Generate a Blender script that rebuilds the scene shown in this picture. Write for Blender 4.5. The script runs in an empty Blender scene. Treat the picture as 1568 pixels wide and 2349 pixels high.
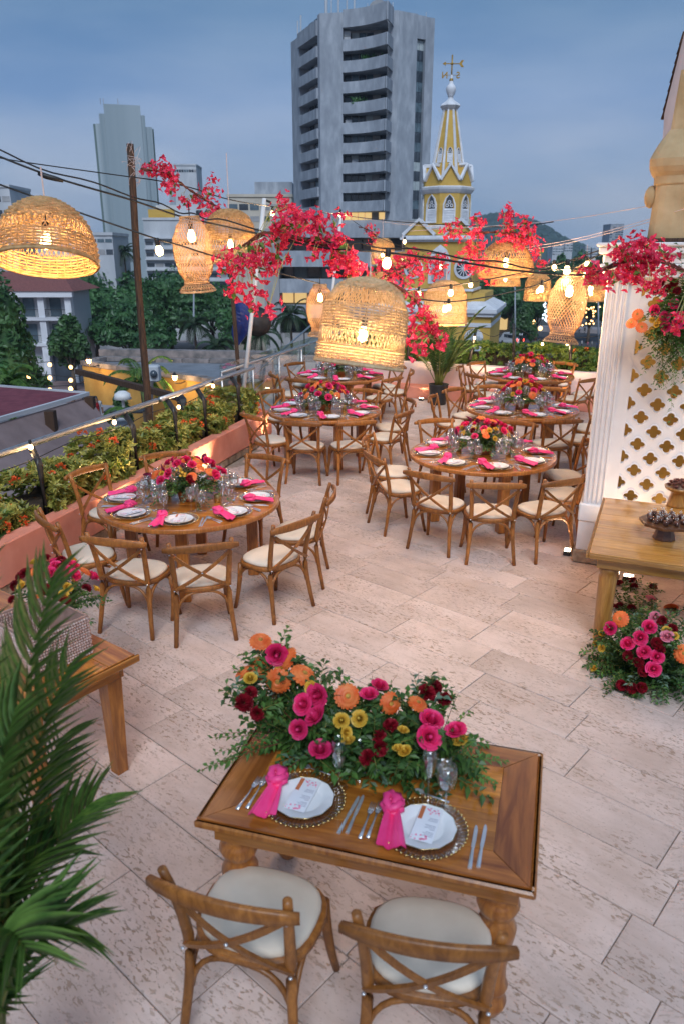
import bpy, math, random
from mathutils import Vector, Matrix
SC = bpy.context.scene
COL = SC.collection
R = random.Random(11)
rad = math.radians
pi = math.pi
# ---------------------------------------------------------------- camera
CAM_H, PITCH = 2.93, rad(18.9)
cam_d = bpy.data.cameras.new('camera')
cam = bpy.data.objects.new('camera', cam_d)
COL.objects.link(cam)
cam.location = (0, 0, CAM_H)
cam.rotation_euler = (pi / 2 - PITCH, 0, 0)
cam_d.sensor_fit = 'VERTICAL'
cam_d.sensor_height = 36
cam_d.lens = 1720 / 2349 * 36
cam_d.clip_start = 0.05
cam_d.clip_end = 20000
cam_d.dof.use_dof = True
cam_d.dof.focus_distance = 8.0
cam_d.dof.aperture_fstop = 2.8
SC.camera = cam
# ---------------------------------------------------------------- sky
SUN_EL, SUN_AZ = rad(46), rad(178)          # direction the soft dusk light comes from (behind the camera, a little right)
w = bpy.data.worlds.new('World')
SC.world = w
w.use_nodes = True
nt = w.node_tree
nt.nodes.clear()
def N(t, **k):
    n = nt.nodes.new(t)
    for a, b in k.items():
        setattr(n, a, b)
    return n
sky = N('ShaderNodeTexSky', sky_type='NISHITA', sun_disc=False, sun_elevation=rad(3), sun_rotation=rad(178),
        air_density=1.0, dust_density=0.6, ozone_density=4.0)
co = N('ShaderNodeTexCoord')
sep = N('ShaderNodeSeparateXYZ')
nt.links.new(co.outputs['Generated'], sep.inputs[0])
grad = N('ShaderNodeValToRGB')              # the even dusk overcast: pale lavender low down, deeper blue high up
cr = grad.color_ramp
cr.elements[0].position = 0.0
cr.elements[0].color = (0.205, 0.262, 0.365, 1)
cr.elements[1].position = 0.62
cr.elements[1].color = (0.07, 0.13, 0.225, 1)
for p, c in ((0.07, (0.202, 0.256, 0.362, 1)), (0.12, (0.188, 0.243, 0.355, 1)), (0.17, (0.138, 0.202, 0.33, 1)), (0.26, (0.09, 0.156, 0.26, 1))):
    e = cr.elements.new(p)
    e.color = c
nt.links.new(sep.outputs['Z'], grad.inputs[0])
mp = N('ShaderNodeMapping')
mp.inputs['Scale'].default_value = (1.3, 1.3, 5.5)
nt.links.new(co.outputs['Generated'], mp.inputs[0])
nz = N('ShaderNodeTexNoise')
nz.inputs['Scale'].default_value = 1.7
nz.inputs['Detail'].default_value = 7
nz.inputs['Roughness'].default_value = 0.52
nt.links.new(mp.outputs[0], nz.inputs['Vector'])
cl = N('ShaderNodeValToRGB')
cl.color_ramp.elements[0].position = 0.40
cl.color_ramp.elements[0].color = (0.76, 0.86, 0.94, 1)
cl.color_ramp.elements[1].position = 0.64
cl.color_ramp.elements[1].color = (1.24, 1.15, 1.07, 1)
nt.links.new(nz.outputs['Fac'], cl.inputs[0])
mul = N('ShaderNodeMixRGB', blend_type='MULTIPLY')
mul.inputs[0].default_value = 1
nt.links.new(grad.outputs[0], mul.inputs[1])
nt.links.new(cl.outputs[0], mul.inputs[2])
skm = N('ShaderNodeMixRGB', blend_type='MULTIPLY')
skm.inputs[0].default_value = 1
skm.inputs[2].default_value = (0.1, 0.1, 0.1, 1)
nt.links.new(sky.outputs[0], skm.inputs[1])
mix = N('ShaderNodeMixRGB')
mix.inputs[0].default_value = 0.86          # cloud cover over the clear dusk sky
nt.links.new(skm.outputs[0], mix.inputs[1])
nt.links.new(mul.outputs[0], mix.inputs[2])
bg = N('ShaderNodeBackground')
bg.inputs['Strength'].default_value = 1.12
nt.links.new(mix.outputs[0], bg.inputs[0])
ow = N('ShaderNodeOutputWorld')
nt.links.new(bg.outputs[0], ow.inputs[0])
# ---------------------------------------------------------------- soft dusk light
sd = bpy.data.lights.new('sun', 'SUN')
sd.energy = 1.5
sd.angle = rad(26)
sd.color = (0.82, 0.90, 1.0)
sun = bpy.data.objects.new('sun', sd)
COL.objects.link(sun)
sdir = Vector((math.sin(SUN_AZ - pi) * -1 * math.cos(SUN_EL), math.cos(SUN_AZ) * math.cos(SUN_EL), math.sin(SUN_EL)))
sun.rotation_euler = sdir.to_track_quat('Z', 'Y').to_euler()
SC.view_settings.view_transform = 'Standard'
SC.view_settings.look = 'None'
SC.view_settings.exposure = 0.76
SC.view_settings.gamma = 1.0
SC.cycles.use_denoising = True
SC.cycles.max_bounces = 4
SC.cycles.transparent_max_bounces = 10
SC.cycles.sample_clamp_indirect = 6
SC.cycles.caustics_reflective = False
SC.cycles.caustics_refractive = False
# ---------------------------------------------------------------- measuring helpers (photo pixels at 1568 x 2349)
F_, C_, S_ = 1720.0, math.cos(PITCH), math.sin(PITCH)
def ray(px, py):
    r, d = (px - 784) / F_, (py - 1174.5) / F_
    return Vector((r, C_ - d * S_, -S_ - d * C_))
def at(px, py, z):
    v = ray(px, py)
    t = (z - CAM_H) / v.z
    return Vector((v.x * t, v.y * t, z))
def dep(px, py, t):
    return Vector((0, 0, CAM_H)) + ray(px, py) * t
def atY(px, py, Y):
    v = ray(px, py)
    return Vector((0, 0, CAM_H)) + v * (Y / v.y)
def onplane(px, py, P, D):
    v = ray(px, py)
    nx, ny = -D[1], D[0]
    t = (P[0] * nx + P[1] * ny) / (v.x * nx + v.y * ny)
    return Vector((0, 0, CAM_H)) + v * t
def zy(py, Y):
    return atY(784, py, Y).z
# ---------------------------------------------------------------- mesh builder
class MB:
    def __init__(s):
        s.v, s.f = [], []
    def add(s, vs, fs, M=None):
        b = len(s.v)
        s.v += [tuple(M @ Vector(p)) for p in vs] if M is not None else [tuple(p) for p in vs]
        s.f += [tuple(b + i for i in q) for q in fs]
        return s
    def box(s, x0, x1, y0, y1, z0, z1, M=None):
        return s.add([(x0, y0, z0), (x1, y0, z0), (x1, y1, z0), (x0, y1, z0), (x0, y0, z1), (x1, y0, z1), (x1, y1, z1), (x0, y1, z1)],
                     [(0, 3, 2, 1), (4, 5, 6, 7), (0, 1, 5, 4), (1, 2, 6, 5), (2, 3, 7, 6), (3, 0, 4, 7)], M)
    def cbox(s, x0, x1, y0, y1, z0, z1, c=0.006, M=None):
        c = min(c, (x1 - x0) / 3, (y1 - y0) / 3, (z1 - z0) / 3)
        # octagon-in-plan rings: chamfered top and bottom and corners
        def ring(i, z):
            a, b, d, e = x0 + i, x1 - i, y0 + i, y1 - i
            return [(a + c, d, z), (b - c, d, z), (b, d + c, z), (b, e - c, z), (b - c, e, z), (a + c, e, z), (a, e - c, z), (a, d + c, z)]
        vs = ring(c, z0) + ring(0, z0 + c) + ring(0, z1 - c) + ring(c, z1)
        fs = [tuple(range(7, -1, -1)), tuple(range(24, 32))]
        for k in range(3):
            for i in range(8):
                j = (i + 1) % 8
                fs.append((k * 8 + i, k * 8 + j, k * 8 + 8 + j, k * 8 + 8 + i))
        return s.add(vs, fs, M)
    def prism(s, poly, z0, z1, M=None):
        n = len(poly)
        vs = [(p[0], p[1], z0) for p in poly] + [(p[0], p[1], z1) for p in poly]
        fs = [tuple(range(n - 1, -1, -1)), tuple(range(n, 2 * n))]
        fs += [(i, (i + 1) % n, n + (i + 1) % n, n + i) for i in range(n)]
        return s.add(vs, fs, M)
    def lathe(s, prof, n=16, M=None, cap=True, a0=0.0):
        vs, fs = [], []
        for r, z in prof:
            for i in range(n):
                a = a0 + 2 * pi * i / n
                vs.append((r * math.cos(a), r * math.sin(a), z))
        for k in range(len(prof) - 1):
            for i in range(n):
                j = (i + 1) % n
                fs.append((k * n + i, k * n + j, (k + 1) * n + j, (k + 1) * n + i))
        if cap:
            fs.append(tuple(range(n - 1, -1, -1)))
            fs.append(tuple(range((len(prof) - 1) * n, len(prof) * n)))
        return s.add(vs, fs, M)
    def tube(s, path, r, n=6, flat=1.0, closed=False, up=(0, 0, 1), M=None, cap=True):
        P = [Vector(p) for p in path]
        m = len(P)
        vs, fs = [], []
        upv = Vector(up)
        for i, p in enumerate(P):
            t = (P[(i + 1) % m] - P[i - 1]) if closed else (P[min(i + 1, m - 1)] - P[max(i - 1, 0)])
            if t.length < 1e-9:
                t = Vector((0, 0, 1))
            t.normalize()
            a = t.cross(upv)
            if a.length < 1e-3:
                a = t.cross(Vector((0, 1, 0)))
                if a.length < 1e-3:
                    a = t.cross(Vector((1, 0, 0)))
            a.normalize()
            b = a.cross(t)
            rr = r[i] if isinstance(r, (list, tuple)) else r
            for k in range(n):
                q = 2 * pi * (k + 0.5) / n
                vs.append(p + a * (rr * math.cos(q)) + b * (rr * flat * math.sin(q)))
        for i in range(m if closed else m - 1):
            for k in range(n):
                l = (k + 1) % n
                i2 = (i + 1) % m
                fs.append((i * n + k, i * n + l, i2 * n + l, i2 * n + k))
        if cap and not closed:
            fs.append(tuple(range(n - 1, -1, -1)))
            fs.append(tuple(range((m - 1) * n, m * n)))
        return s.add(vs, fs, M)
    def ball(s, c, r, n=8, m=5, sz=1.0, M=None):
        prof = [(r * math.sin(pi * k / m), -r * sz * math.cos(pi * k / m)) for k in range(m + 1)]
        prof[0] = (r * 0.02, prof[0][1])
        prof[-1] = (r * 0.02, prof[-1][1])
        T = Matrix.Translation(Vector(c))
        return s.lathe(prof, n, (M @ T) if M is not None else T)
    def mesh(s, name, mat, smooth=False):
        me = bpy.data.meshes.new(name)
        me.from_pydata(s.v, [], s.f)
        if smooth:
            me.shade_smooth()
        if mat is not None:
            me.materials.append(mat)
        return me
    def obj(s, name, mat, parent=None, smooth=False, loc=None, rz=None):
        return link(name, s.mesh(name, mat, smooth), parent, loc, rz)
def link(name, data, parent=None, loc=None, rz=None, rot=None, scale=None):
    o = bpy.data.objects.new(name, data)
    COL.objects.link(o)
    if parent is not None:
        o.parent = parent
    if loc is not None:
        o.location = loc
    if rz is not None:
        o.rotation_euler = (0, 0, rz)
    if rot is not None:
        o.rotation_euler = rot
    if scale is not None:
        o.scale = (scale,) * 3 if isinstance(scale, (int, float)) else scale
    return o
def tag(o, label, cat=None, group=None):
    o['label'] = label
    if cat:
        o['category'] = cat
        o['kind'] = 'thing'
    if group:
        o['group'] = group
    return o
def thing(name, label, cat, loc=(0, 0, 0), rz=0.0, group=None):
    return tag(link(name, None, None, loc, rz), label, cat, group)
def struct(o, kind='structure'):
    o['kind'] = kind
    return o
def copy_tree(o, parent=None):
    c = o.copy()
    COL.objects.link(c)
    c.parent = parent
    for ch in list(KIDS.get(o.name, ())):
        copy_tree(ch, c)
    return c
KIDS = {}
def remember(root):
    """note the children of a finished prototype so that copies are quick"""
    todo = [root]
    while todo:
        o = todo.pop()
        KIDS[o.name] = list(o.children)
        todo += KIDS[o.name]
_ub = {}
def ubox(name, mat, parent, x0, x1, y0, y1, z0, z1):
    """a plain block as its own object, sharing one mesh per material"""
    if mat.name not in _ub:
        _ub[mat.name] = MB().box(-.5, .5, -.5, .5, -.5, .5).mesh('block_' + mat.name, mat)
    return link(name, _ub[mat.name], parent, ((x0 + x1) / 2, (y0 + y1) / 2, (z0 + z1) / 2), None, None,
                (max(abs(x1 - x0), 1e-4), max(abs(y1 - y0), 1e-4), max(abs(z1 - z0), 1e-4)))
def TRS(loc=(0, 0, 0), rz=0.0, rx=0.0, ry=0.0, s=1.0):
    return Matrix.Translation(Vector(loc)) @ Matrix.Rotation(rz, 4, 'Z') @ Matrix.Rotation(ry, 4, 'Y') @ Matrix.Rotation(rx, 4, 'X') @ Matrix.Scale(s, 4)
def aim(loc, d, s=1.0, spin=0.0):
    q = Vector(d).to_track_quat('Z', 'Y').to_matrix().to_4x4()
    return Matrix.Translation(Vector(loc)) @ q @ Matrix.Rotation(spin, 4, 'Z') @ Matrix.Scale(s, 4)
# ---------------------------------------------------------------- materials
def newmat(name):
    m = bpy.data.materials.new(name)
    m.use_nodes = True
    t = m.node_tree
    return m, t, t.nodes['Principled BSDF'], t.nodes['Material Output']
def coords(t, scale, stretch=(1, 1, 1), rnd=True, kind='Object'):
    tc = t.nodes.new('ShaderNodeTexCoord')
    mp = t.nodes.new('ShaderNodeMapping')
    mp.inputs['Scale'].default_value = tuple(scale * k for k in stretch)
    src = tc.outputs[kind]
    if rnd:
        oi = t.nodes.new('ShaderNodeObjectInfo')
        ad = t.nodes.new('ShaderNodeVectorMath')
        ad.operation = 'ADD'
        sc = t.nodes.new('ShaderNodeVectorMath')
        sc.operation = 'SCALE'
        sc.inputs[0].default_value = (17, 31, 23)
        t.links.new(oi.outputs['Random'], sc.inputs['Scale'])
        t.links.new(src, ad.inputs[0])
        t.links.new(sc.outputs[0], ad.inputs[1])
        src = ad.outputs[0]
    t.links.new(src, mp.inputs[0])
    return mp.outputs[0]
def noise(t, vec, detail=4, rough=0.55, scale=1.0, dist=0.0):
    n = t.nodes.new('ShaderNodeTexNoise')
    n.inputs['Scale'].default_value = scale
    n.inputs['Detail'].default_value = detail
    n.inputs['Roughness'].default_value = rough
    n.inputs['Distortion'].default_value = dist
    t.links.new(vec, n.inputs['Vector'])
    return n.outputs['Fac']
def ramp(t, fac, stops):
    r = t.nodes.new('ShaderNodeValToRGB')
    e = r.color_ramp.elements
    e[0].position, e[0].color = stops[0][0], (*stops[0][1], 1)
    e[1].position, e[1].color = stops[-1][0], (*stops[-1][1], 1)
    for p, c in stops[1:-1]:
        x = e.new(p)
        x.color = (*c, 1)
    t.links.new(fac, r.inputs[0])
    return r.outputs[0]
def mixc(t, fac, a, b, mode='MIX'):
    m = t.nodes.new('ShaderNodeMixRGB')
    m.blend_type = mode
    for i, v in enumerate((fac, a, b)):
        if hasattr(v, 'is_output'):
            t.links.new(v, m.inputs[i])
        else:
            m.inputs[i].default_value = v if i == 0 else (*v, 1)
    return m.outputs[0]
def bump(t, b, h, strength, dist=0.01):
    n = t.nodes.new('ShaderNodeBump')
    n.inputs['Strength'].default_value = strength
    n.inputs['Distance'].default_value = dist
    t.links.new(h, n.inputs['Height'])
    t.links.new(n.outputs[0], b.inputs['Normal'])
def vary(t, col, amt):
    """each object a little lighter or darker"""
    oi = t.nodes.new('ShaderNodeObjectInfo')
    h = t.nodes.new('ShaderNodeHueSaturation')
    m = t.nodes.new('ShaderNodeMapRange')
    m.inputs['To Min'].default_value = 1 - amt
    m.inputs['To Max'].default_value = 1 + amt
    t.links.new(oi.outputs['Random'], m.inputs['Value'])
    t.links.new(m.outputs[0], h.inputs['Value'])
    t.links.new(col, h.inputs['Color'])
    return h.outputs[0]
def pm(name, c1, c2, scale=6, rough=0.6, stretch=(1, 1, 1), detail=5, var=0.0, bmp=0.0, bd=0.01, metal=0.0, spec=None, p0=0.3, p1=0.7, translucent=0.0, dist=0.0, mid=None, kind='Object', rnd=True):
    m, t, b, out = newmat(name)
    f = noise(t, coords(t, scale, stretch, rnd, kind), detail, dist=dist)
    c = ramp(t, f, [(p0, c1)] + ([(0.5 * (p0 + p1), mid)] if mid else []) + [(p1, c2)])
    if var:
        c = vary(t, c, var)
    t.links.new(c, b.inputs['Base Color'])
    b.inputs['Roughness'].default_value = rough
    b.inputs['Metallic'].default_value = metal
    if spec is not None:
        b.inputs['Specular IOR Level'].default_value = spec
    if bmp:
        bump(t, b, f, bmp, bd)
    if translucent:
        tr = t.nodes.new('ShaderNodeBsdfTranslucent')
        t.links.new(c, tr.inputs[0])
        mx = t.nodes.new('ShaderNodeMixShader')
        mx.inputs[0].default_value = translucent
        t.links.new(b.outputs[0], mx.inputs[1])
        t.links.new(tr.outputs[0], mx.inputs[2])
        t.links.new(mx.outputs[0], out.inputs[0])
    return m
def emit(name, col, strength):
    m, t, b, out = newmat(name)
    b.inputs['Base Color'].default_value = (*col, 1)
    b.inputs['Emission Color'].default_value = (*col, 1)
    b.inputs['Emission Strength'].default_value = strength
    return m
def glassy(name, tint=(0.95, 0.97, 0.97), gloss=0.12, rough=0.03):
    m, t, b, out = newmat(name)
    t.nodes.remove(b)
    tr = t.nodes.new('ShaderNodeBsdfTransparent')
    tr.inputs[0].default_value = (*tint, 1)
    gl = t.nodes.new('ShaderNodeBsdfGlossy')
    gl.inputs['Roughness'].default_value = rough
    gl.inputs['Color'].default_value = (1, 1, 1, 1)
    lw = t.nodes.new('ShaderNodeLayerWeight')
    lw.inputs[0].default_value = 0.35
    mr = t.nodes.new('ShaderNodeMapRange')
    mr.inputs['To Min'].default_value = gloss * 0.5
    mr.inputs['To Max'].default_value = min(0.9, gloss * 5)
    t.links.new(lw.outputs['Facing'], mr.inputs['Value'])
    mx = t.nodes.new('ShaderNodeMixShader')
    t.links.new(mr.outputs[0], mx.inputs[0])
    t.links.new(tr.outputs[0], mx.inputs[1])
    t.links.new(gl.outputs[0], mx.inputs[2])
    t.links.new(mx.outputs[0], out.inputs[0])
    return m
def wood(name, dark, light, scale=5, rough=0.42, var=0.14, grain=(9, 9, 1.0), coat=0.0):
    m, t, b, out = newmat(name)
    v = coords(t, scale, grain)
    f = noise(t, v, 6, 0.6, dist=1.2)
    f2 = noise(t, coords(t, scale * 6, grain), 3)
    c = ramp(t, f, [(0.28, dark), (0.5, tuple((a + k) / 2 for a, k in zip(dark, light))), (0.7, light)])
    c = mixc(t, 0.35, c, ramp(t, f2, [(0.3, (0.72, 0.68, 0.64)), (0.62, (1.1, 1.08, 1.05))]), 'MULTIPLY')
    c = vary(t, c, var)
    t.links.new(c, b.inputs['Base Color'])
    b.inputs['Roughness'].default_value = rough
    if coat:
        b.inputs['Coat Weight'].default_value = coat
        b.inputs['Coat Roughness'].default_value = 0.15
    bump(t, b, f2, 0.25, 0.003)
    return m
MT = {}
MT['chair_wood'] = wood('chair_wood', (0.165, 0.054, 0.010), (0.38, 0.148, 0.032), 5, 0.42, 0.22, (6, 6, 2))
MT['table_wood_x'] = wood('table_wood_x', (0.25, 0.068, 0.010), (0.60, 0.235, 0.038), 3, 0.26, 0.34, (0.6, 7, 7), 0.6)
MT['table_wood_y'] = wood('table_wood_y', (0.25, 0.068, 0.010), (0.60, 0.235, 0.038), 3, 0.26, 0.34, (7, 0.6, 7), 0.6)
MT['border_x'] = wood('border_wood_x', (0.14, 0.035, 0.007), (0.46, 0.16, 0.03), 3, 0.24, 0.25, (0.6, 6, 6), 0.6)
MT['border_y'] = wood('border_wood_y', (0.14, 0.035, 0.007), (0.42, 0.14, 0.028), 3, 0.24, 0.25, (6, 0.6, 6), 0.6)
MT['table_wood_z'] = wood('table_wood_z', (0.20, 0.056, 0.010), (0.49, 0.185, 0.034), 3, 0.34, 0.16, (9, 9, 1), 0.3)
MT['light_wood_x'] = wood('light_wood_x', (0.30, 0.125, 0.025), (0.60, 0.31, 0.075), 3, 0.24, 0.16, (0.5, 5, 5), 0.6)
MT['light_wood_z'] = wood('light_wood_z', (0.26, 0.105, 0.022), (0.5, 0.25, 0.06), 3, 0.32, 0.12, (9, 9, 1), 0.3)
MT['cake_wood'] = wood('cake_wood', (0.05, 0.016, 0.005), (0.16, 0.06, 0.02), 6, 0.35, 0.1, (3, 3, 3), 0.3)
MT['old_wood'] = wood('old_wood', (0.014, 0.008, 0.005), (0.13, 0.065, 0.035), 4, 0.85, 0.2, (12, 12, 1.2))
MT['cushion'] = pm('cushion', (0.64, 0.54, 0.43), (0.76, 0.66, 0.54), 5, 0.75, var=0.05, bmp=0.12)
MT['terracotta'] = pm('terracotta_paint', (0.60, 0.205, 0.135), (0.71, 0.29, 0.205), 3, 0.85, detail=8, bmp=0.25, bd=0.006, p0=0.35, p1=0.66)
MT['pink_wall'] = pm('pink_wash_paint', (0.72, 0.55, 0.50), (0.80, 0.66, 0.61), 2.5, 0.85, bmp=0.2, bd=0.005)
MT['rough_stone'] = pm('rough_stone', (0.16, 0.1, 0.06), (0.5, 0.38, 0.27), 9, 0.95, detail=9, bmp=0.9, bd=0.02, mid=(0.34, 0.24, 0.16))
MT['white_plaster'] = pm('white_plaster', (0.72, 0.68, 0.66), (0.80, 0.765, 0.75), 5, 0.7, detail=5, bmp=0.12, bd=0.005)
MT['ochre'] = pm('ochre_plaster', (0.40, 0.26, 0.12), (0.60, 0.44, 0.25), 3.5, 0.9, detail=9, bmp=0.3, bd=0.01)
MT['ochre_wall'] = pm('dark_ochre_plaster', (0.36, 0.22, 0.05), (0.52, 0.34, 0.09), 4, 0.9, detail=7)
MT['soil'] = pm('soil', (0.02, 0.013, 0.008), (0.07, 0.045, 0.028), 20, 0.95, bmp=0.8, bd=0.03)
MT['steel'] = pm('brushed_steel', (0.5, 0.48, 0.46), (0.72, 0.7, 0.68), 14, 0.42, (1, 1, 8), metal=1.0)
MT['black_metal'] = pm('black_painted_metal', (0.012, 0.011, 0.011), (0.04, 0.036, 0.034), 18, 0.42, bmp=0.2, bd=0.003)
MT['white_paint'] = pm('white_paint', (0.68, 0.66, 0.64), (0.8, 0.78, 0.76), 8, 0.55)
MT['wicker'] = pm('wicker', (0.46, 0.265, 0.10), (0.74, 0.50, 0.235), 26, 0.55, detail=3, var=0.06, translucent=0.3)
MT['wicker_pale'] = pm('pale_wicker', (0.62, 0.42, 0.21), (0.86, 0.66, 0.40), 26, 0.55, detail=3, var=0.06, translucent=0.3)
MT['bamboo'] = pm('split_bamboo', (0.46, 0.26, 0.13), (0.74, 0.5, 0.28), 30, 0.5, detail=3, translucent=0.3)
MT['cable'] = pm('black_cable', (0.008, 0.008, 0.008), (0.02, 0.02, 0.02), 30, 0.5)
MT['string'] = pm('pale_string', (0.6, 0.45, 0.42), (0.75, 0.62, 0.58), 30, 0.8)
MT['bulb'] = emit('lit_bulb', (1.0, 0.66, 0.30), 6)
MT['bulb_hot'] = emit('lit_pendant_bulb', (1.0, 0.66, 0.30), 16)
MT['far_bulb'] = emit('lit_far_bulb', (1.0, 0.56, 0.2), 3.2)
MT['glass'] = glassy('clear_glass')
MT['balustrade_glass'] = glassy('balustrade_glass', (0.86, 0.92, 0.9), 0.07)
MT['cup_glass'] = glassy('thin_cup_glass', (0.96, 0.95, 0.94), 0.04)
MT['charger_glass'] = glassy('moulded_glass', (0.93, 0.9, 0.86), 0.2, 0.08)
MT['gold'] = pm('gold', (0.75, 0.5, 0.17), (0.9, 0.68, 0.3), 12, 0.25, metal=1.0)
MT['china'] = pm('white_china', (0.78, 0.78, 0.79), (0.84, 0.84, 0.85), 8, 0.12)
MT['silver'] = pm('cutlery_steel', (0.6, 0.61, 0.63), (0.85, 0.85, 0.86), 20, 0.25, metal=0.65)
MT['napkin'] = pm('pink_napkin', (0.82, 0.032, 0.18), (0.93, 0.08, 0.28), 8, 0.5, var=0.07, bmp=0.15)
MT['card'] = pm('menu_card', (0.76, 0.76, 0.8), (0.82, 0.82, 0.86), 5, 0.7)
MT['card_band'] = pm('copper_card_band', (0.5, 0.14, 0.05), (0.62, 0.2, 0.09), 9, 0.4)
MT['card_ink'] = pm('grey_print', (0.32, 0.32, 0.38), (0.42, 0.42, 0.48), 9, 0.8)
MT['card_pink'] = pm('pink_print', (0.75, 0.12, 0.28), (0.85, 0.3, 0.4), 60, 0.8)
MT['clay'] = pm('clay_pot', (0.34, 0.12, 0.05), (0.48, 0.2, 0.1), 12, 0.8, bmp=0.2)
MT['gold_vase'] = pm('gold_mercury_glass', (0.3, 0.2, 0.08), (0.75, 0.55, 0.25), 60, 0.3, metal=0.9)
def petal(name, a, b, tr=0.25):
    return pm(name, a, b, 22, 0.5, detail=3, var=0.12, translucent=tr)
MT['rose_pink'] = petal('hot_pink_petal', (0.72, 0.010, 0.10), (0.94, 0.065, 0.26))
MT['rose_pale'] = petal('pale_pink_petal', (0.75, 0.16, 0.27), (0.9, 0.36, 0.45))
MT['rose_yellow'] = petal('yellow_petal', (0.7, 0.4, 0.03), (0.85, 0.58, 0.1))
MT['rose_red'] = petal('dark_red_petal', (0.14, 0.002, 0.008), (0.34, 0.008, 0.022), 0.12)
MT['gerbera'] = petal('orange_petal', (0.84, 0.12, 0.016), (0.96, 0.29, 0.075))
MT['gerbera_eye'] = pm('gerbera_eye', (0.22, 0.07, 0.01), (0.62, 0.36, 0.06), 60, 0.8, bmp=0.6)
MT['calla'] = petal('burgundy_calla', (0.10, 0.004, 0.03), (0.3, 0.02, 0.09), 0.1)
MT['bract'] = petal('bougainvillea_bract', (0.72, 0.012, 0.06), (0.95, 0.075, 0.18), 0.3)
MT['bract_eye'] = pm('bract_eye', (0.8, 0.75, 0.6), (0.9, 0.86, 0.75), 9, 0.7)
MT['vine'] = pm('vine_stem', (0.1, 0.02, 0.015), (0.22, 0.06, 0.03), 20, 0.7)
MT['pale_stem'] = pm('pale_stem', (0.35, 0.32, 0.1), (0.5, 0.46, 0.18), 20, 0.7)
def leafm(name, a, b, sc=2.0, tr=0.25, rough=0.45):
    return pm(name, a, b, sc, rough, detail=4, var=0.12, translucent=tr, p0=0.35, p1=0.65)
MT['leaf_dark'] = leafm('dark_foliage', (0.026, 0.072, 0.016), (0.085, 0.17, 0.036), 9)
MT['leaf_mid'] = leafm('mid_foliage', (0.05, 0.135, 0.026), (0.14, 0.28, 0.06), 9)
MT['leaf_grey'] = leafm('eucalyptus', (0.09, 0.17, 0.10), (0.18, 0.27, 0.18), 9)
MT['leaf_bright'] = leafm('bright_foliage', (0.07, 0.16, 0.02), (0.15, 0.28, 0.05), 9)
MT['hedge_leaf'] = leafm('golden_hedge_leaf', (0.16, 0.20, 0.03), (0.62, 0.57, 0.14), 6.0)
MT['hedge_dark'] = leafm('green_hedge_leaf', (0.06, 0.12, 0.016), (0.2, 0.28, 0.045), 5.0)
MT['ixora'] = petal('ixora_flower', (0.75, 0.08, 0.02), (0.85, 0.2, 0.05))
MT['palm'] = leafm('palm_leaflet', (0.04, 0.12, 0.022), (0.17, 0.30, 0.06), 7, 0.3, 0.45)
MT['palm_stem'] = pm('palm_rachis', (0.12, 0.16, 0.03), (0.28, 0.26, 0.06), 12, 0.5)
MT['tree_leaf'] = leafm('tree_leaf', (0.022, 0.08, 0.028), (0.085, 0.21, 0.065), 0.55, 0.2)
MT['tree_leaf_pale'] = leafm('paler_tree_leaf', (0.025, 0.075, 0.022), (0.09, 0.19, 0.055), 0.55, 0.2)
MT['far_palm_leaf'] = leafm('far_palm_leaf', (0.02, 0.05, 0.022), (0.06, 0.12, 0.05), 0.6, 0.2)
MT['bark'] = pm('bark', (0.05, 0.035, 0.025), (0.14, 0.1, 0.075), 5, 0.95, (3, 3, 0.6), bmp=0.6, bd=0.05)
MT['black_pot'] = pm('black_plastic_pot', (0.012, 0.012, 0.014), (0.03, 0.03, 0.034), 9, 0.5)
# ================================================================ terrace
WL, WD = Vector((-2.766, 6.99, 0)), Vector((0.289, 0.957, 0)).normalized()      # inner face of the planter on the street side
WN = Vector((-WD.y, WD.x, 0))                                                    # outward
RL, RD = Vector((1.266, 16.3, 0)), Vector((0.906, -0.423, 0)).normalized()       # face of the rear planter
RN = Vector((-RD.y, RD.x, 0))
LO, LA = Vector((2.395, 7.059, 0)), rad(-23)                                     # foot of the white pillar, run of the lattice screen
LU = Vector((math.cos(LA), math.sin(LA), 0))
def side(p, P, n):
    return (p - P).dot(n)
# floor
def travertine():
    m, t, b, out = newmat('travertine')
    v = coords(t, 1.0)
    pit = noise(t, coords(t, 44, (0.6, 1.4, 1)), 3, 0.55, dist=0.4)
    vein = noise(t, coords(t, 9, (0.35, 1.6, 1)), 6, 0.62, dist=0.8)
    big = noise(t, coords(t, 2.4, (1, 1, 1)), 4)
    c = ramp(t, big, [(0.32, (0.55, 0.43, 0.375)), (0.66, (0.69, 0.555, 0.50))])
    c = mixc(t, 0.25, c, ramp(t, vein, [(0.34, (0.68, 0.58, 0.48)), (0.56, (1.05, 1.03, 1.0))]), 'MULTIPLY')
    # clusters of open pores, denser where the vein noise is low
    dense = ramp(t, noise(t, coords(t, 3.2, (0.6, 1.3, 1)), 3), [(0.42, (1, 1, 1)), (0.60, (0.08, 0.08, 0.08))])
    pm_ = ramp(t, pit, [(0.40, (1, 1, 1)), (0.445, (0, 0, 0))])
    k = mixc(t, 1.0, pm_, dense, 'MULTIPLY')
    c = mixc(t, k, c, (0.37, 0.265, 0.20))
    fine = noise(t, coords(t, 75, (0.8, 1.3, 1)), 2, 0.5)
    c = mixc(t, ramp(t, fine, [(0.30, (0.5, 0.5, 0.5)), (0.36, (0, 0, 0))]), c, (0.28, 0.185, 0.13))
    c = vary(t, c, 0.10)
    t.links.new(c, b.inputs['Base Color'])
    b.inputs['Roughness'].default_value = 0.5
    inv = t.nodes.new('ShaderNodeInvert')
    t.links.new(k, inv.inputs['Color'])
    bump(t, b, inv.outputs[0], 0.45, 0.006)
    return m
MT['travertine'] = travertine()
MT['grout'] = pm('grout', (0.26, 0.19, 0.145), (0.42, 0.33, 0.26), 20, 0.9)
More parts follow.
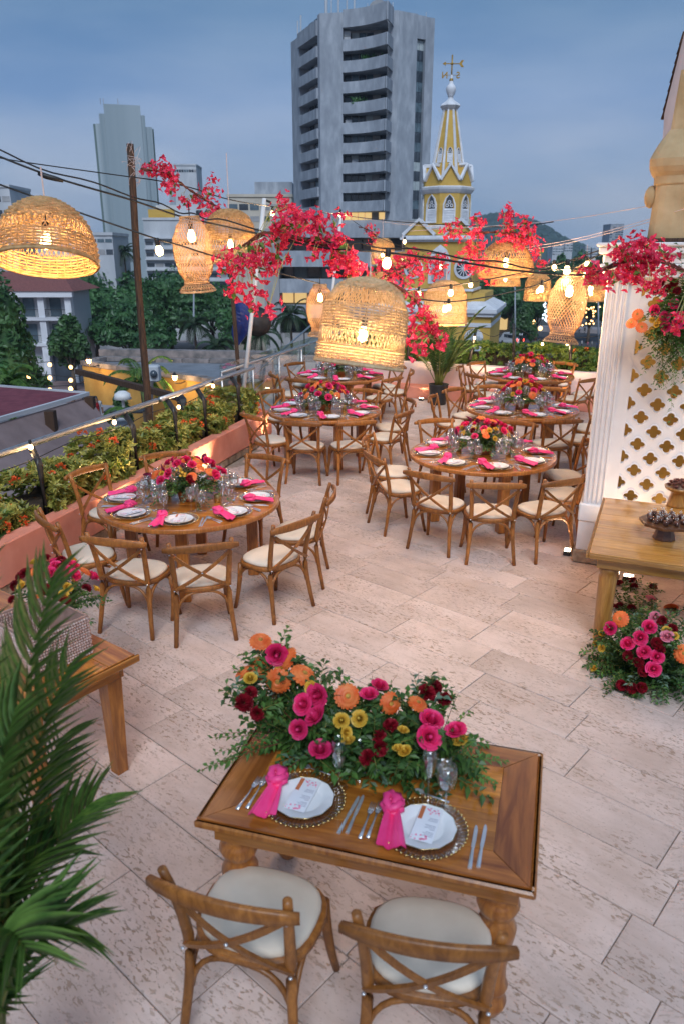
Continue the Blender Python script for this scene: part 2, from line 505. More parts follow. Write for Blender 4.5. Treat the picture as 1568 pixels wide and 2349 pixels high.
def in_terrace(p, m=0.0):
    s = (p - WL).dot(WD)
    if side(p, WL, WN) > (0.12 if s < 5.6 else 0.92) + m:
        return False
    return side(p, RL, RN) < 0.1 + m and p.y > 0.55 - m and p.x < 7.0 + m
fl = MB()
poly = []
c1 = WL + WD * -7.5 + WN * 0.16
c2 = WL + WD * 5.55 + WN * 0.16
c3 = WL + WD * 5.55 + WN * 0.95
tt = 11.2
c4 = WL + WD * tt + WN * 0.95
c5 = RL + RD * 6.6 + RN * 0.4
poly = [c1, Vector((8.5, -0.4, 0)), Vector((8.5, c5.y, 0)), c5, c4, c3, c2]
fl.prism([(p.x, p.y) for p in poly], -0.3, -0.012)
floor = struct(fl.obj('floor', MT['grout']))
TA = rad(-41.5)
TL, TW, GAP = 0.80, 0.352, 0.0026
tu, tv = Vector((math.cos(TA), math.sin(TA), 0)), Vector((-math.sin(TA), math.cos(TA), 0))
slots = []
for j in range(-30, 60):
    off = R.uniform(0, TL)
    for i in range(-40, 40):
        c = tu * (i * TL + off) + tv * (2.593 + 0.176 + j * TW)
        if in_terrace(c):
            v = (c - Vector((0, 0, CAM_H)))
            zc = c.y * C_ + CAM_H * S_
            if zc < 0.4:
                continue
            px, py = 784 + F_ * c.x / zc, 1174.5 + F_ * (-c.y * S_ + CAM_H * C_) / zc
            if -1500 < px < 3200 and py < 4200:
                slots.append((zc + (0 if -150 < px < 1720 and py < 2500 else 100), c))
slots.sort(key=lambda q: q[0])
tile_me = [MB().cbox(-TL / 2 + GAP, TL / 2 - GAP, -TW / 2 + GAP, TW / 2 - GAP, -0.03, 0, 0.003).mesh('tile', MT['travertine']) for k in range(1)]
rest = MB()
for k, (zc, c) in enumerate(slots):
    hz = R.uniform(-0.0016, 0.0016)
    if k < 300:
        link('tile', tile_me[0], floor, (c.x, c.y, hz), TA if R.random() < 0.5 else TA + pi)
    else:
        rest.cbox(-TL / 2 + GAP, TL / 2 - GAP, -TW / 2 + GAP, TW / 2 - GAP, -0.03, hz, 0.003, TRS(c, TA))
if rest.v:
    struct(rest.obj('far_tile', MT['travertine'], floor), 'stuff')
# the building that carries the terrace
MT['facade'] = pm('facade_plaster', (0.55, 0.42, 0.3), (0.66, 0.52, 0.38), 1.2, 0.9)
bb = MB()
g1, g2, g4, g5 = WL + WD * -7.5 + WN * 0.98, WL + WD * tt + WN * 0.98, RL + RD * 6.6 + RN * 1.2, Vector((8.5, -0.4, 0))
bb.prism([(p.x, p.y) for p in (g1, g5, Vector((8.5, g4.y, 0)), g4, RL + RD * -2.3 + RN * 1.2, g2)], -15, -0.31)
tag(bb.obj('terrace_building', MT['facade']), 'plastered building that carries the paved roof terrace', 'building')
# ---- planters
def run(mb, P, D, Nn, s0, s1, o0, o1, z0, z1, ch=0.012):
    """a bar along a wall line, chamfered"""
    M = Matrix(((D.x, Nn.x, 0, P.x), (D.y, Nn.y, 0, P.y), (0, 0, 1, 0), (0, 0, 0, 1)))
    mb.cbox(s0, s1, o0, o1, z0, z1, ch, M)
    return mb
t = thing('planter_wall', 'long terracotta painted planter wall under the yellow-green hedge', 'planter', (0, 0, 0))
run(MB(), WL, WD, WN, -7.4, 5.55, 0.0, 0.17, 0.115, 0.5).obj('wall', MT['terracotta'], t)
run(MB(), WL, WD, WN, -7.4, 5.56, 0.012, 0.16, 0.0, 0.115).obj('stone_footing', MT['rough_stone'], t)
run(MB(), WL, WD, WN, 5.38, 5.548, 0.172, 0.85, 0.0, 0.497).obj('end_wall', MT['terracotta'], t)
run(MB(), WL, WD, WN, -7.4, 5.4, 0.85, 0.97, -0.1, 0.42).obj('outer_wall', MT['facade'], t)
run(MB(), WL, WD, WN, -7.38, 5.38, 0.165, 0.86, -0.05, 0.40).obj('soil', MT['soil'], t)
t = thing('planter_wall', 'pale pink rear planter wall with a low terracotta kerb under the clipped green hedge', 'planter')
run(MB(), RL, RD, RN, -2.25, 6.5, 0.42, 0.6, 0.0, 0.72).obj('wall', MT['pink_wall'], t)
run(MB(), RL, RD, RN, -2.25, 6.5, 0.0, 0.42, 0.0, 0.25).obj('kerb', MT['terracotta'], t)
run(MB(), RL, RD, RN, -2.25, 6.5, 1.05, 1.17, -0.1, 0.64).obj('outer_wall', MT['facade'], t)
run(MB(), RL, RD, RN, -2.24, 6.48, 0.59, 1.06, -0.05, 0.62).obj('soil', MT['soil'], t)
# ---- hedges: leaf rosettes spread through the hedge's volume
def leaf(mb, p, d, n, L, W, fold=0.25):
    """one folded leaf: base p, direction d, face normal n"""
    sd_ = d.cross(n)
    if sd_.length < 1e-4:
        sd_ = Vector((1, 0, 0))
    sd_.normalize()
    m = p + d * (L * 0.45)
    up = n * (W * fold)
    mb.add([p, m + sd_ * (W / 2) + up, p + d * L - n * (L * 0.12), m - sd_ * (W / 2) + up], [(0, 1, 2), (0, 2, 3)])
def rvec(rng=R):
    while True:
        v = Vector((rng.uniform(-1, 1), rng.uniform(-1, 1), rng.uniform(-1, 1)))
        if 0.05 < v.length < 1:
            return v.normalized()
def rosette(mb, p, ax, k, L, W, spread=0.9):
    a = ax.orthogonal().normalized()
    b = ax.cross(a)
    o = R.uniform(0, 6)
    for i in range(k):
        q = o + i * 2.4
        r = a * math.cos(q) + b * math.sin(q)
        d = (r * spread + ax * R.uniform(0.25, 0.9)).normalized()
        leaf(mb, p, d, (ax - r * 0.3).normalized(), L * R.uniform(0.7, 1.2), W)
def hedge(name, label, P, D, Nn, s0, s1, o0, o1, z0, z1, n, mats, lump=0.12, L=0.075, W=0.032, flowers=0, k=6):
    t = thing(name, label, 'hedge')
    core = MB()
    segs = max(3, int((s1 - s0) / 0.35))
    for i in range(segs):
        a, b = s0 + (s1 - s0) * i / segs, s0 + (s1 - s0) * (i + 1) / segs
        run(core, P, D, Nn, a + 0.02, b + 0.06, o0 + 0.1, o1 - 0.1, z0, z1 - 0.16 - R.uniform(0, 0.08), 0.05)
    core.obj('inner_branch', MT['soil'], t)
    mbs = [MB() for _ in mats]
    ph = [R.uniform(0, 6) for _ in range(6)]
    fl_ = []
    for i in range(n):
        s = R.uniform(s0, s1)
        hgt = z1 + lump * (0.5 * math.sin(s * 1.7 + ph[0]) + 0.5 * math.sin(s * 4.1 + ph[1]) + 0.3 * math.sin(s * 9 + ph[2]))
        u = R.random()
        if u < 0.45:
            o, z, ax = R.uniform(o0, o1), hgt - R.random() ** 2 * 0.16, Vector((0, 0, 1))
        elif u < 0.86:
            o, z = o0 + R.random() ** 2 * 0.18 + 0.06 * math.sin(s * 5 + ph[3]), R.uniform(z0, hgt)
            ax = -Nn
        else:
            o, z = o1 - R.random() ** 2 * 0.15, R.uniform(z0, hgt)
            ax = Nn
        if lump > 0.1 and o < 0.5 and any(abs(s - q + 0.08) < 0.11 for q in (-3.6, -1.55, 0.05, 1.75, 2.75, 3.6, 4.75)):
            continue                                    # clipped back round the rail posts
        p = P + D * s + Nn * o + Vector((0, 0, z))
        ax = (ax + rvec() * 0.7 + Vector((0, 0, 0.35))).normalized()
        m = mbs[0] if R.random() < 0.72 else R.choice(mbs)
        rosette(m, p, ax, k, L * R.uniform(0.75, 1.25), W)
        if u < 0.7 and len(fl_) < flowers and R.random() < 0.09:
            fl_.append((p + ax * 0.05, ax))
    for i, m in enumerate(mbs):
        struct(m.obj('foliage', mats[i], t), 'stuff')
    for p, ax in fl_:
        o = link('blossom', IXORA, t)
        o.matrix_world = aim(p + ax * 0.02, ax, R.uniform(1.0, 1.7), R.uniform(0, 6))
    return t
ix = MB()
for i in range(34):
    d = rvec()
    d.z = abs(d.z) * 0.8 + 0.1
    d.normalize()
    leaf(ix, d * 0.022, d, d.orthogonal().normalized(), 0.022, 0.014)
IXORA = ix.mesh('blossom', MT['ixora'])
hedge('hedge', 'loose yellow-green hedge with orange blossoms in the terracotta planter', WL, WD, WN, -4.6, 5.3, 0.17, 0.84, 0.38, 0.76, 5600,
      [MT['hedge_leaf'], MT['hedge_dark']], 0.13, 0.085, 0.036, 110)
hedge('hedge', 'clipped dark green hedge above the pale rear planter wall', RL, RD, RN, -2.0, 6.4, 0.56, 1.08, 0.6, 1.14, 3000,
      [MT['hedge_dark'], MT['leaf_mid']], 0.05, 0.075, 0.036, 22)
# ---- steel handrail on black angled posts, street side
def rail_pt(s, o=0.8, z=1.08):
    return WL + WD * s + WN * o + Vector((0, 0, z))
POSTS = [-3.6, -1.55, 0.05, 1.75, 2.75, 3.6, 4.75]
def handrail(label, s0, s1, posts, z=1.16):
    t = thing('handrail', label, 'handrail', rail_pt(s0, 0.38, 0))
    inv = -t.location
    m = MB()
    a, b = rail_pt(s0, 0.38, z) + inv, rail_pt(s1, 0.38, z) + inv
    m.tube([a, b], 0.034, 14)
    m.obj('rail', MT['steel'], t, True)
    for s in posts:
        p = rail_pt(s, 0.215, 0.35) + inv
        q = rail_pt(s, 0.215, 1.0) + inv
        e = rail_pt(s + 0.10, 0.37, z - 0.03) + inv
        MB().tube([p, q + Vector((0, 0, -0.01)), q + (e - q) * 0.1, e], 0.033, 12).obj('post', MT['black_metal'], t, True)
    return t
handrail('steel handrail running along the hedge from the corner of the terrace', -6, 2.6, POSTS[:4])
handrail('shorter steel handrail beside the white pole above the hedge', 2.68, 5.75, POSTS[4:])
# ---- glass balustrade with steel rail further on, above the stairs
t = thing('glass_balustrade', 'frameless glass balustrade with steel top rail above the stairs', 'balustrade')
A_, B_ = rail_pt(5.7, 0.95, 0), rail_pt(11.0, 0.95, 0)
MB().tube([A_ + Vector((0, 0, 1.06)), B_ + Vector((0, 0, 1.06))], 0.024, 10).obj('rail', MT['steel'], t, True)
for i in range(4):
    a, b = A_.lerp(B_, i / 4 + 0.005), A_.lerp(B_, (i + 1) / 4 - 0.005)
    m = MB()
    dv = (b - a)
    M = Matrix(((WD.x, WN.x, 0, a.x), (WD.y, WN.y, 0, a.y), (0, 0, 1, 0), (0, 0, 0, 1)))
    m.box(0, dv.length, 0.03, 0.042, 0.06, 1.18, M)
    m.obj('pane', MT['balustrade_glass'], t)
for i in range(5):
    p = A_.lerp(B_, min(0.998, i / 4 + 0.002))
    MB().tube([p, p + Vector((0, 0, 1.05))], 0.018, 8).obj('post', MT['steel'], t, True)
    MB().tube([p + Vector((0, 0, 0.98)), p + WN * 0.035 + Vector((0, 0, 0.98))], 0.012, 6).obj('clamp', MT['steel'], t, True)
t = thing('stair_rail', 'sloping steel rail of the stairs that lead down outside the glass', 'handrail')
for k, dz in enumerate((0.0, -0.3, -0.6)):
    a, b = rail_pt(4.6, 1.35, 0.0 + dz), rail_pt(11.5, 1.35, 1.35 + dz)
    MB().tube([a, b], 0.022 if k == 0 else 0.012, 8).obj('bar', MT['steel'], t, True)
for s in (5.0, 7.0, 9.0, 11.0):
    z = 1.35 * (s - 4.6) / 6.9
    MB().tube([rail_pt(s, 1.35, z - 1.0), rail_pt(s, 1.35, z)], 0.016, 8).obj('post', MT['black_metal'], t, True)
MB().box(0, 7.4, 0, 0.6, -0.12, 0, Matrix(((WD.x, WN.x, 0, rail_pt(4.6, 1.1).x), (WD.y, WN.y, 0, rail_pt(4.6, 1.1).y), (0, 0, 1, -1.0), (0, 0, 0, 1))) @ Matrix.Rotation(-math.atan2(1.35, 6.9), 4, 'Y')).obj('stair_flight', MT['travertine'], t)
# ---- white lattice screen with fluted pillar
ls = thing('lattice_screen', 'white plaster screen pierced with quatrefoils beside a fluted pillar', 'screen', LO, LA)
def quatre(n, r1=0.05, off=0.036):
    out = []
    for i in range(n):
        a = 2 * pi * i / n
        best = 0.0
        for q in range(4):
            cxx, cyy = off * math.cos(q * pi / 2), off * math.sin(q * pi / 2)
            dx, dy = math.cos(a), math.sin(a)
            bq = dx * cxx + dy * cyy
            disc = bq * bq - (cxx * cxx + cyy * cyy - (r1 * 0.62) ** 2)
            if disc > 0:
                best = max(best, bq + math.sqrt(disc))
        out.append((a, max(best, 0.022)))
    return out
def lattice(x0, x1, z0, z1, h=0.128, y0=0.0, y1=0.07):
    m = MB()
    q = quatre(32)
    n = len(q)
    for j in range(int(round((z1 - z0) / h)) + 1):
        for i in range(int(round((x1 - x0) / h)) + 1):
            if (i + j) % 2:
                continue
            cx, cz = x0 + i * h, z0 + j * h
            def clampp(x, z):
                return min(max(x, x0), x1), min(max(z, z0), z1)
            rings = []
            for (kind, yy) in ((0, y0), (1, y0), (2, y0 - 0.007), (3, y0 - 0.007), (3, y1), (0, y1)):
                ring = []
                for a, r in q:
                    dx, dz = math.cos(a), math.sin(a)
                    dia = h / (abs(dx) + abs(dz))
                    rr = (dia, min(dia, r + 0.012), min(dia, r + 0.01), r)[kind]
                    x, z = clampp(cx + dx * rr, cz + dz * rr)
                    ring.append((x, yy, z))
                rings.append(ring)
            vs = [p for r_ in rings for p in r_]
            fs = []
            for k in range(len(rings) - 1):
                for i2 in range(n):
                    j2 = (i2 + 1) % n
                    fs.append((k * n + i2, k * n + j2, (k + 1) * n + j2, (k + 1) * n + i2))
            m.add(vs, fs)
    return m
lx0, lx1, lz0, lz1 = 0.29, 0.29 + 0.128 * 14, 0.60, 0.60 + 0.128 * 17
lattice(lx0, lx1, lz0, lz1).obj('pierced_panel', MT['white_plaster'], ls)
MB().box(0.16, lx0, -0.006, 0.08, 0.5, lz1).obj('side_border', MT['white_plaster'], ls)
MB().box(lx1, lx1 + 0.4, -0.006, 0.08, 0.5, lz1).obj('side_border', MT['white_plaster'], ls)
MB().box(lx0, lx1, -0.005, 0.08, 0.5, lz0).obj('bottom_border', MT['white_plaster'], ls)
pf = []
for i in range(4):                               # fluted front of the pillar
    x = -0.005 + i * 0.044
    pf += [(x, -0.05), (x + 0.010, -0.05), (x + 0.016, -0.03), (x + 0.032, -0.03), (x + 0.038, -0.05)]
pf = pf + [(0.175, -0.05), (0.175, 0.2), (-0.015, 0.2)]
for i in range(4):
    y = 0.185 - i * 0.055
    pf += [(-0.015, y), (0.004, y - 0.008), (0.004, y - 0.03), (-0.015, y - 0.038)]
MB().prism(pf, 0.62, 2.74).obj('fluted_pillar', MT['white_plaster'], ls)
MB().cbox(-0.04, 0.2, -0.075, 0.23, 0.44, 0.62, 0.012).obj('pillar_base', MT['white_plaster'], ls)
MB().box(-0.03, 2.5, -0.06, 0.25, 0.14, 0.438).obj('low_wall', MT['white_plaster'], ls)
MB().cbox(-0.055, 2.5, -0.09, 0.26, 0.0, 0.14, 0.015).obj('stone_footing', MT['rough_stone'], ls)
for k, (z, dz, o) in enumerate(((2.74, 0.07, 0.02), (2.81, 0.05, 0.05), (2.86, 0.08, 0.03), (2.94, 0.06, 0.07), (3.0, 0.035, 0.09))):
    MB().cbox(-0.03 - o, 2.6, -0.07 - o, 0.3, z, z + dz, 0.01).obj('cornice_band', MT['white_plaster'], ls)
tag(ubox('backing_wall', MT['ochre_wall'], None, 0, 1, 0, 1, 0, 1), 'ochre wall close behind the white pierced screen', 'wall')
bw = bpy.data.objects['backing_wall']
bw.parent = None
bw.matrix_world = TRS(LO, LA) @ Matrix.Translation((1.45, 0.62, 1.46)) @ Matrix.Diagonal((2.4, 0.1, 2.92, 1))
# ---- ochre stone pier and timber gable above the screen
op = thing('stone_pier', 'weathered ochre stone pier with a bulging cap standing above the white cornice', 'pier', LO + LU * 0.27 + Vector((0, 0, 3.07)), LA)
def sqlathe(mb, prof, hx, hy, rnd=0.12):
    vs, fs = [], []
    n = 24
    for o, z in prof:
        for i in range(n):
            a = 2 * pi * i / n
            ca, sa = math.cos(a), math.sin(a)
            k = 0.28
            x = math.copysign(abs(ca) ** k, ca) * (hx + o)
            y = math.copysign(abs(sa) ** k, sa) * (hy + o)
            vs.append((x + hx, y + hy, z))
    for k in range(len(prof) - 1):
        for i in range(n):
            j = (i + 1) % n
            fs.append((k * n + i, k * n + j, (k + 1) * n + j, (k + 1) * n + i))
    fs.append(tuple(range((len(prof) - 1) * n, len(prof) * n)))
    mb.add(vs, fs)
    return mb
sqlathe(MB(), [(0.0, 0), (-0.008, 0.2), (-0.012, 0.43)], 0.6, 0.3).obj('shaft', MT['ochre'], op)
sqlathe(MB(), [(-0.015, 0.42), (0.0, 0.44), (0.004, 0.5), (0.03, 0.53), (0.05, 0.57), (0.055, 0.63), (0.03, 0.69), (0.0, 0.75), (-0.035, 0.81), (-0.06, 0.86), (-0.07, 1.3)], 0.6, 0.3).obj('bulging_cap', MT['ochre'], op)
MB().cbox(-0.05, 1.3, -0.03, 0.7, -0.035, 0.0, 0.008).obj('slate_course', MT['old_wood'], op)
bo = MB()
bo.ball((-0.005, 0.12, 0.34), 0.055, 10, 6, 1.7)
bo.obj('stone_knob', MT['ochre'], op, True)
ga = thing('gable_roof', 'pinkish plaster gable with a dark timber eave at the top corner', 'roof', LO + LU * 0.55, LA)
MT['gable_plaster'] = pm('gable_plaster', (0.38, 0.29, 0.28), (0.52, 0.41, 0.39), 4, 0.85, (3, 3, 0.7))
G = lambda px, py: TRS(LO, LA).inverted() @ onplane(px, py, LO + Vector((0.04, 0.09, 0)), LU)
ga.location, ga.rotation_euler = LO, (0, 0, LA)
pa, pb, pc = G(1519, 262), G(1568, 62), G(1517, 320)
mb = MB()
pl = [(pa.x + 0.01, pa.z), (pb.x + 0.012, pb.z), (pb.x + 0.9, pb.z), (pb.x + 0.9, pc.z), (pc.x + 0.006, pc.z)]
n = len(pl)
mb.add([(x, pa.y, z) for x, z in pl] + [(x, pa.y + 0.5, z) for x, z in pl], [tuple(range(n)), tuple(range(2 * n - 1, n - 1, -1))] + [(i, n + i, n + (i + 1) % n, (i + 1) % n) for i in range(n)])
mb.obj('plaster_wall', MT['gable_plaster'], ga)
dvec = Vector((pb.x - pa.x, 0, pb.z - pa.z))
for k in range(9):                                # overlapping eave boards, each stepped past the one below
    a = pa + dvec * (k / 9 - 0.02)
    b = pa + dvec * ((k + 1) / 9 + 0.02)
    sd2 = Vector((dvec.z, 0, -dvec.x)).normalized() * -1
    off = sd2 * (0.006 + 0.004 * R.random())
    m = MB()
    m.tube([a + off + Vector((0, 0.2, 0)), b + off * 0.3 + Vector((0, 0.2, 0))], [0.017, 0.014], 4, 1.0, up=(0, 1, 0))
    o = m.obj('eave_board', MT['old_wood'], ga)
# ---- tall poles that carry the strings
t = thing('timber_pole', 'tall weathered dark timber pole standing beside the handrail', 'pole', rail_pt(3.25, 0.93, 0))
p0, p1 = Vector((0, 0, 0.0)), atY(297, 330, rail_pt(3.25, 0.93, 0).y + 0.1) - t.location
MB().tube([p0.lerp(p1, k / 8) + Vector((0.01 * math.sin(k), 0, 0)) for k in range(9)], [0.052 - 0.001 * k for k in range(9)], 12).obj('shaft', MT['old_wood'], t, True)
m = MB()
for k in range(16):
    a0, rr_ = R.uniform(0, 6), R.uniform(0.06, 0.13)
    cc = p1 + Vector((R.uniform(-0.03, 0.06), R.uniform(-.03, .03), R.uniform(-0.42, -0.03)))
    n_ = rvec()
    a_, b_ = n_.orthogonal().normalized(), n_.cross(n_.orthogonal().normalized())
    m.tube([cc + a_ * (rr_ * math.cos(a0 + q * 0.5)) + b_ * (rr_ * math.sin(a0 + q * 0.5)) for q in range(12)], 0.0025, 3)
m.obj('loose_string', MT['string'], t)
t = thing('white_pole', 'white plastic pole leaning at the end of the handrail', 'pole', rail_pt(6.1, 0.8, 0.3))
p1 = atY(607, 455, t.location.y + 0.25) - t.location
MB().tube([Vector((0, 0, 0)), p1 * 0.5, p1], 0.035, 12).obj('tube', MT['white_paint'], t, True)
MB().tube([p1 * 1.0 + Vector((0.02, 0, -0.03)), p1 + Vector((0.1, 0, -0.06))], 0.018, 6).obj('cable_clip', MT['cable'], t)
t = thing('white_pole', 'thin white pole behind the bougainvillea with a bulb on its tip', 'pole', WL + WD * 9.6 + WN * 0.5)
p1 = atY(783, 486, t.location.y) - t.location
MB().tube([Vector((0, 0, 0)), p1], 0.03, 10).obj('tube', MT['white_paint'], t, True)
t = thing('timber_post', 'slim brown timber post behind the white pole', 'post', rail_pt(6.6, 1.0, 0))
p1 = atY(533, 690, t.location.y) - t.location
p1 = p1 + Vector((0, 0, 0.5))
MB().tube([Vector((0, 0, -0.3)), p1], 0.045, 4).obj('shaft', MT['old_wood'], t)
# blue tarpaulin bundle and round basket hung on the post
MT['tarp'] = pm('blue_tarpaulin', (0.008, 0.018, 0.10), (0.025, 0.05, 0.22), 5, 0.32, bmp=0.6, bd=0.03)
m = MB()
c = dep(549, 742, 13.6)
rings, segs = 12, 16
vs, fs = [], []
for k in range(rings + 1):
    f = k / rings
    rr_ = 0.2 * math.sin(pi * (0.06 + 0.9 * f)) ** 0.65 * (1.15 - 0.55 * f)
    for i in range(segs):
        a = 2 * pi * i / segs
        q = rr_ * (1 + 0.2 * math.sin(3 * a + 4 * f) + 0.1 * math.sin(7 * a - 6 * f))
        vs.append((q * math.cos(a) + 0.06 * math.sin(4 * f), 0.7 * q * math.sin(a), 0.36 - 0.75 * f))
for k in range(rings):
    for i in range(segs):
        j = (i + 1) % segs
        fs.append((k * segs + i, k * segs + j, (k + 1) * segs + j, (k + 1) * segs + i))
fs += [tuple(range(segs)), tuple(range((rings + 1) * segs - 1, rings * segs - 1, -1))]
m.add(vs, fs)
tag(m.obj('tarpaulin_bundle', MT['tarp'], None, False, c), 'crumpled dark blue tarpaulin hung on the post behind the handrail', 'tarpaulin')
m = MB()
m.lathe([(0.02, 0.10), (0.16, 0.09), (0.27, 0.02), (0.25, 0.0), (0.15, 0.06), (0.02, 0.07)], 20, TRS((0, 0, 0), 0.3, rad(80)))
tag(m.obj('hat', MT['black_pot'], None, True, dep(590, 738, 13.8)), 'round dark hat hanging behind the blue tarpaulin', 'hat')
# ================================================================ chairs
def seat_outline(sx=1.0, n=28):
    pts = []
    for i in range(n):
        a = 2 * pi * i / n
        ca, sa = math.cos(a), math.sin(a)
        y = 0.205 * math.copysign(abs(sa) ** 0.75, sa)
        x = 0.215 * math.copysign(abs(ca) ** 0.72, ca) * (1 + 0.5 * y / 2)
        pts.append((x * sx, y * sx))
    return pts
def bez(a, b, c, n=8):
    a, b, c = Vector(a), Vector(b), Vector(c)
    return [a * (1 - t) ** 2 + b * 2 * t * (1 - t) + c * t * t for t in [i / n for i in range(n + 1)]]
def dome(mb, rings):
    """stack of scaled outlines (scale, z) closed at top"""
    vs, fs = [], []
    n = 28
    for s_, z in rings:
        vs += [(x, y, z) for x, y in seat_outline(s_, n)]
    for k in range(len(rings) - 1):
        for i in range(n):
            j = (i + 1) % n
            fs.append((k * n + i, k * n + j, (k + 1) * n + j, (k + 1) * n + i))
    fs.append(tuple(range(n - 1, -1, -1)))
    fs.append(tuple(range((len(rings) - 1) * n, len(rings) * n)))
    mb.add(vs, fs)
    return mb
CW = MT['chair_wood']
def chair_meshes():
    d = {}
    d['seat_frame'] = [dome(MB(), [(0.97, 0.428), (1.0, 0.433), (1.0, 0.458), (0.985, 0.464)]).mesh('seat_frame', CW, True)]
    d['cushion'] = [dome(MB(), [(0.90, 0.463), (0.925, 0.474), (0.91, 0.49), (0.84, 0.502), (0.6, 0.51), (0.25, 0.513)]).mesh('cushion', MT['cushion'], True)]
    d['back_post'], d['front_leg'], d['cross_brace'], d['bracket'] = [], [], [], []
    for s in (-1, 1):
        p = bez((s * 0.205, -0.255, 0), (s * 0.172, -0.185, 0.36), (s * 0.178, -0.195, 0.47), 5) + bez((s * 0.178, -0.195, 0.5), (s * 0.182, -0.215, 0.66), (s * 0.203, -0.277, 0.888), 6)
        d['back_post'].append(MB().tube(p, [0.0155 + 0.004 * math.sin(pi * i / (len(p) - 1)) for i in range(len(p))], 10).mesh('back_post', CW, True))
        d['front_leg'].append(MB().tube(bez((s * 0.21, 0.205, 0), (s * 0.185, 0.165, 0.2), (s * 0.182, 0.15, 0.43), 5), [0.0145, 0.016, 0.0175, 0.019, 0.02, 0.02], 10).mesh('front_leg', CW, True))
        d['cross_brace'].append(MB().tube(bez((s * 0.203, -0.262, 0.80), (s * 0.03, -0.30, 0.62), (-s * 0.186, -0.205, 0.465), 9), 0.0165, 4, 0.62 if s > 0 else 0.55, up=(0, 1, 0.2)).mesh('cross_brace', CW))
        y = 0.0
        d['bracket'].append(MB().tube(bez((s * 0.19, 0.172, 0.25), (s * 0.185, 0.14, 0.42), (s * 0.185, 0.0, 0.425), 5) + bez((s * 0.182, -0.03, 0.425), (s * 0.182, -0.18, 0.42), (s * 0.182, -0.20, 0.25), 5), 0.0115, 6).mesh('bracket', CW, True))
    for (yy, x0) in ((0.172, 0.188), (-0.2, 0.18)):
        d['bracket'].append(MB().tube(bez((-x0, yy, 0.25), (-x0 + 0.02, yy * 0.96, 0.425), (-0.03, yy * 0.93, 0.425), 6) + bez((0.03, yy * 0.93, 0.425), (x0 - 0.02, yy * 0.96, 0.425), (x0, yy, 0.25), 6), 0.0115, 6).mesh('bracket', CW, True))
    path = bez((-0.245, -0.292, 0.842), (0, -0.385, 0.862), (0.245, -0.292, 0.842), 12)
    m = MB()
    vs, fs = [], []
    for i, p in enumerate(path):
        f = i / 12
        h = 0.034 * (0.55 + 0.45 * math.sin(pi * f) ** 0.5)
        th = 0.012
        tn = (path[min(i + 1, 12)] - path[max(i - 1, 0)]).normalized()
        nn = Vector((-tn.y, tn.x, 0)).normalized()
        for (a, b) in ((-1, -0.8), (-1, 0.8), (-0.5, 1), (0.5, 1), (1, 0.8), (1, -0.8), (0.5, -1), (-0.5, -1)):
            vs.append(p + nn * (a * th) + Vector((0, 0, b * h)))
    for i in range(12):
        for k in range(8):
            l = (k + 1) % 8
            fs.append((i * 8 + k, i * 8 + l, i * 8 + 8 + l, i * 8 + 8 + k))
    fs += [tuple(range(7, -1, -1)), tuple(range(96, 104))]
    m.add(vs, fs)
    d['top_rail'] = [m.mesh('top_rail', CW, True)]
    b = MB().ball((0, 0, 0), 0.0075, 8, 4, 0.7)
    d['bolt'] = [b.mesh('bolt', MT['silver'], True)]
    return d
CM = chair_meshes()
BOLTS = [(-0.203, -0.292, 0.80), (0.203, -0.292, 0.80), (-0.186, -0.225, 0.468), (0.186, -0.225, 0.468), (0.0, -0.285, 0.625)]
def chair(x, y, rz, label, group, bolts=False):
    t = thing('cross_back_chair', label, 'chair', (x, y, 0), rz, group)
    t.scale = (1.16, 1.06, 1.0)
    for k, ms in CM.items():
        if k == 'bolt':
            continue
        for me in ms:
            link(k, me, t)
    if bolts:
        for p in BOLTS:
            link('bolt', CM['bolt'][0], t, p)
    return t
HOURS = ['three', 'two', 'one', 'twelve', 'eleven', 'ten', 'nine', 'eight', 'seven', 'six', 'five', 'four']
def clock(a):
    """clock position of direction a (degrees, 90 = away from the camera) round a table, to the half hour"""
    h = int(round(((90 - a) % 360) / 15)) % 24
    hr = (h // 2) or 12
    nm = ['', 'one', 'two', 'three', 'four', 'five', 'six', 'seven', 'eight', 'nine', 'ten', 'eleven', 'twelve']
    return (nm[hr] + ' o\'clock') if h % 2 == 0 else ('half past ' + nm[hr])
# ================================================================ tableware
def goblet(kind):
    if kind == 'wine':
        pr = [(0.033, 0), (0.033, 0.003), (0.008, 0.007), (0.0045, 0.02), (0.004, 0.075), (0.009, 0.088), (0.026, 0.105), (0.034, 0.13), (0.035, 0.15), (0.030, 0.185)]
    elif kind == 'flute':
        pr = [(0.031, 0), (0.031, 0.003), (0.007, 0.007), (0.004, 0.02), (0.004, 0.07), (0.008, 0.082), (0.02, 0.10), (0.026, 0.14), (0.027, 0.17), (0.024, 0.205)]
    else:
        pr = [(0.034, 0), (0.034, 0.003), (0.009, 0.007), (0.005, 0.018), (0.005, 0.05), (0.012, 0.062), (0.03, 0.08), (0.037, 0.105), (0.036, 0.13), (0.033, 0.16)]
    inner = [(r - 0.0012, z) for r, z in reversed(pr[6:])]
    return MB().lathe(pr + inner, 20, cap=False).mesh(kind + '_glass', MT['glass'], True)
GL = {k: goblet(k) for k in ('wine', 'flute', 'water')}
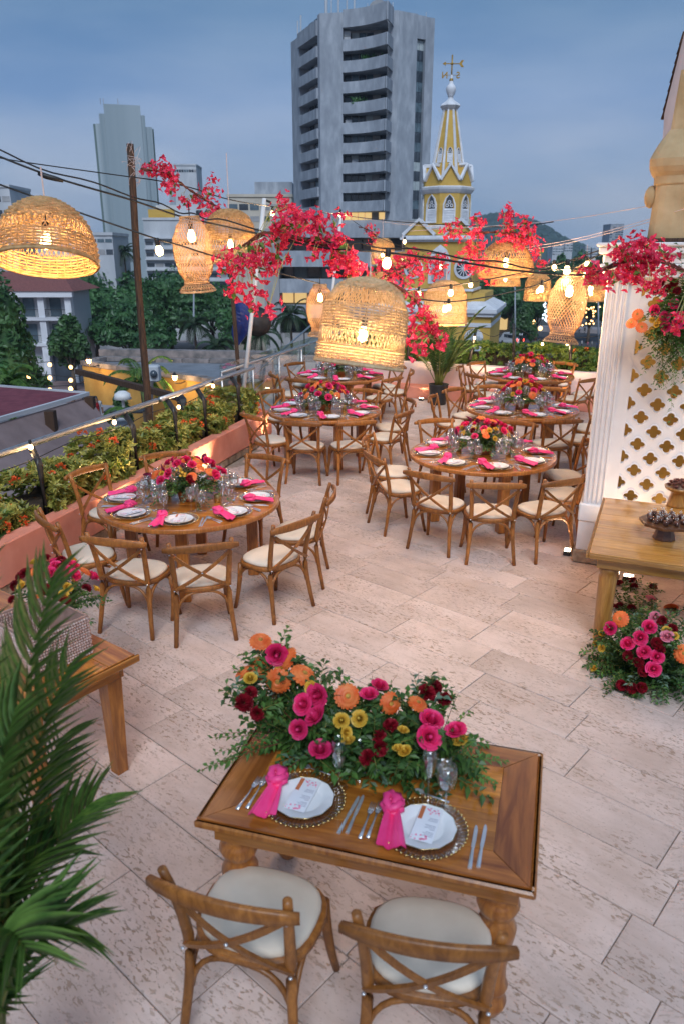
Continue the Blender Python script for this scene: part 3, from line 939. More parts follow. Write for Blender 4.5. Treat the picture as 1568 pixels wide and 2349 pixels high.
def charger_mesh(detail):
    n = 96 if detail else 48
    m = MB()
    vs, fs = [], []
    prof = [(0.0, 0.004), (0.085, 0.004), (0.10, 0.006), (0.15, 0.016), (0.168, 0.02)]
    for r, z in prof:
        for i in range(n):
            a = 2 * pi * i / n
            k = (0.5 - 0.5 * math.cos(a * 48)) if detail else 0.5
            rr = r * (1 + (0.012 * k if r > 0.09 else 0))
            zz = z + (0.004 * k if r > 0.09 else 0)
            vs.append((max(rr, 0.001) * math.cos(a), max(rr, 0.001) * math.sin(a), zz))
    for k in range(len(prof) - 1):
        for i in range(n):
            j = (i + 1) % n
            fs.append((k * n + i, k * n + j, (k + 1) * n + j, (k + 1) * n + i))
    m.add(vs, fs)
    return m.mesh('charger_glass', MT['charger_glass'], True)
def beads_mesh(detail):
    m = MB()
    nb = 48
    for i in range(nb):
        a = 2 * pi * (i + 0.5) / nb
        m.ball((0.169 * math.cos(a), 0.169 * math.sin(a), 0.0215), 0.0056, 6 if detail else 4, 4 if detail else 2)
    return m.mesh('gold_bead_rim', MT['gold'], True)
def ribs_mesh():
    m = MB()
    for i in range(48):
        a = 2 * pi * i / 48
        m.tube([(0.1 * math.cos(a), 0.1 * math.sin(a), 0.0085), (0.135 * math.cos(a), 0.135 * math.sin(a), 0.0155), (0.167 * math.cos(a), 0.167 * math.sin(a), 0.0235)], [0.0012, 0.002, 0.0026], 4)
    return m.mesh('moulded_rib', MT['charger_glass'], True)
def plate_mesh():
    n = 72
    m = MB()
    prof = [(0.001, 0.0135), (0.07, 0.0135), (0.078, 0.015), (0.086, 0.0215), (0.122, 0.026), (0.125, 0.0275), (0.123, 0.0235), (0.08, 0.011), (0.07, 0.0088), (0.001, 0.0085)]
    vs, fs = [], []
    for r, z in prof:
        for i in range(n):
            a = 2 * pi * i / n
            rr = r * (1 + (0.035 * abs(math.sin(a * 6)) ** 0.7 + 0.008 * math.cos(a * 24) - 0.02 if r > 0.11 else 0))
            vs.append((rr * math.cos(a), rr * math.sin(a), z))
    for k in range(len(prof) - 1):
        for i in range(n):
            j = (i + 1) % n
            fs.append((k * n + i, k * n + j, (k + 1) * n + j, (k + 1) * n + i))
    m.add(vs, fs)
    return m.mesh('plate', MT['china'], True)
def plate_rim():
    n = 72
    pts = []
    for i in range(n):
        a = 2 * pi * i / n
        rr = 0.125 * (1 + 0.035 * abs(math.sin(a * 6)) ** 0.7 + 0.008 * math.cos(a * 24) - 0.02)
        pts.append((rr * math.cos(a), rr * math.sin(a), 0.0275))
    return MB().tube(pts, 0.0013, 4, closed=True).mesh('gilt_edge', MT['gold'], True)
CH, CHB, CHR, PLT, PLR = charger_mesh(True), beads_mesh(True), ribs_mesh(), plate_mesh(), plate_rim()
CH2, CHB2 = charger_mesh(False), beads_mesh(False)
def napkin_mesh(seed):
    rr = random.Random(seed)
    m = MB()
    # tail: a folded strip from the knot towards the diner, with pleats
    L, nx, ny = 0.19, 12, 12
    def sheet(x0, x1, w0, w1, z0, sgn, L, ph, yb):
        vs, fs = [], []
        for j in range(ny + 1):
            f = j / ny
            w_ = w0 + (w1 - w0) * f ** 0.8
            cxx = x0 + (x1 - x0) * f
            for i in range(nx + 1):
                g = i / nx - 0.5
                z = z0 + 0.012 * (math.cos(g * 9 + ph + f) + 0.5 * math.cos(g * 21 - ph + 2 * f)) * (1 - 0.35 * f) + 0.012 * (1 - f) - 0.006 * f
                vs.append((cxx + g * w_, yb + sgn * L * f * (1 - 0.1 * abs(g) * (1 if sgn < 0 else -1)), max(z, 0.004)))
        for j in range(ny):
            for i in range(nx):
                a = j * (nx + 1) + i
                fs.append((a, a + 1, a + nx + 2, a + nx + 1))
        b = len(vs)
        vs2 = [(x, y, z - 0.004) for x, y, z in vs]
        m.add(vs + vs2, fs + [tuple(b + q for q in reversed(f_)) for f_ in fs])
    sheet(0.0, -0.02 + rr.uniform(-.02, .02), 0.05, 0.115, 0.02, -1, L, rr.uniform(0, 3), 0.0)
    sheet(0.0, 0.01, 0.05, 0.03, 0.028, 1, 0.035, 1.0, 0.0)
    # knot: twisted loops
    for k in range(3):
        ph = k * 2.1 + rr.uniform(0, 1)
        pts = []
        for i in range(15):
            a = 2 * pi * i / 14
            pts.append((0.034 * math.cos(a) * (1 - 0.12 * k), 0.018 + 0.036 * math.sin(a) * (0.8 + 0.15 * k) + 0.006 * k, 0.034 + 0.014 * math.sin(a + ph) + 0.004 * k))
        m.tube(pts, [0.017 + 0.004 * math.sin(3 * i + k) for i in range(15)], 7, 0.8)
    m.tube([(0.0, -0.012, 0.03), (0.02, 0.03, 0.058), (-0.012, 0.06, 0.05), (0.03, 0.085, 0.03)], [0.02, 0.022, 0.02, 0.012], 8, 0.8)
    return m.mesh('napkin', MT['napkin'], True)
NAP = [napkin_mesh(k) for k in range(4)]
def fork_mesh():
    m = MB()
    m.tube([(0, -0.10, 0.004), (0, -0.06, 0.006), (0, 0.0, 0.005), (0, 0.04, 0.009)], [0.0085, 0.0065, 0.0032, 0.004], 8, 0.4)
    m.add([(-.011, .05, .009), (.011, .05, .009), (.012, .066, .008), (-.012, .066, .008), (-.004, .036, .009), (.004, .036, .009),
           (-.011, .05, .0068), (.011, .05, .0068), (.012, .066, .0058), (-.012, .066, .0058), (-.004, .036, .0068), (.004, .036, .0068)],
          [(4, 5, 1, 0), (0, 1, 2, 3), (10, 6, 7, 11), (6, 9, 8, 7), (0, 3, 9, 6), (1, 7, 8, 2), (4, 0, 6, 10), (5, 11, 7, 1)])
    for i in range(4):
        x = -0.0098 + i * 0.00653
        m.tube([(x, 0.063, 0.0072), (x, 0.085, 0.0072), (x, 0.108, 0.011)], [0.0019, 0.0017, 0.001], 4, 0.7)
    return m.mesh('fork', MT['silver'], True)
def knife_mesh():
    m = MB()
    m.tube([(0, -0.115, 0.004), (0, -0.07, 0.005), (0, -0.01, 0.005)], [0.0085, 0.0075, 0.0055], 8, 0.55)
    m.prism([(-0.007, -0.01), (0.0065, -0.01), (0.0085, 0.03), (0.0085, 0.09), (0.004, 0.11), (-0.002, 0.115), (-0.0055, 0.1), (-0.0065, 0.03)], 0.0035, 0.0055)
    return m.mesh('knife', MT['silver'])
def spoon_mesh():
    m = MB()
    m.tube([(0, -0.085, 0.004), (0, -0.04, 0.006), (0, 0.03, 0.006)], [0.007, 0.005, 0.003], 8, 0.45)
    m.lathe([(0.003, -0.001), (0.012, 0.002), (0.0155, 0.007), (0.013, 0.0065), (0.003, 0.002)], 14, Matrix.Translation((0, 0.05, 0.003)) @ Matrix.Diagonal((1, 1.45, 1, 1)))
    return m.mesh('spoon', MT['silver'], True)
FORK, KNIFE, SPOON = fork_mesh(), knife_mesh(), spoon_mesh()
# menu card: white card, copper band, flowers at two corners and lines of print
CARD = MB().box(-0.045, 0.045, -0.095, 0.095, 0, 0.0008).mesh('menu_card', MT['card'])
BAND = MB().box(-0.043, -0.026, 0.02, 0.094, 0.0008, 0.0016).mesh('copper_band', MT['card_band'])
def print_mesh():
    m, rr = MB(), random.Random(5)
    for blk, y0 in enumerate((0.034, -0.005, -0.042)):
        for k in range(4 if blk else 3):
            L = rr.uniform(0.02, 0.044)
            x1 = 0.038
            m.box(x1 - L, x1, y0 - k * 0.0075, y0 - k * 0.0075 + 0.0026, 0.0008, 0.0013)
    return m.mesh('print', MT['card_ink'])
def bloom_print():
    m, rr = MB(), random.Random(3)
    for cx, cy, n in ((0.012, 0.072, 16), (-0.012, -0.078, 16)):
        for k in range(n):
            x, y, r = cx + rr.uniform(-0.03, 0.03), cy + rr.uniform(-0.014, 0.016), rr.uniform(0.002, 0.0055)
            m.lathe([(r, 0.0008), (r * 0.9, 0.0014)], 6, Matrix.Translation((x, y, 0)))
    return m.mesh('flower_print', MT['card_pink'])
PRN, FPR = print_mesh(), bloom_print()
def put(name, me, M, label, cat, group, kids=()):
    o = tag(link(name, me), label, cat, group)
    o.matrix_world = M
    for n_, me_ in kids:
        link(n_, me_, o)
    return o
def setting(base, rz, z, where, lv, full=True, tb='', nap_side=-1, detail=True):
    """one place: base = centre of the plate, rz turns +y away from the diner"""
    B = TRS((base[0], base[1], z), rz)
    j = lambda a: R.uniform(-a, a)
    c = put('charger_plate', CH if detail else CH2, B, f'glass charger with gold beaded rim {where}', 'charger', 'glass chargers',
            (('gold_bead_rim', CHB if detail else CHB2),) + ((('moulded_rib', CHR),) if detail else ()))
    put('dinner_plate', PLT, B @ TRS((0, 0, 0.0), j(1)), f'white scalloped dinner plate {where}', 'plate', 'dinner plates', (('gilt_edge', PLR),) if detail else ())
    kids = (('copper_band', BAND), ('print', PRN), ('flower_print', FPR)) if lv > 0 else (('copper_band', BAND),)
    put('menu_card', CARD, B @ TRS((0.0 + j(.01), 0.01, 0.0285), -0.12 + j(0.12), 0.02), f'white floral menu card {where}', 'card', 'menu cards', kids)
    put('napkin', R.choice(NAP), B @ TRS((-0.135 + j(.01), 0.035 + j(.03), 0.018), 0.2 + j(0.25)), f'knotted hot pink napkin {where}', 'napkin', 'pink napkins')
    if lv >= 0:
        put('fork', FORK, B @ TRS((-0.235 + j(.006), -0.02 + j(.01), 0), 0.02 + j(.08)), f'outer fork {where}', 'fork', 'forks')
        put('fork', FORK, B @ TRS((-0.205 + j(.006), -0.005 + j(.01), 0), j(.08)), f'inner fork {where}', 'fork', 'forks')
        put('knife', KNIFE, B @ TRS((0.195 + j(.006), -0.02 + j(.01), 0), j(.07)), f'inner knife {where}', 'knife', 'knives')
        put('knife', KNIFE, B @ TRS((0.222 + j(.006), -0.01 + j(.01), 0), -0.03 + j(.07)), f'outer knife {where}', 'knife', 'knives')
        if lv > 0:
            put('spoon', SPOON, B @ TRS((-0.02, 0.205, 0), 1.45 + j(.1)), f'dessert spoon {where}', 'spoon', 'spoons')
    return B
# ================================================================ flower heads (unit: metres, opening towards +z)
def rose_mesh(name, mat):
    rr = random.Random(2)
    m = MB()
    def petal_(ang, r0, h0, w, lean, curl):
        vs, fs = [], []
        nu, nv = 4, 4
        for j in range(nv + 1):
            f = j / nv
            for i in range(nu + 1):
                g = (i / nu - 0.5) * 2
                rad_ = r0 + lean * f * f + curl * max(0, f - 0.6) * 1.6
                a = ang + g * w * (0.6 + 0.5 * math.sin(pi * min(1, 0.25 + f * 0.75)))
                z = h0 * f * (1 - 0.10 * g * g) - curl * max(0, f - 0.75) * 1.1
                vs.append((rad_ * math.cos(a), rad_ * math.sin(a), z))
        for j in range(nv):
            for i in range(nu):
                q = j * (nu + 1) + i
                fs.append((q, q + 1, q + nu + 2, q + nu + 1))
        m.add(vs, fs)
    for k, (n, r0, h0, w, lean, curl) in enumerate(((3, 0.007, 0.048, 1.35, -0.003, 0.0), (3, 0.010, 0.049, 1.2, 0.001, 0.001), (4, 0.012, 0.047, 1.0, 0.006, 0.002), (5, 0.013, 0.043, 0.85, 0.012, 0.004), (5, 0.014, 0.037, 0.85, 0.019, 0.006), (6, 0.014, 0.029, 0.74, 0.027, 0.008))):
        for i in range(n):
            petal_(2 * pi * i / n + k * 0.7 + rr.uniform(-.15, .15), r0, h0 * rr.uniform(0.95, 1.04), w, lean, curl)
    m.ball((0, 0, 0.0375), 0.008, 8, 5, 1.4)
    return m.mesh(name, mat, True)
def gerbera_mesh():
    m = MB()
    for lay, (n, L, w_, z0, dz) in enumerate(((18, 0.052, 0.0155, 0.005, 0.006), (17, 0.045, 0.014, 0.009, 0.011), (18, 0.029, 0.009, 0.013, 0.013))):
        for i in range(n):
            a = 2 * pi * (i + 0.37 * lay) / n
            c, s = math.cos(a), math.sin(a)
            pts = []
            for f, ww in ((0.12, 0.4), (0.55, 0.9), (0.88, 1.0), (1.0, 0.45)):
                zz = z0 + dz * math.sin(f * 2.2) - 0.006 * f * f
                for g in (-1, 1):
                    pts.append((c * L * f - s * g * w_ * ww / 2, s * L * f + c * g * w_ * ww / 2, zz + 0.0015))
            m.add(pts, [(0, 1, 3, 2), (2, 3, 5, 4), (4, 5, 7, 6)])
    return m.mesh('gerbera', MT['gerbera'])
def gerbera_eye():
    return MB().lathe([(0.001, 0.024), (0.008, 0.0235), (0.0125, 0.020), (0.0135, 0.012)], 12, cap=False).mesh('flower_eye', MT['gerbera_eye'], True)
def carnation_mesh():
    rr = random.Random(8)
    m = MB()
    for i in range(46):
        d = Vector((rr.gauss(0, 0.6), rr.gauss(0, 0.6), rr.uniform(0.15, 1))).normalized()
        s_ = d.orthogonal().normalized()
        s_ = (Matrix.Rotation(rr.uniform(0, 6), 3, d) @ s_)
        n_ = d.cross(s_)
        b = d * 0.008
        pts = []
        for f in (0, 0.5, 1):
            for g in (-1, -0.33, 0.33, 1):
                pts.append(b + d * (0.026 * f) + s_ * (g * 0.013 * (0.3 + 0.8 * f)) + n_ * (0.005 * f * math.sin(g * 7 + i)))
        m.add(pts, [(r * 4 + q, r * 4 + q + 1, r * 4 + q + 5, r * 4 + q + 4) for r in range(2) for q in range(3)])
    return m.mesh('carnation', MT['rose_red'])
def spray_mesh():
    rr = random.Random(9)
    m = MB()
    for k in range(7):
        c = rvec(rr) * 0.024
        for i in range(5):
            a = i * 1.256 + k
            leaf(m, c, Vector((math.cos(a), math.sin(a), 0.5)).normalized(), Vector((0, 0, 1)), 0.015, 0.014)
    return m.mesh('yellow_spray', MT['rose_yellow'])
def calla_mesh():
    m = MB()
    vs, fs = [], []
    n = 10
    for j in range(6):
        f = j / 5
        for i in range(n + 1):
            a = -2.6 + 5.2 * i / n
            r = 0.006 + 0.02 * f ** 1.6
            vs.append((r * math.cos(a), r * math.sin(a) , 0.07 * f * (1 - 0.35 * (i / n - 0.5) ** 2 * 4) + 0.02 * f * math.cos(a)))
    for j in range(5):
        for i in range(n):
            q = j * (n + 1) + i
            fs.append((q, q + 1, q + n + 2, q + n + 1))
    m.add(vs, fs)
    return m.mesh('calla', MT['calla'], True)
BL = {'pink_rose': rose_mesh('pink_rose', MT['rose_pink']), 'pale_rose': rose_mesh('pale_rose', MT['rose_pale']), 'yellow_rose': rose_mesh('yellow_rose', MT['rose_yellow']),
      'red_rose': rose_mesh('red_rose', MT['rose_red']), 'gerbera': gerbera_mesh(), 'carnation': carnation_mesh(), 'yellow_spray': spray_mesh(), 'calla': calla_mesh()}
GEYE = gerbera_eye()
def bloom(kind, parent, p, d, s=1.0):
    """p and d in the parent's own frame"""
    o = link(kind, BL[kind], parent)
    o.matrix_local = aim(p, d, s, R.uniform(0, 6))
    if kind == 'gerbera':
        link('flower_eye', GEYE, o)
    return o
def sprig(mb, p, d, L, nl, lw, ll, droop=0.4, stem=None):
    """a leafy twig: curved stem with leaves to both sides"""
    d = d.normalized()
    q = Vector(p)
    pts = [q.copy()]
    seg = L / 8
    for k in range(8):
        d = (d + Vector((0, 0, -droop * 0.09)) + rvec() * 0.07).normalized()
        q = q + d * seg
        pts.append(q.copy())
    if stem is not None:
        stem.tube(pts, [0.0022 - 0.0002 * i for i in range(9)], 4)
    for k in range(nl):
        f = (k + 0.6) / nl
        i = min(7, int(f * 8))
        b = pts[i].lerp(pts[i + 1], f * 8 - i)
        t_ = (pts[i + 1] - pts[i]).normalized()
        s_ = t_.cross(Vector((0, 0, 1)))
        if s_.length < 0.05:
            s_ = Vector((1, 0, 0))
        s_ = Matrix.Rotation(R.uniform(-0.7, 0.7), 3, t_) @ s_.normalized()
        sg = 1 if k % 2 else -1
        dd = (s_ * sg + t_ * R.uniform(0.4, 0.9)).normalized()
        leaf(mb, b, dd, (Vector((0, 0, 1)) + rvec() * 0.4).normalized(), ll * R.uniform(0.75, 1.2) * (1 - 0.35 * f), lw * R.uniform(0.8, 1.1))
def arrangement(name, label, loc, rx, ry, h, counts, rz=0.0, pot=None, n_sprig=70, z0=0.0, group=None, size=1.0, explicit=None, leafL=0.05, spill=0.35):
    t = thing(name, label, 'flowers', loc, rz, group)
    lm = {k: MB() for k in ('leaf_dark', 'leaf_mid', 'leaf_grey')}
    st = MB()
    for i in range(n_sprig):
        a = R.uniform(0, 2 * pi)
        e = R.random() ** 0.7
        d = Vector((math.cos(a) * rx * e, math.sin(a) * ry * e, h * (1.05 - 0.75 * e) * R.uniform(0.7, 1.1)))
        b = Vector((d.x * 0.3, d.y * 0.3, z0 + 0.02))
        L = d.length * R.uniform(0.75, 1.08)
        m = lm['leaf_dark'] if R.random() < 0.55 else (lm['leaf_mid'] if R.random() < 0.88 else lm['leaf_grey'])
        sprig(m, b, d, L, int(10 + L * 40), leafL * 0.42, leafL, spill + e * 0.9, st)
    for kind, p, d, s_ in (explicit or ()):           # every placed bloom stands on its own leafy stem
        for q in range(2):
            b = Vector((p.x * 0.55, p.y * 0.45 + 0.02, z0 + 0.02))
            e = p - d * 0.035 - b + rvec() * 0.035
            sprig(lm['leaf_dark' if q else 'leaf_mid'], b, e, e.length * 1.02, int(12 + e.length * 45), leafL * 0.42, leafL, 0.05, st)
        for q in range(3):
            v_ = (rvec() + Vector((0, 0, 0.2))).normalized()
            sprig(lm['leaf_dark' if q else ('leaf_mid' if R.random() < 0.75 else 'leaf_grey')], p - d * 0.05, v_, 0.11, 9, leafL * 0.4, leafL * 0.85, 0.2, st)
    for k, m in lm.items():
        if m.v:
            struct(m.obj('foliage', MT[k], t), 'stuff')
    struct(st.obj('stems', MT['palm_stem'], t), 'stuff')
    if pot == 'clay':
        MB().lathe([(0.07, 0), (0.095, 0.002), (0.115, 0.09), (0.118, 0.10), (0.11, 0.1), (0.09, 0.07)], 22).obj('bowl', MT['clay'], t, True)
    k = 0
    lst = [c for c, n in counts for _ in range(n)]
    R.shuffle(lst)
    for kind in lst:
        a = k * 2.39996 + R.uniform(-.3, .3)
        e = math.sqrt((k + 0.5) / len(lst)) * 0.95
        k += 1
        p = Vector((math.cos(a) * rx * e, math.sin(a) * ry * e, z0 + h * math.sqrt(max(0.05, 1 - e * e * 0.9)) * R.uniform(0.88, 1.08)))
        d = Vector((p.x / rx * 0.9, p.y / ry * 0.9, 0.55 + R.uniform(-.1, .3))) + rvec() * 0.25
        s_ = {'gerbera': 0.95, 'yellow_rose': 0.7, 'carnation': 1.0, 'yellow_spray': 1.0, 'calla': 1.0}.get(kind, 1.0) * size * R.uniform(0.85, 1.12)
        bloom(kind, t, p, d.normalized(), s_)
    if explicit:
        for kind, p, d, s_ in explicit:
            bloom(kind, t, p, d, s_)
    return t
# ================================================================ round tables
RT = 0.835
def round_table(nm, x, y, rz, chairs, offs, desc, lv, blooms):
    t = thing('round_table', f'round wooden table, {desc}', 'table', (x, y, 0), rz, 'round dining tables')
    pw = 0.167
    for k in range(10):                                   # boards of the top
        a, b = -RT + 0.012 + k * pw * 0.986, -RT + 0.012 + (k + 1) * pw * 0.986 - 0.003
        r_ = RT - 0.014
        pts = []
        n = 7
        for i in range(n):
            xx = a + (b - a) * i / (n - 1)
            pts.append((xx, -math.sqrt(max(0.0005, r_ * r_ - min(abs(xx), r_ * 0.9995) ** 2))))
        for i in range(n - 1, -1, -1):
            xx = a + (b - a) * i / (n - 1)
            pts.append((xx, math.sqrt(max(0.0005, r_ * r_ - min(abs(xx), r_ * 0.9995) ** 2))))
        MB().prism(pts, 0.735, 0.77 + R.uniform(-0.0006, 0.0006)).obj('top_board', MT['table_wood_y'], t)
    rm = MB()
    prof = [(RT - 0.014, 0.728), (RT - 0.004, 0.726), (RT, 0.732), (RT, 0.762), (RT - 0.005, 0.768), (RT - 0.013, 0.7685)]
    rm.lathe(prof, 72, cap=False)
    rm.obj('rim', MT['table_wood_z'], t, True)
    MB().lathe([(RT - 0.015, 0.7345), (0.01, 0.7342)], 48, cap=False).obj('underside', MT['table_wood_z'], t)
    for q in range(4):
        a0 = q * pi / 2 + 0.1
        MB().box(-0.40, 0.40, -0.014, 0.014, 0.63, 0.734, Matrix.Rotation(a0 + pi / 4, 4, 'Z') @ Matrix.Translation((0, -0.41, 0))).obj('apron', MT['table_wood_z'], t)
        lx, ly = 0.57 * math.cos(a0), 0.57 * math.sin(a0)
        MB().cbox(-0.052, 0.052, -0.052, 0.052, 0, 0.734, 0.008, TRS((lx, ly, 0), a0)).obj('leg', MT['table_wood_z'], t)
    for a, r in chairs:
        ar = rad(a)
        chair(x + r * math.cos(ar), y + r * math.sin(ar), ar + pi / 2 + R.uniform(-0.06, 0.06),
              f'wooden cross-back chair with cream cushion at {clock(a)} of the {nm} round table', 'cross-back chairs at the round tables', lv > 0)
    for q in range(8):
        a = offs + q * 45 + R.uniform(-2, 2)
        ar = rad(a)
        where = f'at {clock(offs + q * 45)} of the {nm} round table'
        setting((x + 0.625 * math.cos(ar), y + 0.625 * math.sin(ar)), ar + pi / 2, 0.772, where, lv, True, nm, detail=lv > 0)
        for g, (kind, da, rr_) in enumerate((('wine', -11, 0.40), ('flute', -19, 0.365), ('water', -26, 0.42))):
            b = rad(a - da * 0.9 + R.uniform(-2, 2))
            r2 = rr_ + R.uniform(-0.015, 0.015)
            put(kind + '_glass', GL[kind], TRS((x + r2 * math.cos(b), y + r2 * math.sin(b), 0.772), R.uniform(0, 6), s=1.24),
                f'clear stemmed {kind} glass {where}', 'glass', 'glasses on the round tables')
    arrangement('flower_centrepiece', f'bowl of pink, orange and yellow flowers in the middle of the {nm} round table', (x, y, 0.772), 0.35, 0.32, 0.30, blooms, 0, 'clay', 90 if lv > 0 else 60, 0.08, 'round table centrepieces', 1.0 if lv > 0 else 1.12)
    for k in range(2):
        b = rad(offs + 70 + k * 165)
        put('votive_holder', VOT, TRS((x + 0.29 * math.cos(b), y + 0.29 * math.sin(b), 0.772)), f'small gold glass candle holder {"before" if k else "behind"} the flowers of the {nm} round table', 'candle holder', 'gold votives')
VOT = MB().lathe([(0.026, 0), (0.032, 0.004), (0.034, 0.07), (0.03, 0.075), (0.028, 0.07), (0.026, 0.01)], 16).mesh('votive_holder', MT['gold_vase'], True)
B1 = [('pink_rose', 17), ('gerbera', 9), ('yellow_spray', 10), ('yellow_rose', 5), ('calla', 5), ('carnation', 3)]
B2 = [('pink_rose', 13), ('gerbera', 13), ('yellow_rose', 9), ('calla', 2), ('carnation', 2)]
B3 = [('pink_rose', 11), ('gerbera', 13), ('yellow_rose', 6), ('carnation', 3)]
round_table('near-left', -1.42, 6.68, rad(-93), [(-142, 1.0), (-105, 1.02), (-76, 1.14), (-40, 1.06), (-4, 1.0), (63, 1.02), (111, 1.1), (150, 1.04)], -88, 'beside the terracotta planter in front of the yellow-green hedge', 1, B1)
round_table('near-right', 1.615, 8.40, rad(-80), [(-160, 1.04), (165, 1.04), (-122, 1.1), (-96, 1.22), (-69, 1.2), (-38, 1.04), (5, 1.0), (106, 1.12), (62, 1.1)], -85, 'beside the fluted white pillar', 1, B1)
round_table('middle-left', -0.257, 10.99, rad(-75), [(-137, 1.0), (-102, 1.06), (-71, 1.06), (-31, 1.0), (7, 0.98), (60, 1.0), (130, 1.06)], -80, 'in the middle of the row next to the stairs', 0, B2)
round_table('middle-right', 2.687, 11.14, rad(-70), [(-49, 1.03), (-4, 1.0), (-80, 1.06), (-117, 1.0), (128, 1.08), (98, 1.1), (56, 1.04), (165, 1.04)], -84, 'between the near and the rear tables behind the white pillar', 0, B2)
round_table('rear-left', -0.045, 14.36, rad(-80), [(133, 1.0), (-47, 1.05), (-81, 1.1), (-122, 1.04), (-158, 1.0), (-7, 1.04), (30, 1.02), (88, 1.05)], -82, 'deep in the terrace below the large basket lamp', -1, B3)
round_table('rear-right', 3.562, 14.38, rad(-80), [(129, 1.02), (164, 1.02), (-152, 1.0), (45, 1.04), (-55, 1.06), (-93, 1.06), (-22, 1.02)], -86, 'deep in the terrace in front of the clipped hedge', -1, B3)
# ================================================================ the table for two in front
FT = Vector((-0.583, 2.456, 0))
fa = rad(-15.9)
FTL, FTW, FTH = 1.315, 0.82, 0.78
ft = thing('sweetheart_table', 'rectangular polished wooden table with turned legs and a long flower arrangement', 'table', FT, fa)
bw_ = 0.155
def mitre(x0, x1, x2, x3, y0, y1, nm, mat):
    MB().prism([(x0, y0), (x1, y0), (x2, y1), (x3, y1)], FTH - 0.03, FTH).obj(nm, mat, ft)
e = 0.0015
MB().prism([(0.012, 0.012), (FTL - 0.012, 0.012), (FTL - bw_ - e, bw_ - e), (bw_ + e, bw_ - e)], FTH - 0.03, FTH).obj('border_board', MT['border_x'], ft)
MB().prism([(bw_ + e, FTW - bw_ + e), (FTL - bw_ - e, FTW - bw_ + e), (FTL - 0.012, FTW - 0.012), (0.012, FTW - 0.012)], FTH - 0.03, FTH).obj('border_board', MT['border_x'], ft)
MB().prism([(0.012, 0.012 + 2 * e), (bw_ - e, bw_ + e), (bw_ - e, FTW - bw_ - e), (0.012, FTW - 0.012 - 2 * e)], FTH - 0.03, FTH).obj('border_board', MT['border_y'], ft)
MB().prism([(FTL - bw_ + e, bw_ + e), (FTL - 0.012, 0.012 + 2 * e), (FTL - 0.012, FTW - 0.012 - 2 * e), (FTL - bw_ + e, FTW - bw_ - e)], FTH - 0.03, FTH).obj('border_board', MT['border_y'], ft)
ny = 5
for k in range(ny):
    y0 = bw_ + (FTW - 2 * bw_) * k / ny + 0.001
    y1 = bw_ + (FTW - 2 * bw_) * (k + 1) / ny - 0.001
    MB().box(bw_, FTL - bw_, y0, y1, FTH - 0.03, FTH - 0.0006 * (k % 2)).obj('top_board', MT['table_wood_x'], ft)
em = MB()
for (x0, x1, y0, y1) in ((-0.012, FTL + 0.012, -0.012, 0.012), (-0.012, FTL + 0.012, FTW - 0.012, FTW + 0.012), (-0.012, 0.012, 0.0125, FTW - 0.0125), (FTL - 0.012, FTL + 0.012, 0.0125, FTW - 0.0125)):
    MB().cbox(x0, x1, y0, y1, FTH - 0.036, FTH - 0.003, 0.009).obj('edge_moulding', MT['table_wood_z'], ft)
for (x0, x1, y0, y1) in ((0.045, FTL - 0.045, 0.05, 0.075), (0.045, FTL - 0.045, FTW - 0.075, FTW - 0.05), (0.045, 0.07, 0.076, FTW - 0.076), (FTL - 0.07, FTL - 0.045, 0.076, FTW - 0.076)):
    MB().cbox(x0, x1, y0, y1, FTH - 0.135, FTH - 0.031, 0.004).obj('apron', MT['table_wood_x'], ft)
def turned(z1):
    return [(0.028, 0), (0.036, 0.02), (0.046, 0.05), (0.05, 0.075), (0.04, 0.1), (0.034, 0.12), (0.046, 0.14), (0.05, 0.16), (0.042, 0.19), (0.04, 0.25), (0.048, 0.36), (0.058, 0.43), (0.06, 0.46), (0.048, 0.5), (0.042, 0.52), (0.056, 0.545), (0.064, 0.575), (0.056, 0.605), (0.046, 0.62), (0.052, 0.635), (0.052, z1)]
TLEG = MB().lathe([(r * 1.32, z) for r, z in turned(FTH - 0.132)], 24).mesh('turned_leg', MT['table_wood_z'], True)
for (x, y) in ((0.12, 0.125), (FTL - 0.12, 0.125), (0.12, FTW - 0.125), (FTL - 0.12, FTW - 0.125)):
    link('turned_leg', TLEG, ft, (x, y, 0))
FM = TRS(FT, fa)
def fl2w(x, y, z=0):
    return FM @ Vector((x, y, z))
def front_setting(px, py, where, kp):
    c = at(px, py, FTH + 0.02)
    B = setting(c, fa - 0.04, FTH + 0.001, where, 2)
    return c
sA = front_setting(697, 1832, 'beside the palm on the front table', 0)
sB = front_setting(972, 1898, 'at the front table away from the palm', 1)
for (px, py, kind, wh) in ((777, 1808, 'flute', 'in front of the yellow roses'), (822, 1783, 'wine', 'behind the flute beside the yellow roses'), (980, 1830, 'flute', 'next to the fern tip'), (1020, 1862, 'wine', 'in front of the fern tip'), (1008, 1815, 'water', 'behind the pair by the fern tip')):
    c = at(px, py, FTH)
    put(kind + '_glass', GL[kind], TRS((c.x, c.y, FTH + 0.001), 0, s=1.2), f'clear stemmed {kind} glass {wh} on the front table', 'glass', 'glasses on the front table')
for (px, py, ang, lab) in ((575, 2000, 0.18, 'cross-back chair drawn up to the front table beside the palm'), (985, 2120, -0.16, 'cross-back chair at the bottom edge of the photo under the turned leg')):
    pass
c = at(598, 2072, 0.51)
chair(c.x, c.y, rad(-17), 'wooden cross-back chair with cream cushion at the front table, beside the potted palm', 'chairs at the front table', True)
c = at(985, 2148, 0.51)
chair(c.x, c.y, rad(-10), 'wooden cross-back chair with cream cushion at the front table, away from the potted palm', 'chairs at the front table', True)
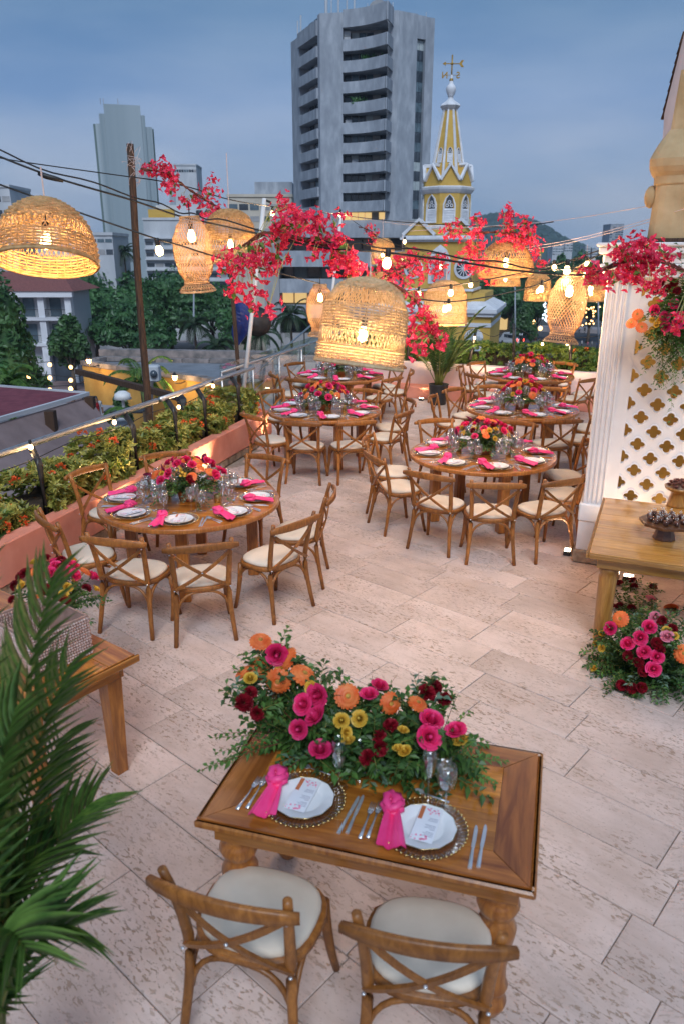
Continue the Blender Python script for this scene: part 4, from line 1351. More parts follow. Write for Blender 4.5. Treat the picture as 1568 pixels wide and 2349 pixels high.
# ---- long arrangement on the front table, blooms placed one by one
fa_c = fl2w(0.56, 0.60, FTH)
AX = Vector((math.cos(fa), math.sin(fa), 0))
AY = Vector((-AX.y, AX.x, 0))
inv = TRS(fa_c, fa).inverted()
def fpos(px, py):
    """point on the front of the long mound that projects to this spot: mound bulges towards the diner low down"""
    best = None
    for k in range(40):
        o = 0.12 - k * 0.012
        p = inv @ onplane(px, py, fa_c + AY * o, AX)
        lim = 0.36 * (1 - (p.x / 0.85) ** 2 * 0.4)
        if p.z <= 0:
            continue
        surf = (p.y / 0.30) ** 2 + (p.z / max(lim, 0.1)) ** 2
        if surf >= 1 and o < 0.1:
            return p
        best = p
    return best if best is not None else inv @ onplane(px, py, fa_c, AX)
FB = {'gerbera': [(640, 1560), (695, 1552), (560, 1545), (665, 1512), (598, 1538), (795, 1597), (893, 1612), (955, 1617), (598, 1474)],
      'pink_rose': [(637, 1497), (732, 1650), (702, 1618), (690, 1672), (735, 1727), (867, 1580), (735, 1592), (980, 1692), (1046, 1684), (985, 1660), (845, 1600)],
      'carnation': [(575, 1590), (592, 1636), (993, 1578), (1018, 1603), (868, 1690), (895, 1668), (843, 1740), (868, 1715), (560, 1612), (975, 1592)],
      'yellow_rose': [(790, 1680), (825, 1650), (783, 1655), (922, 1680), (930, 1728), (800, 1705), (912, 1722), (720, 1578), (575, 1560), (645, 1540), (1055, 1705)]}
ex = []
for kind, l in FB.items():
    for px, py in l:
        p = fpos(px, py)
        cv = (inv.to_3x3() @ (Vector((0, 0, CAM_H)) - onplane(px, py, fa_c, AX)))
        d = (cv.normalized() * 0.75 + Vector((p.x * 0.5, -0.15, 0.55)) + rvec() * 0.8).normalized()
        s_ = {'gerbera': 1.15, 'pink_rose': 1.12, 'carnation': 1.15, 'yellow_rose': 0.72}[kind]
        ex.append((kind, p, d, s_ * R.uniform(0.78, 1.15)))
fat = arrangement('flower_arrangement', 'long low arrangement of roses, gerberas and greenery on the front table', fa_c, 0.62, 0.24, 0.27, [], fa, None, 150, 0.0, None, 1.0, ex, 0.068)
fern, vin, stm = MB(), MB(), MB()
for (px, py, L, z, n) in ((470, 1740, 0.42, 0.05, 26), (500, 1660, 0.35, 0.16, 20), (1140, 1790, 0.36, 0.03, 40), (1110, 1770, 0.34, 0.05, 40), (1160, 1760, 0.3, 0.03, 36), (490, 1720, 0.34, 0.0, 22), (455, 1745, 0.3, 0.1, 26), (478, 1690, 0.3, 0.08, 24), (505, 1610, 0.3, 0.2, 22), (520, 1565, 0.3, 0.3, 20), (545, 1520, 0.3, 0.34, 20), (1090, 1650, 0.3, 0.2, 22), (620, 1790, 0.3, 0.02, 24), (880, 1800, 0.3, 0.02, 24)):
    e_ = inv @ at(px, py, FTH + z)
    s0 = Vector((max(-0.5, min(0.5, e_.x * 0.55)), e_.y * 0.35, 0.08))
    sprig(fern if px > 1000 else vin, s0, (e_ - s0), (e_ - s0).length, n, 0.018, 0.05 if px > 1000 else 0.045, 0.15, stm)
for k in range(20):                                           # thin curly twigs standing out of the mound
    a = Vector((R.choice((-0.5, -0.45, -0.35, -0.2, 0.0, 0.2, 0.32)), R.uniform(-.05, .1), 0.14))
    d = Vector((R.uniform(-.4, .6), R.uniform(-.1, .4), 1))
    sprig(vin, a, d, R.uniform(0.16, 0.3), 6, 0.008, 0.03, 0.6, stm)
struct(fern.obj('fern', MT['leaf_mid'], fat), 'stuff')
struct(vin.obj('trailing_leaves', MT['leaf_mid'], fat), 'stuff')
struct(stm.obj('twigs', MT['vine'], fat), 'stuff')
# ================================================================ dessert table by the screen
DT = Vector((1.885, 5.318, 0))
da = rad(-22.8)
DL, DW, DH = 2.3, 1.5, 0.78
dt = thing('dessert_table', 'honey-coloured plank table with turned legs in front of the white screen', 'table', DT, da)
nb = 9
for k in range(nb):
    y0, y1 = k * DW / nb + 0.001, (k + 1) * DW / nb - 0.001
    cut = R.uniform(0.7, 1.6)
    zz = DH + R.uniform(-0.001, 0.001)
    MB().cbox(0.0, cut - 0.001, y0, y1, DH - 0.035, zz, 0.003).obj('top_plank', MT['light_wood_x'], dt)
    MB().cbox(cut + 0.001, DL, y0, y1, DH - 0.035, zz, 0.003).obj('top_plank', MT['light_wood_x'], dt)
MB().cbox(-0.022, -0.001, -0.02, DW + 0.02, DH - 0.042, DH - 0.004, 0.006).obj('edge_moulding', MT['light_wood_z'], dt)
MB().cbox(0, DL, -0.022, -0.001, DH - 0.042, DH - 0.004, 0.006).obj('edge_moulding', MT['light_wood_x'], dt)
MB().cbox(0.06, DL - 0.06, 0.06, 0.085, DH - 0.14, DH - 0.036, 0.004).obj('apron', MT['light_wood_x'], dt)
MB().cbox(0.06, 0.085, 0.086, DW - 0.086, DH - 0.14, DH - 0.036, 0.004).obj('apron', MT['light_wood_z'], dt)
MB().cbox(0.06, DL - 0.06, DW - 0.085, DW - 0.06, DH - 0.14, DH - 0.036, 0.004).obj('apron', MT['light_wood_x'], dt)
lg = MB().lathe([(0.05, 0), (0.062, 0.05), (0.066, 0.3), (0.07, 0.55), (0.062, 0.575), (0.075, 0.6), (0.078, 0.62), (0.07, 0.64)], 24).mesh('turned_leg', MT['light_wood_z'], True)
for (x, y) in ((0.15, 0.15), (DL - 0.15, 0.15), (0.15, DW - 0.15), (DL - 0.15, DW - 0.15)):
    link('turned_leg', lg, dt, (x, y, 0))
# cake stand with chocolate cups
cc = at(1521, 1236, DH)
cs = thing('cake_stand', 'dark wooden octagonal cake stand on the dessert table carrying chocolate cups', 'stand', cc, 0.3)
MB().lathe([(0.085, 0.002), (0.085, 0.01), (0.055, 0.12), (0.06, 0.128)], 8).obj('pedestal', MT['cake_wood'], cs)
MB().lathe([(0.20, 0.128), (0.205, 0.132), (0.205, 0.15), (0.2, 0.154)], 8).obj('octagonal_plate', MT['cake_wood'], cs)
MT['chocolate'] = pm('chocolate', (0.07, 0.024, 0.012), (0.17, 0.06, 0.034), 30, 0.4, bmp=0.4)
MT['tiny_white'] = pm('tiny_white_flower', (0.75, 0.75, 0.72), (0.85, 0.85, 0.8), 20, 0.8)
CUP = MB().lathe([(0.019, 0), (0.02, 0.003), (0.023, 0.034), (0.022, 0.034), (0.019, 0.004)], 14, cap=False).mesh('glass_cup', MT['cup_glass'], True)
CHOC = MB().lathe([(0.0185, 0.003), (0.0215, 0.03), (0.02, 0.037), (0.012, 0.043), (0.004, 0.045)], 14).mesh('chocolate_mousse', MT['chocolate'], True)
bbm = MB()
for k in range(5):
    d = rvec()
    d.z = abs(d.z)
    bbm.tube([(0, 0, 0.04), Vector((0, 0, 0.045)) + d * 0.012], 0.0006, 3)
    bbm.ball(Vector((0, 0, 0.05)) + d * 0.016, 0.0034, 5, 3)
BABY = bbm.mesh('tiny_white_flowers', MT['tiny_white'])
spots = [(0.0, 0.0), *[(0.065 * math.cos(q * pi / 3 + .2), 0.065 * math.sin(q * pi / 3 + .2)) for q in range(6)], *[(0.132 * math.cos(q * pi / 5.5), 0.132 * math.sin(q * pi / 5.5)) for q in range(11)]]
RING = {0: 'the middle', 1: 'the inner ring', 2: 'the outer ring'}
for i, (x, y) in enumerate(spots):
    g = 0 if i == 0 else (1 if i < 7 else 2)
    a = math.degrees(math.atan2(y, x) + 0.3)
    lab = 'small glass cup of chocolate mousse in the middle of the octagonal stand' if g == 0 else f'chocolate mousse cup at {clock(a)} in {RING[g]} of the octagonal stand'
    o = put('mousse_cup', CUP, TRS(cc, 0.3) @ TRS((x + R.uniform(-.004, .004), y + R.uniform(-.004, .004), 0.1545), R.uniform(0, 6)), lab, 'dessert', 'chocolate cups')
    link('chocolate_mousse', CHOC, o)
    link('tiny_white_flower', BABY, o)
cc2 = at(1551, 1160, DH)
cs2 = thing('cake_stand', 'pale wooden pedestal bowl of rose-shaped chocolates at the edge of the photo', 'stand', cc2)
MB().lathe([(0.09, 0.002), (0.088, 0.02), (0.066, 0.12), (0.075, 0.135), (0.12, 0.16), (0.128, 0.185), (0.12, 0.18), (0.02, 0.17)], 24).obj('pedestal_bowl', MT['light_wood_z'], cs2, True)
MT['truffle'] = pm('dusty_pink_chocolate', (0.26, 0.10, 0.075), (0.42, 0.2, 0.15), 20, 0.5)
TRF = rose_mesh('rose_truffle', MT['truffle'])
for i in range(22):
    a, e_ = i * 2.4, math.sqrt((i + 0.5) / 22) * 0.105
    link('rose_truffle', TRF, cs2, (e_ * math.cos(a), e_ * math.sin(a), 0.178 + 0.05 * (1 - (e_ / 0.105) ** 2)), a, None, 0.62)
# arrangement on the floor in front of the dessert table
rc = at(1492, 1545, 0.0)
REX = []
RB = {'gerbera': [(1423, 1420), (1538, 1395), (1568, 1500)], 'pink_rose': [(1402, 1442), (1486, 1440), (1466, 1465), (1478, 1497), (1504, 1508), (1440, 1480), (1495, 1535)],
      'pale_rose': [(1489, 1378), (1500, 1417), (1528, 1463)], 'yellow_rose': [(1369, 1460), (1381, 1455), (1366, 1478), (1380, 1488), (1527, 1447), (1545, 1460), (1362, 1535), (1420, 1410)],
      'carnation': [(1404, 1335), (1420, 1340), (1449, 1333), (1453, 1347), (1402, 1393), (1420, 1392), (1447, 1397), (1517, 1425), (1540, 1443), (1505, 1475), (1512, 1490), (1463, 1520), (1475, 1540), (1425, 1572), (1448, 1580), (1470, 1578), (1496, 1348), (1440, 1505)]}
rv = TRS(rc, -0.3).inverted()
for kind, l in RB.items():
    for px, py in l:
        # surface of a mound 0.5 m in radius, 0.55 high
        v = ray(px, py)
        o0 = Vector((0, 0, CAM_H))
        hit = None
        for k in range(400):
            tt_ = 4.2 + k * 0.008
            q = o0 + v * tt_ - rc
            if q.z <= 0.02 or (q.x / 0.42) ** 2 + (q.y / 0.40) ** 2 + (q.z / 0.52) ** 2 < 1:
                hit = o0 + v * tt_
                break
        if hit is None:
            hit = onplane(px, py, rc + Vector((0, 0.05, 0)), Vector((1, 0, 0)))
        p = rv @ hit
        d = (rv.to_3x3() @ (o0 - hit)).normalized() * 0.8 + Vector((p.x, p.y, 0.4)) + rvec() * 0.3
        s_ = {'gerbera': 1.25, 'pink_rose': 1.15, 'pale_rose': 1.05, 'carnation': 1.15, 'yellow_rose': 0.66}[kind]
        REX.append((kind, p, d.normalized(), s_ * R.uniform(0.92, 1.08)))
arrangement('flower_arrangement', 'large floor arrangement of roses, carnations and greenery below the dessert table', rc, 0.46, 0.42, 0.5, [], -0.3, None, 190, 0.0, None, 1.0, REX, 0.055)
# flowers hung on the screen
hc = onplane(1545, 740, LO + Vector((-0.05, -0.10, 0)), LU)
hv = TRS(hc, LA).inverted()
ht = thing('hanging_flowers', 'cascade of roses and dark greenery hung on the white pierced screen', 'flowers', hc, LA)
hm, hm2, hs = MB(), MB(), MB()
for k in range(190):
    tx, tz = R.gauss(0, 0.24), R.gauss(0.0, 0.26)
    s0 = Vector((R.uniform(-0.06, 0.12), 0.05, R.uniform(-0.05, 0.22)))
    d = Vector((tx, -0.22 - R.random() * 0.25, tz))
    sprig(hm if k % 3 else hm2, s0, d, d.length * R.uniform(0.7, 1.1), 18, 0.026, 0.058, 0.9, hs)
for k in range(12):
    s0 = Vector((R.uniform(-0.08, 0.1), -0.08, -0.1))
    sprig(hm2, s0, Vector((R.uniform(-.3, .2), -0.1, -1)), R.uniform(0.3, 0.48), 26, 0.013, 0.045, 0.2, hs)
struct(hm.obj('foliage', MT['leaf_dark'], ht), 'stuff')
struct(hm2.obj('foliage', MT['leaf_mid'], ht), 'stuff')
struct(hs.obj('stems', MT['palm_stem'], ht), 'stuff')
for kind, l in {'pink_rose': [(1502, 712), (1522, 728), (1528, 750), (1552, 742), (1560, 728), (1543, 700)], 'gerbera': [(1462, 722), (1448, 742), (1470, 752)],
                'carnation': [(1515, 650), (1530, 662), (1552, 668), (1500, 668), (1545, 648)], 'yellow_rose': [(1512, 736), (1505, 745), (1495, 735)]}.items():
    for px, py in l:
        p = hv @ onplane(px, py, LO + Vector((-0.10, -0.33, 0)), LU)
        bloom(kind, ht, p, (Vector((R.uniform(-.5, .1), -1, 0.3)) + rvec() * 0.3).normalized(), {'gerbera': 1.0, 'yellow_rose': 0.6}.get(kind, 1.05))
# ================================================================ side table with beaded box
C1 = Vector((-1.178, 3.782, 0))
sa_ = math.atan2(4.044 - 3.782, -1.52 + 1.178)          # direction of the far edge, away from the corner
st_ = thing('side_table', 'polished wooden side table behind the potted palm carrying the beaded box', 'table', C1, sa_)
sgn = 1
SL, SW = 1.9, 0.72
for k in range(4):
    MB().cbox(0.0, SL, k * SW / 4 + 0.001, (k + 1) * SW / 4 - 0.001, 0.735, 0.78, 0.003).obj('top_plank', MT['table_wood_x'], st_)
MB().cbox(-0.02, -0.001, -0.02, SW + 0.02, 0.73, 0.777, 0.008).obj('edge_moulding', MT['table_wood_y'], st_)
MB().cbox(0.05, SL - 0.05, 0.05, 0.075, 0.64, 0.734, 0.004).obj('apron', MT['table_wood_x'], st_)
MB().cbox(0.05, SL - 0.05, SW - 0.075, SW - 0.05, 0.64, 0.734, 0.004).obj('apron', MT['table_wood_x'], st_)
MB().cbox(0.05, 0.075, 0.076, SW - 0.076, 0.64, 0.734, 0.004).obj('apron', MT['table_wood_y'], st_)
for (x, y) in ((0.11, 0.11), (0.11, SW - 0.11), (SL - 0.11, 0.11), (SL - 0.11, SW - 0.11)):
    MB().add([(x - .035, y - .035, 0), (x + .035, y - .035, 0), (x + .035, y + .035, 0), (x - .035, y + .035, 0), (x - .05, y - .05, 0.733), (x + .05, y - .05, 0.733), (x + .05, y + .05, 0.733), (x - .05, y + .05, 0.733)],
             [(0, 3, 2, 1), (4, 5, 6, 7), (0, 1, 5, 4), (1, 2, 6, 5), (2, 3, 7, 6), (3, 0, 4, 7)]).obj('leg', MT['table_wood_z'], st_)
MT['crystal'] = pm('rose_gold_crystal', (0.6, 0.36, 0.28), (0.95, 0.78, 0.7), 40, 0.15, metal=0.45)
MT['box_lining'] = pm('box_lining', (0.3, 0.18, 0.14), (0.42, 0.27, 0.22), 20, 0.6)
cb = C1 + Vector((math.cos(sa_), math.sin(sa_), 0)) * 0.2 + Vector((-math.sin(sa_), math.cos(sa_), 0)) * 0.14
bx = thing('beaded_box', 'open box covered in rose-gold crystal beads on the side table', 'box', (cb.x, cb.y, 0.7815), sa_)
BXL, BXW, BXH, th = 0.42, 0.36, 0.24, 0.012
for nm, (x0, x1, y0, y1) in {'side': (0, BXL, 0, th), 'side_': (0, BXL, BXW - th, BXW), 'end': (0, th, th + .001, BXW - th - .001), 'end_': (BXL - th, BXL, th + .001, BXW - th - .001), }.items():
    MB().box(x0, x1, y0, y1, 0, BXH).obj('panel', MT['box_lining'], bx)
MB().box(th, BXL - th, th, BXW - th, 0, 0.01).obj('bottom', MT['box_lining'], bx)
bm_ = MB()
st2 = 0.0165
def beadrow(fx, fy, z, n):
    bm_.add([(fx, fy, z)], [])
for z in range(int(BXH / st2)):
    zz = st2 * (z + 0.5)
    for i in range(int(BXL / st2)):
        xx = st2 * (i + 0.5 + 0.25 * (z % 2))
        bm_.ball((xx, -0.004, zz), 0.0078, 6, 4)
        bm_.ball((xx, BXW + 0.004, zz), 0.0078, 4, 3)
    for i in range(int(BXW / st2)):
        yy = st2 * (i + 0.5 + 0.25 * (z % 2))
        bm_.ball((-0.004, yy, zz), 0.0078, 6, 4)
        bm_.ball((BXL - th - 0.004, yy, zz), 0.0078, 4, 3)
struct(bm_.obj('crystal_bead', MT['crystal'], bx), 'stuff')
sc_ = C1 + Vector((math.cos(sa_), math.sin(sa_), 0)) * 0.80 + Vector((-math.sin(sa_), math.cos(sa_), 0)) * -0.02
arrangement('flower_arrangement', 'mixed bouquet of yellow, pink and dark red flowers behind the beaded box', (sc_.x, sc_.y, 0.781), 0.26, 0.26, 0.34,
            [('yellow_rose', 9), ('pink_rose', 9), ('carnation', 14), ('gerbera', 3)], 0.2, None, 70, 0.0)
# ================================================================ palms
def frond_curve(p, d, L, droop, n=14):
    q, pts = Vector(p), [Vector(p)]
    d = Vector(d).normalized()
    for k in range(n):
        d = (d + Vector((0, 0, -droop * (0.3 + k / n) / n * 2))).normalized()
        q = q + d * (L / n)
        pts.append(q.copy())
    return pts
def leaflet_mesh():
    m = MB()
    vs, n = [], 6
    for i in range(n + 1):
        f = i / n
        w_ = 0.5 * (math.sin(pi * min(1, f * 0.85 + 0.12)) ** 0.7) * (1 - f ** 3)
        z = -0.16 * f * f
        vs += [(-w_, f, z + abs(w_) * 0.25), (0, f, z), (w_, f, z + abs(w_) * 0.25)]
    fs = []
    for i in range(n):
        a = i * 3
        fs += [(a, a + 1, a + 4, a + 3), (a + 1, a + 2, a + 5, a + 4)]
    m.add(vs, fs)
    return m
LFT_MB = leaflet_mesh()
LFT = LFT_MB.mesh('leaflet', MT['palm'], True)
def frond(root, p, d, L, droop, nl, ll, lw, separate, tilt=0.0, pts=None):
    pts = pts or frond_curve(p, d, L, droop)
    n = len(pts) - 1
    fo = MB().tube(pts, [0.008 * (1 - 0.75 * i / n) * (0.6 + L * 0.5) for i in range(n + 1)], 6).obj('frond', MT['palm_stem'], root, True)
    joined = MB()
    for k in range(nl):
        f = 0.22 + 0.78 * (k + 0.5) / nl
        i = min(n - 1, int(f * n))
        b = pts[i].lerp(pts[i + 1], f * n - i)
        t_ = (pts[i + 1] - pts[i]).normalized()
        s_ = t_.cross(Vector((0, 0, 1)))
        if s_.length < 0.05:
            s_ = Vector((1, 0, 0))
        s_.normalize()
        up = s_.cross(t_)
        for sg in (-1, 1):
            an = 0.95 - 0.55 * f
            dd = (s_ * sg * math.sin(an + 0.15) + t_ * math.cos(an + 0.15) + up * (0.18 + R.uniform(-.08, .08)) + Vector((0, 0, -0.1))).normalized()
            le = ll * (0.55 + 0.6 * math.sin(pi * (0.15 + 0.75 * (f - 0.2) / 0.8))) * R.uniform(0.85, 1.1)
            zx = dd.cross(up)
            zx.normalize()
            zz_ = zx.cross(dd)
            M = Matrix(((zx.x * lw, dd.x * le, zz_.x * le, b.x), (zx.y * lw, dd.y * le, zz_.y * le, b.y), (zx.z * lw, dd.z * le, zz_.z * le, b.z), (0, 0, 0, 1)))
            if separate:
                o = link('leaflet', LFT, fo)
                o.matrix_local = M
            else:
                joined.add([tuple(v) for v in LFT_MB.v], LFT_MB.f, M)
    if not separate:
        struct(joined.obj('leaflets', MT['palm'], fo, True), 'stuff')
    return fo
pc_ = Vector((-1.09, 1.62, 0))
pp = thing('potted_palm', 'large potted areca palm filling the lower corner in front of the side table', 'plant', pc_)
MB().lathe([(0.15, 0), (0.155, 0.02), (0.19, 0.42), (0.2, 0.44), (0.2, 0.46), (0.18, 0.46), (0.175, 0.40)], 28).obj('pot', MT['black_pot'], pp, True)
MB().lathe([(0.17, 0.4), (0.001, 0.415)], 20, cap=False).obj('soil', MT['soil'], pp)
def target(px, py, y):
    return atY(px, py, y) - pc_
fr = [((125, 1330), 2.0, 1, 0.30), ((-40, 1240), 1.9, 0, 0.3), ((160, 1535), 2.05, 1, 0.34), ((215, 1845), 2.0, 1, 0.42), ((140, 1700), 2.3, 1, 0.4), ((165, 2130), 1.62, 1, 0.5),
      ((45, 1640), 1.75, 0, 0.35), ((110, 1960), 1.85, 0, 0.5), ((60, 2180), 1.40, 0, 0.5), ((-100, 1900), 1.5, 0, 0.4)]
for (px, py), yy, sep_, arch in fr:
    T_ = target(px, py, yy)
    b = Vector((R.uniform(-.05, .05), R.uniform(-.05, .05), 0.42))
    c_ = b.lerp(T_, 0.42) + Vector((0, 0, arch * (T_ - b).length + (0.1 if py > 1900 else 0)))
    frond(pp, b, None, (T_ - b).length, 0, 27 if sep_ else 24, 0.22, 0.0092, bool(sep_), pts=bez(b, c_, T_, 14))
for k in range(7):
    a = k * 0.9
    MB().tube([(0.05 * math.cos(a), 0.05 * math.sin(a), 0.38), (0.07 * math.cos(a), 0.07 * math.sin(a), 0.75)], [0.013, 0.009], 7).obj('cane', MT['palm_stem'], pp, True)
pb_ = at(1003, 927, 0)
pp2 = thing('potted_palm', 'tall potted areca palm in front of the pale rear planter wall', 'plant', pb_)
MB().lathe([(0.16, 0), (0.165, 0.02), (0.2, 0.4), (0.21, 0.42), (0.19, 0.42), (0.18, 0.36)], 24).obj('pot', MT['black_pot'], pp2, True)
MB().lathe([(0.18, 0.36), (0.001, 0.38)], 20, cap=False).obj('soil', MT['soil'], pp2)
for k in range(20):
    a = k * 2.4
    el = R.uniform(0.95, 1.45)
    frond(pp2, (0.05 * math.cos(a), 0.05 * math.sin(a), 0.4), (math.cos(a) * math.cos(el), math.sin(a) * math.cos(el), math.sin(el)), R.uniform(0.9, 1.75), R.uniform(0.5, 0.9), 22, 0.21, 0.0085, False)
for k in range(8):
    a = k * 0.8
    MB().tube([(0.06 * math.cos(a), 0.06 * math.sin(a), 0.36), (0.11 * math.cos(a), 0.11 * math.sin(a), 1.0)], [0.014, 0.01], 6).obj('cane', MT['palm_stem'], pp2, True)
# ================================================================ woven lamps
def basket(prof, h, bands, ribs=44, wt=0.0036, dz=0.0115, seed=1):
    """prof(f) radius at height fraction f (0 rim .. 1 top); bands = [(f0, f1, 'weave'|'open')]"""
    rr = random.Random(seed)
    m = MB()
    for k in range(ribs):
        a = 2 * pi * k / ribs
        pts = [(prof(f) * math.cos(a), prof(f) * math.sin(a), f * h) for f in [i / 12 for i in range(13)]]
        ok = [i for i in range(13) if not any(b[2] == 'open' and b[0] + 0.02 < i / 12 < b[1] - 0.02 for b in bands)]
        seg = []
        for i in range(13):
            if i in ok:
                seg.append(pts[i])
            elif len(seg) > 1:
                m.tube(seg, wt * 0.8, 4)
                seg = []
            else:
                seg = []
        if len(seg) > 1:
            m.tube(seg, wt * 0.8, 4)
    ri = 0
    for (f0, f1, kind) in bands:
        z0, z1 = f0 * h, f1 * h
        if kind == 'weave':
            f = f0
            while f < f1:
                r = prof(f)
                if r > 0.012:
                    pts = []
                    n = ribs * 2
                    for i in range(n):
                        a = 2 * pi * i / n
                        o = wt * 1.15 * (math.cos(pi * (i / 2 + ri)) if i % 2 == 0 else 0)
                        pts.append(((r + o) * math.cos(a), (r + o) * math.sin(a), f * h + rr.uniform(-.0012, .0012)))
                    m.tube(pts, wt, 4, 1.25, closed=True)
                ri += 1
                # true spacing along the slope
                dr = abs(prof(min(1, f + 0.02)) - prof(f)) / (0.02 * h)
                f += dz / math.sqrt(1 + dr * dr) / h
        else:
            for k in range(ribs * 3 // 2):
                for sg in (-1, 1):
                    a0 = 2 * pi * k / (ribs * 1.5)
                    a1 = a0 + sg * rr.uniform(0.12, 0.2)
                    p0_, p1_ = prof(f0), prof(f1)
                    m.tube([(p0_ * math.cos(a0), p0_ * math.sin(a0), z0 - 0.006), ((p0_ + p1_) / 2 * 1.01 * math.cos((a0 + a1) / 2), (p0_ + p1_) / 2 * 1.01 * math.sin((a0 + a1) / 2), (z0 + z1) / 2), (p1_ * math.cos(a1), p1_ * math.sin(a1), z1 + 0.006)], wt * 0.62, 4)
    for f in (0.0, 0.012):
        r = prof(f) + 0.002
        m.tube([(r * math.cos(2 * pi * i / 60), r * math.sin(2 * pi * i / 60), f * h) for i in range(60)], wt * 1.5, 5, closed=True)
    return m
def pdome(f):
    return 0.3 * (max(0.0, 1 - (f * 0.985) ** 2.3)) ** 0.5
def pbell(f):
    return 0.3 * (1 - 0.10 * f) * (1 if f < 0.62 else max(0.03, (1 - ((f - 0.62) / 0.385) ** 2.2)) ** 0.5)
def ptrap(f):
    pts = [(0, 0.155), (0.04, 0.15), (0.09, 0.11), (0.14, 0.105), (0.3, 0.15), (0.5, 0.17), (0.7, 0.165), (0.86, 0.125), (0.95, 0.085), (1.0, 0.08)]
    for (a, ra), (b, rb) in zip(pts, pts[1:]):
        if f <= b:
            q = (f - a) / (b - a)
            q = q * q * (3 - 2 * q)
            return ra + (rb - ra) * q
    return 0.08
WK = {}
WK['dome'] = basket(pdome, 0.375, [(0, 0.34, 'weave'), (0.34, 0.56, 'open'), (0.56, 0.985, 'weave')], 40, 0.0058, 0.0175).mesh('shade', MT['wicker'], True)
WK['dome2'] = basket(pdome, 0.375, [(0, 0.44, 'weave'), (0.44, 0.72, 'open'), (0.72, 0.985, 'weave')], 36, 0.0055, 0.0165, 2).mesh('shade', MT['wicker'], True)
WK['bell'] = basket(pbell, 0.58, [(0, 0.22, 'weave'), (0.22, 0.40, 'open'), (0.40, 0.70, 'weave'), (0.70, 0.86, 'open'), (0.86, 0.99, 'weave')], 42, 0.0065, 0.0195, 3).mesh('shade', MT['wicker_pale'], True)
WK['bell2'] = basket(pbell, 0.6, [(0, 0.25, 'weave'), (0.25, 0.45, 'open'), (0.45, 0.75, 'weave'), (0.75, 0.85, 'open'), (0.85, 0.99, 'weave')], 36, 0.0058, 0.0175, 4).mesh('shade', MT['wicker'], True)
tm = MB()
nst, hh = 34, 0.62
for sg in (-1, 1):
    for k in range(nst):
        a0 = 2 * pi * k / nst
        pts = []
        for i in range(33):
            f = i / 32
            a = a0 + sg * f * 2.6
            r = ptrap(f) + 0.0022 * sg * (1 if i % 2 else -1)
            pts.append((r * math.cos(a), r * math.sin(a), f * hh))
        tm.tube(pts, 0.0042, 4, 0.4, up=(0, 0, 1))
for f in (0.0, 0.005, 0.01, 0.115, 0.995):
    r = ptrap(f) + 0.002
    tm.tube([(r * math.cos(2 * pi * i / 48), r * math.sin(2 * pi * i / 48), f * hh) for i in range(48)], 0.006, 5, closed=True)
WK['trap'] = tm.mesh('shade', MT['bamboo'], True)
LH = {'dome': 0.375, 'dome2': 0.375, 'bell': 0.58, 'bell2': 0.6, 'trap': 0.62}
PB = MB().lathe([(0.014, 0.03), (0.018, 0.02), (0.030, -0.012), (0.034, -0.035), (0.03, -0.058), (0.016, -0.07), (0.002, -0.073)], 16).mesh('bulb', MT['bulb_hot'], True)
SOCK = MB().lathe([(0.019, 0.0), (0.021, 0.01), (0.021, 0.055), (0.012, 0.065), (0.008, 0.07)], 12).mesh('socket', MT['cable'], True)
def lamp(kind, px, py_rim, wpx, diam, label, tx=0.0, ty=0.0, rz=0.0, cord=0.25, power=5.0, dz=0.0, cordmat='string'):
    t_ = F_ * diam / wpx
    base = 0.34 if kind == 'trap' else 0.6
    p = dep(px, py_rim, t_)
    s_ = diam / base
    o = thing('basket_lamp', label, 'lamp', p, rz, 'woven pendant lamps')
    o.rotation_euler = (tx, ty, rz)
    o.scale = (s_,) * 3
    link('shade', WK[kind], o)
    h = LH[kind]
    bz = h * (0.42 if kind.startswith('dome') else (0.78 if kind == 'trap' else 0.40))
    b = link('bulb', PB, o, (0, 0, bz))
    link('socket', SOCK, o, (0, 0, bz + 0.028))
    MB().tube([(0, 0, bz + 0.09), (0, 0, h)], 0.004, 5).obj('inner_cord', MT['cable'], o)
    Rm = o.rotation_euler.to_matrix()
    upl = Rm.inverted() @ Vector((0, 0, cord / s_))
    MB().tube([Vector((0, 0, h - 0.01)), Vector((0, 0, h - 0.01)) + upl], 0.005, 5).obj('hanging_cord', MT[cordmat], o)
    l = bpy.data.lights.new('lamp_light', 'POINT')
    l.energy = power * 2.3
    l.color = (1.0, 0.62, 0.28)
    l.shadow_soft_size = 0.045
    link('lamp_light', l, o, (0, 0, bz - 0.12 if kind != 'trap' else h * 0.5))
    return o
lamp('dome', 108, 604, 226, 0.60, 'wide woven dome lamp close to the camera, cut by the edge of the photo', rad(-17), rad(4), 0.3, 0.2, 5.5)
lamp('trap', 455, 668, 88, 0.31, 'bamboo fish-trap lantern in front of the dark green trees', rad(3), rad(-3), 0, 0.1, 2.5, cordmat='cable')
lamp('bell2', 531, 604, 116, 0.50, 'woven bell lamp directly behind the fish-trap lantern by the tree tops', 0, 0, 0.5, 0.5, 5)
lamp('bell', 822, 838, 200, 0.55, 'largest pale bell-shaped basket lamp, tilted over the rear tables', rad(-6), rad(9), 0.2, 0.16, 7)
lamp('trap', 735, 770, 62, 0.3, 'reddish bamboo lantern half hidden behind the largest basket lamp', 0, 0, 0, 0.08, 2.5, cordmat='cable')
lamp('bell2', 876, 606, 56, 0.42, 'small woven bell lamp against the foot of the concrete tower', 0, 0, 0.2, 0.35, 4)
lamp('dome2', 920, 610, 50, 0.42, 'small dome lamp mostly hidden behind bougainvillea beside the big bulb', 0, 0, 0, 0.3, 3)
lamp('bell2', 862, 692, 66, 0.45, 'woven bell lamp peeping out just above the largest basket lamp', 0, 0, 0.8, 0.3, 4)
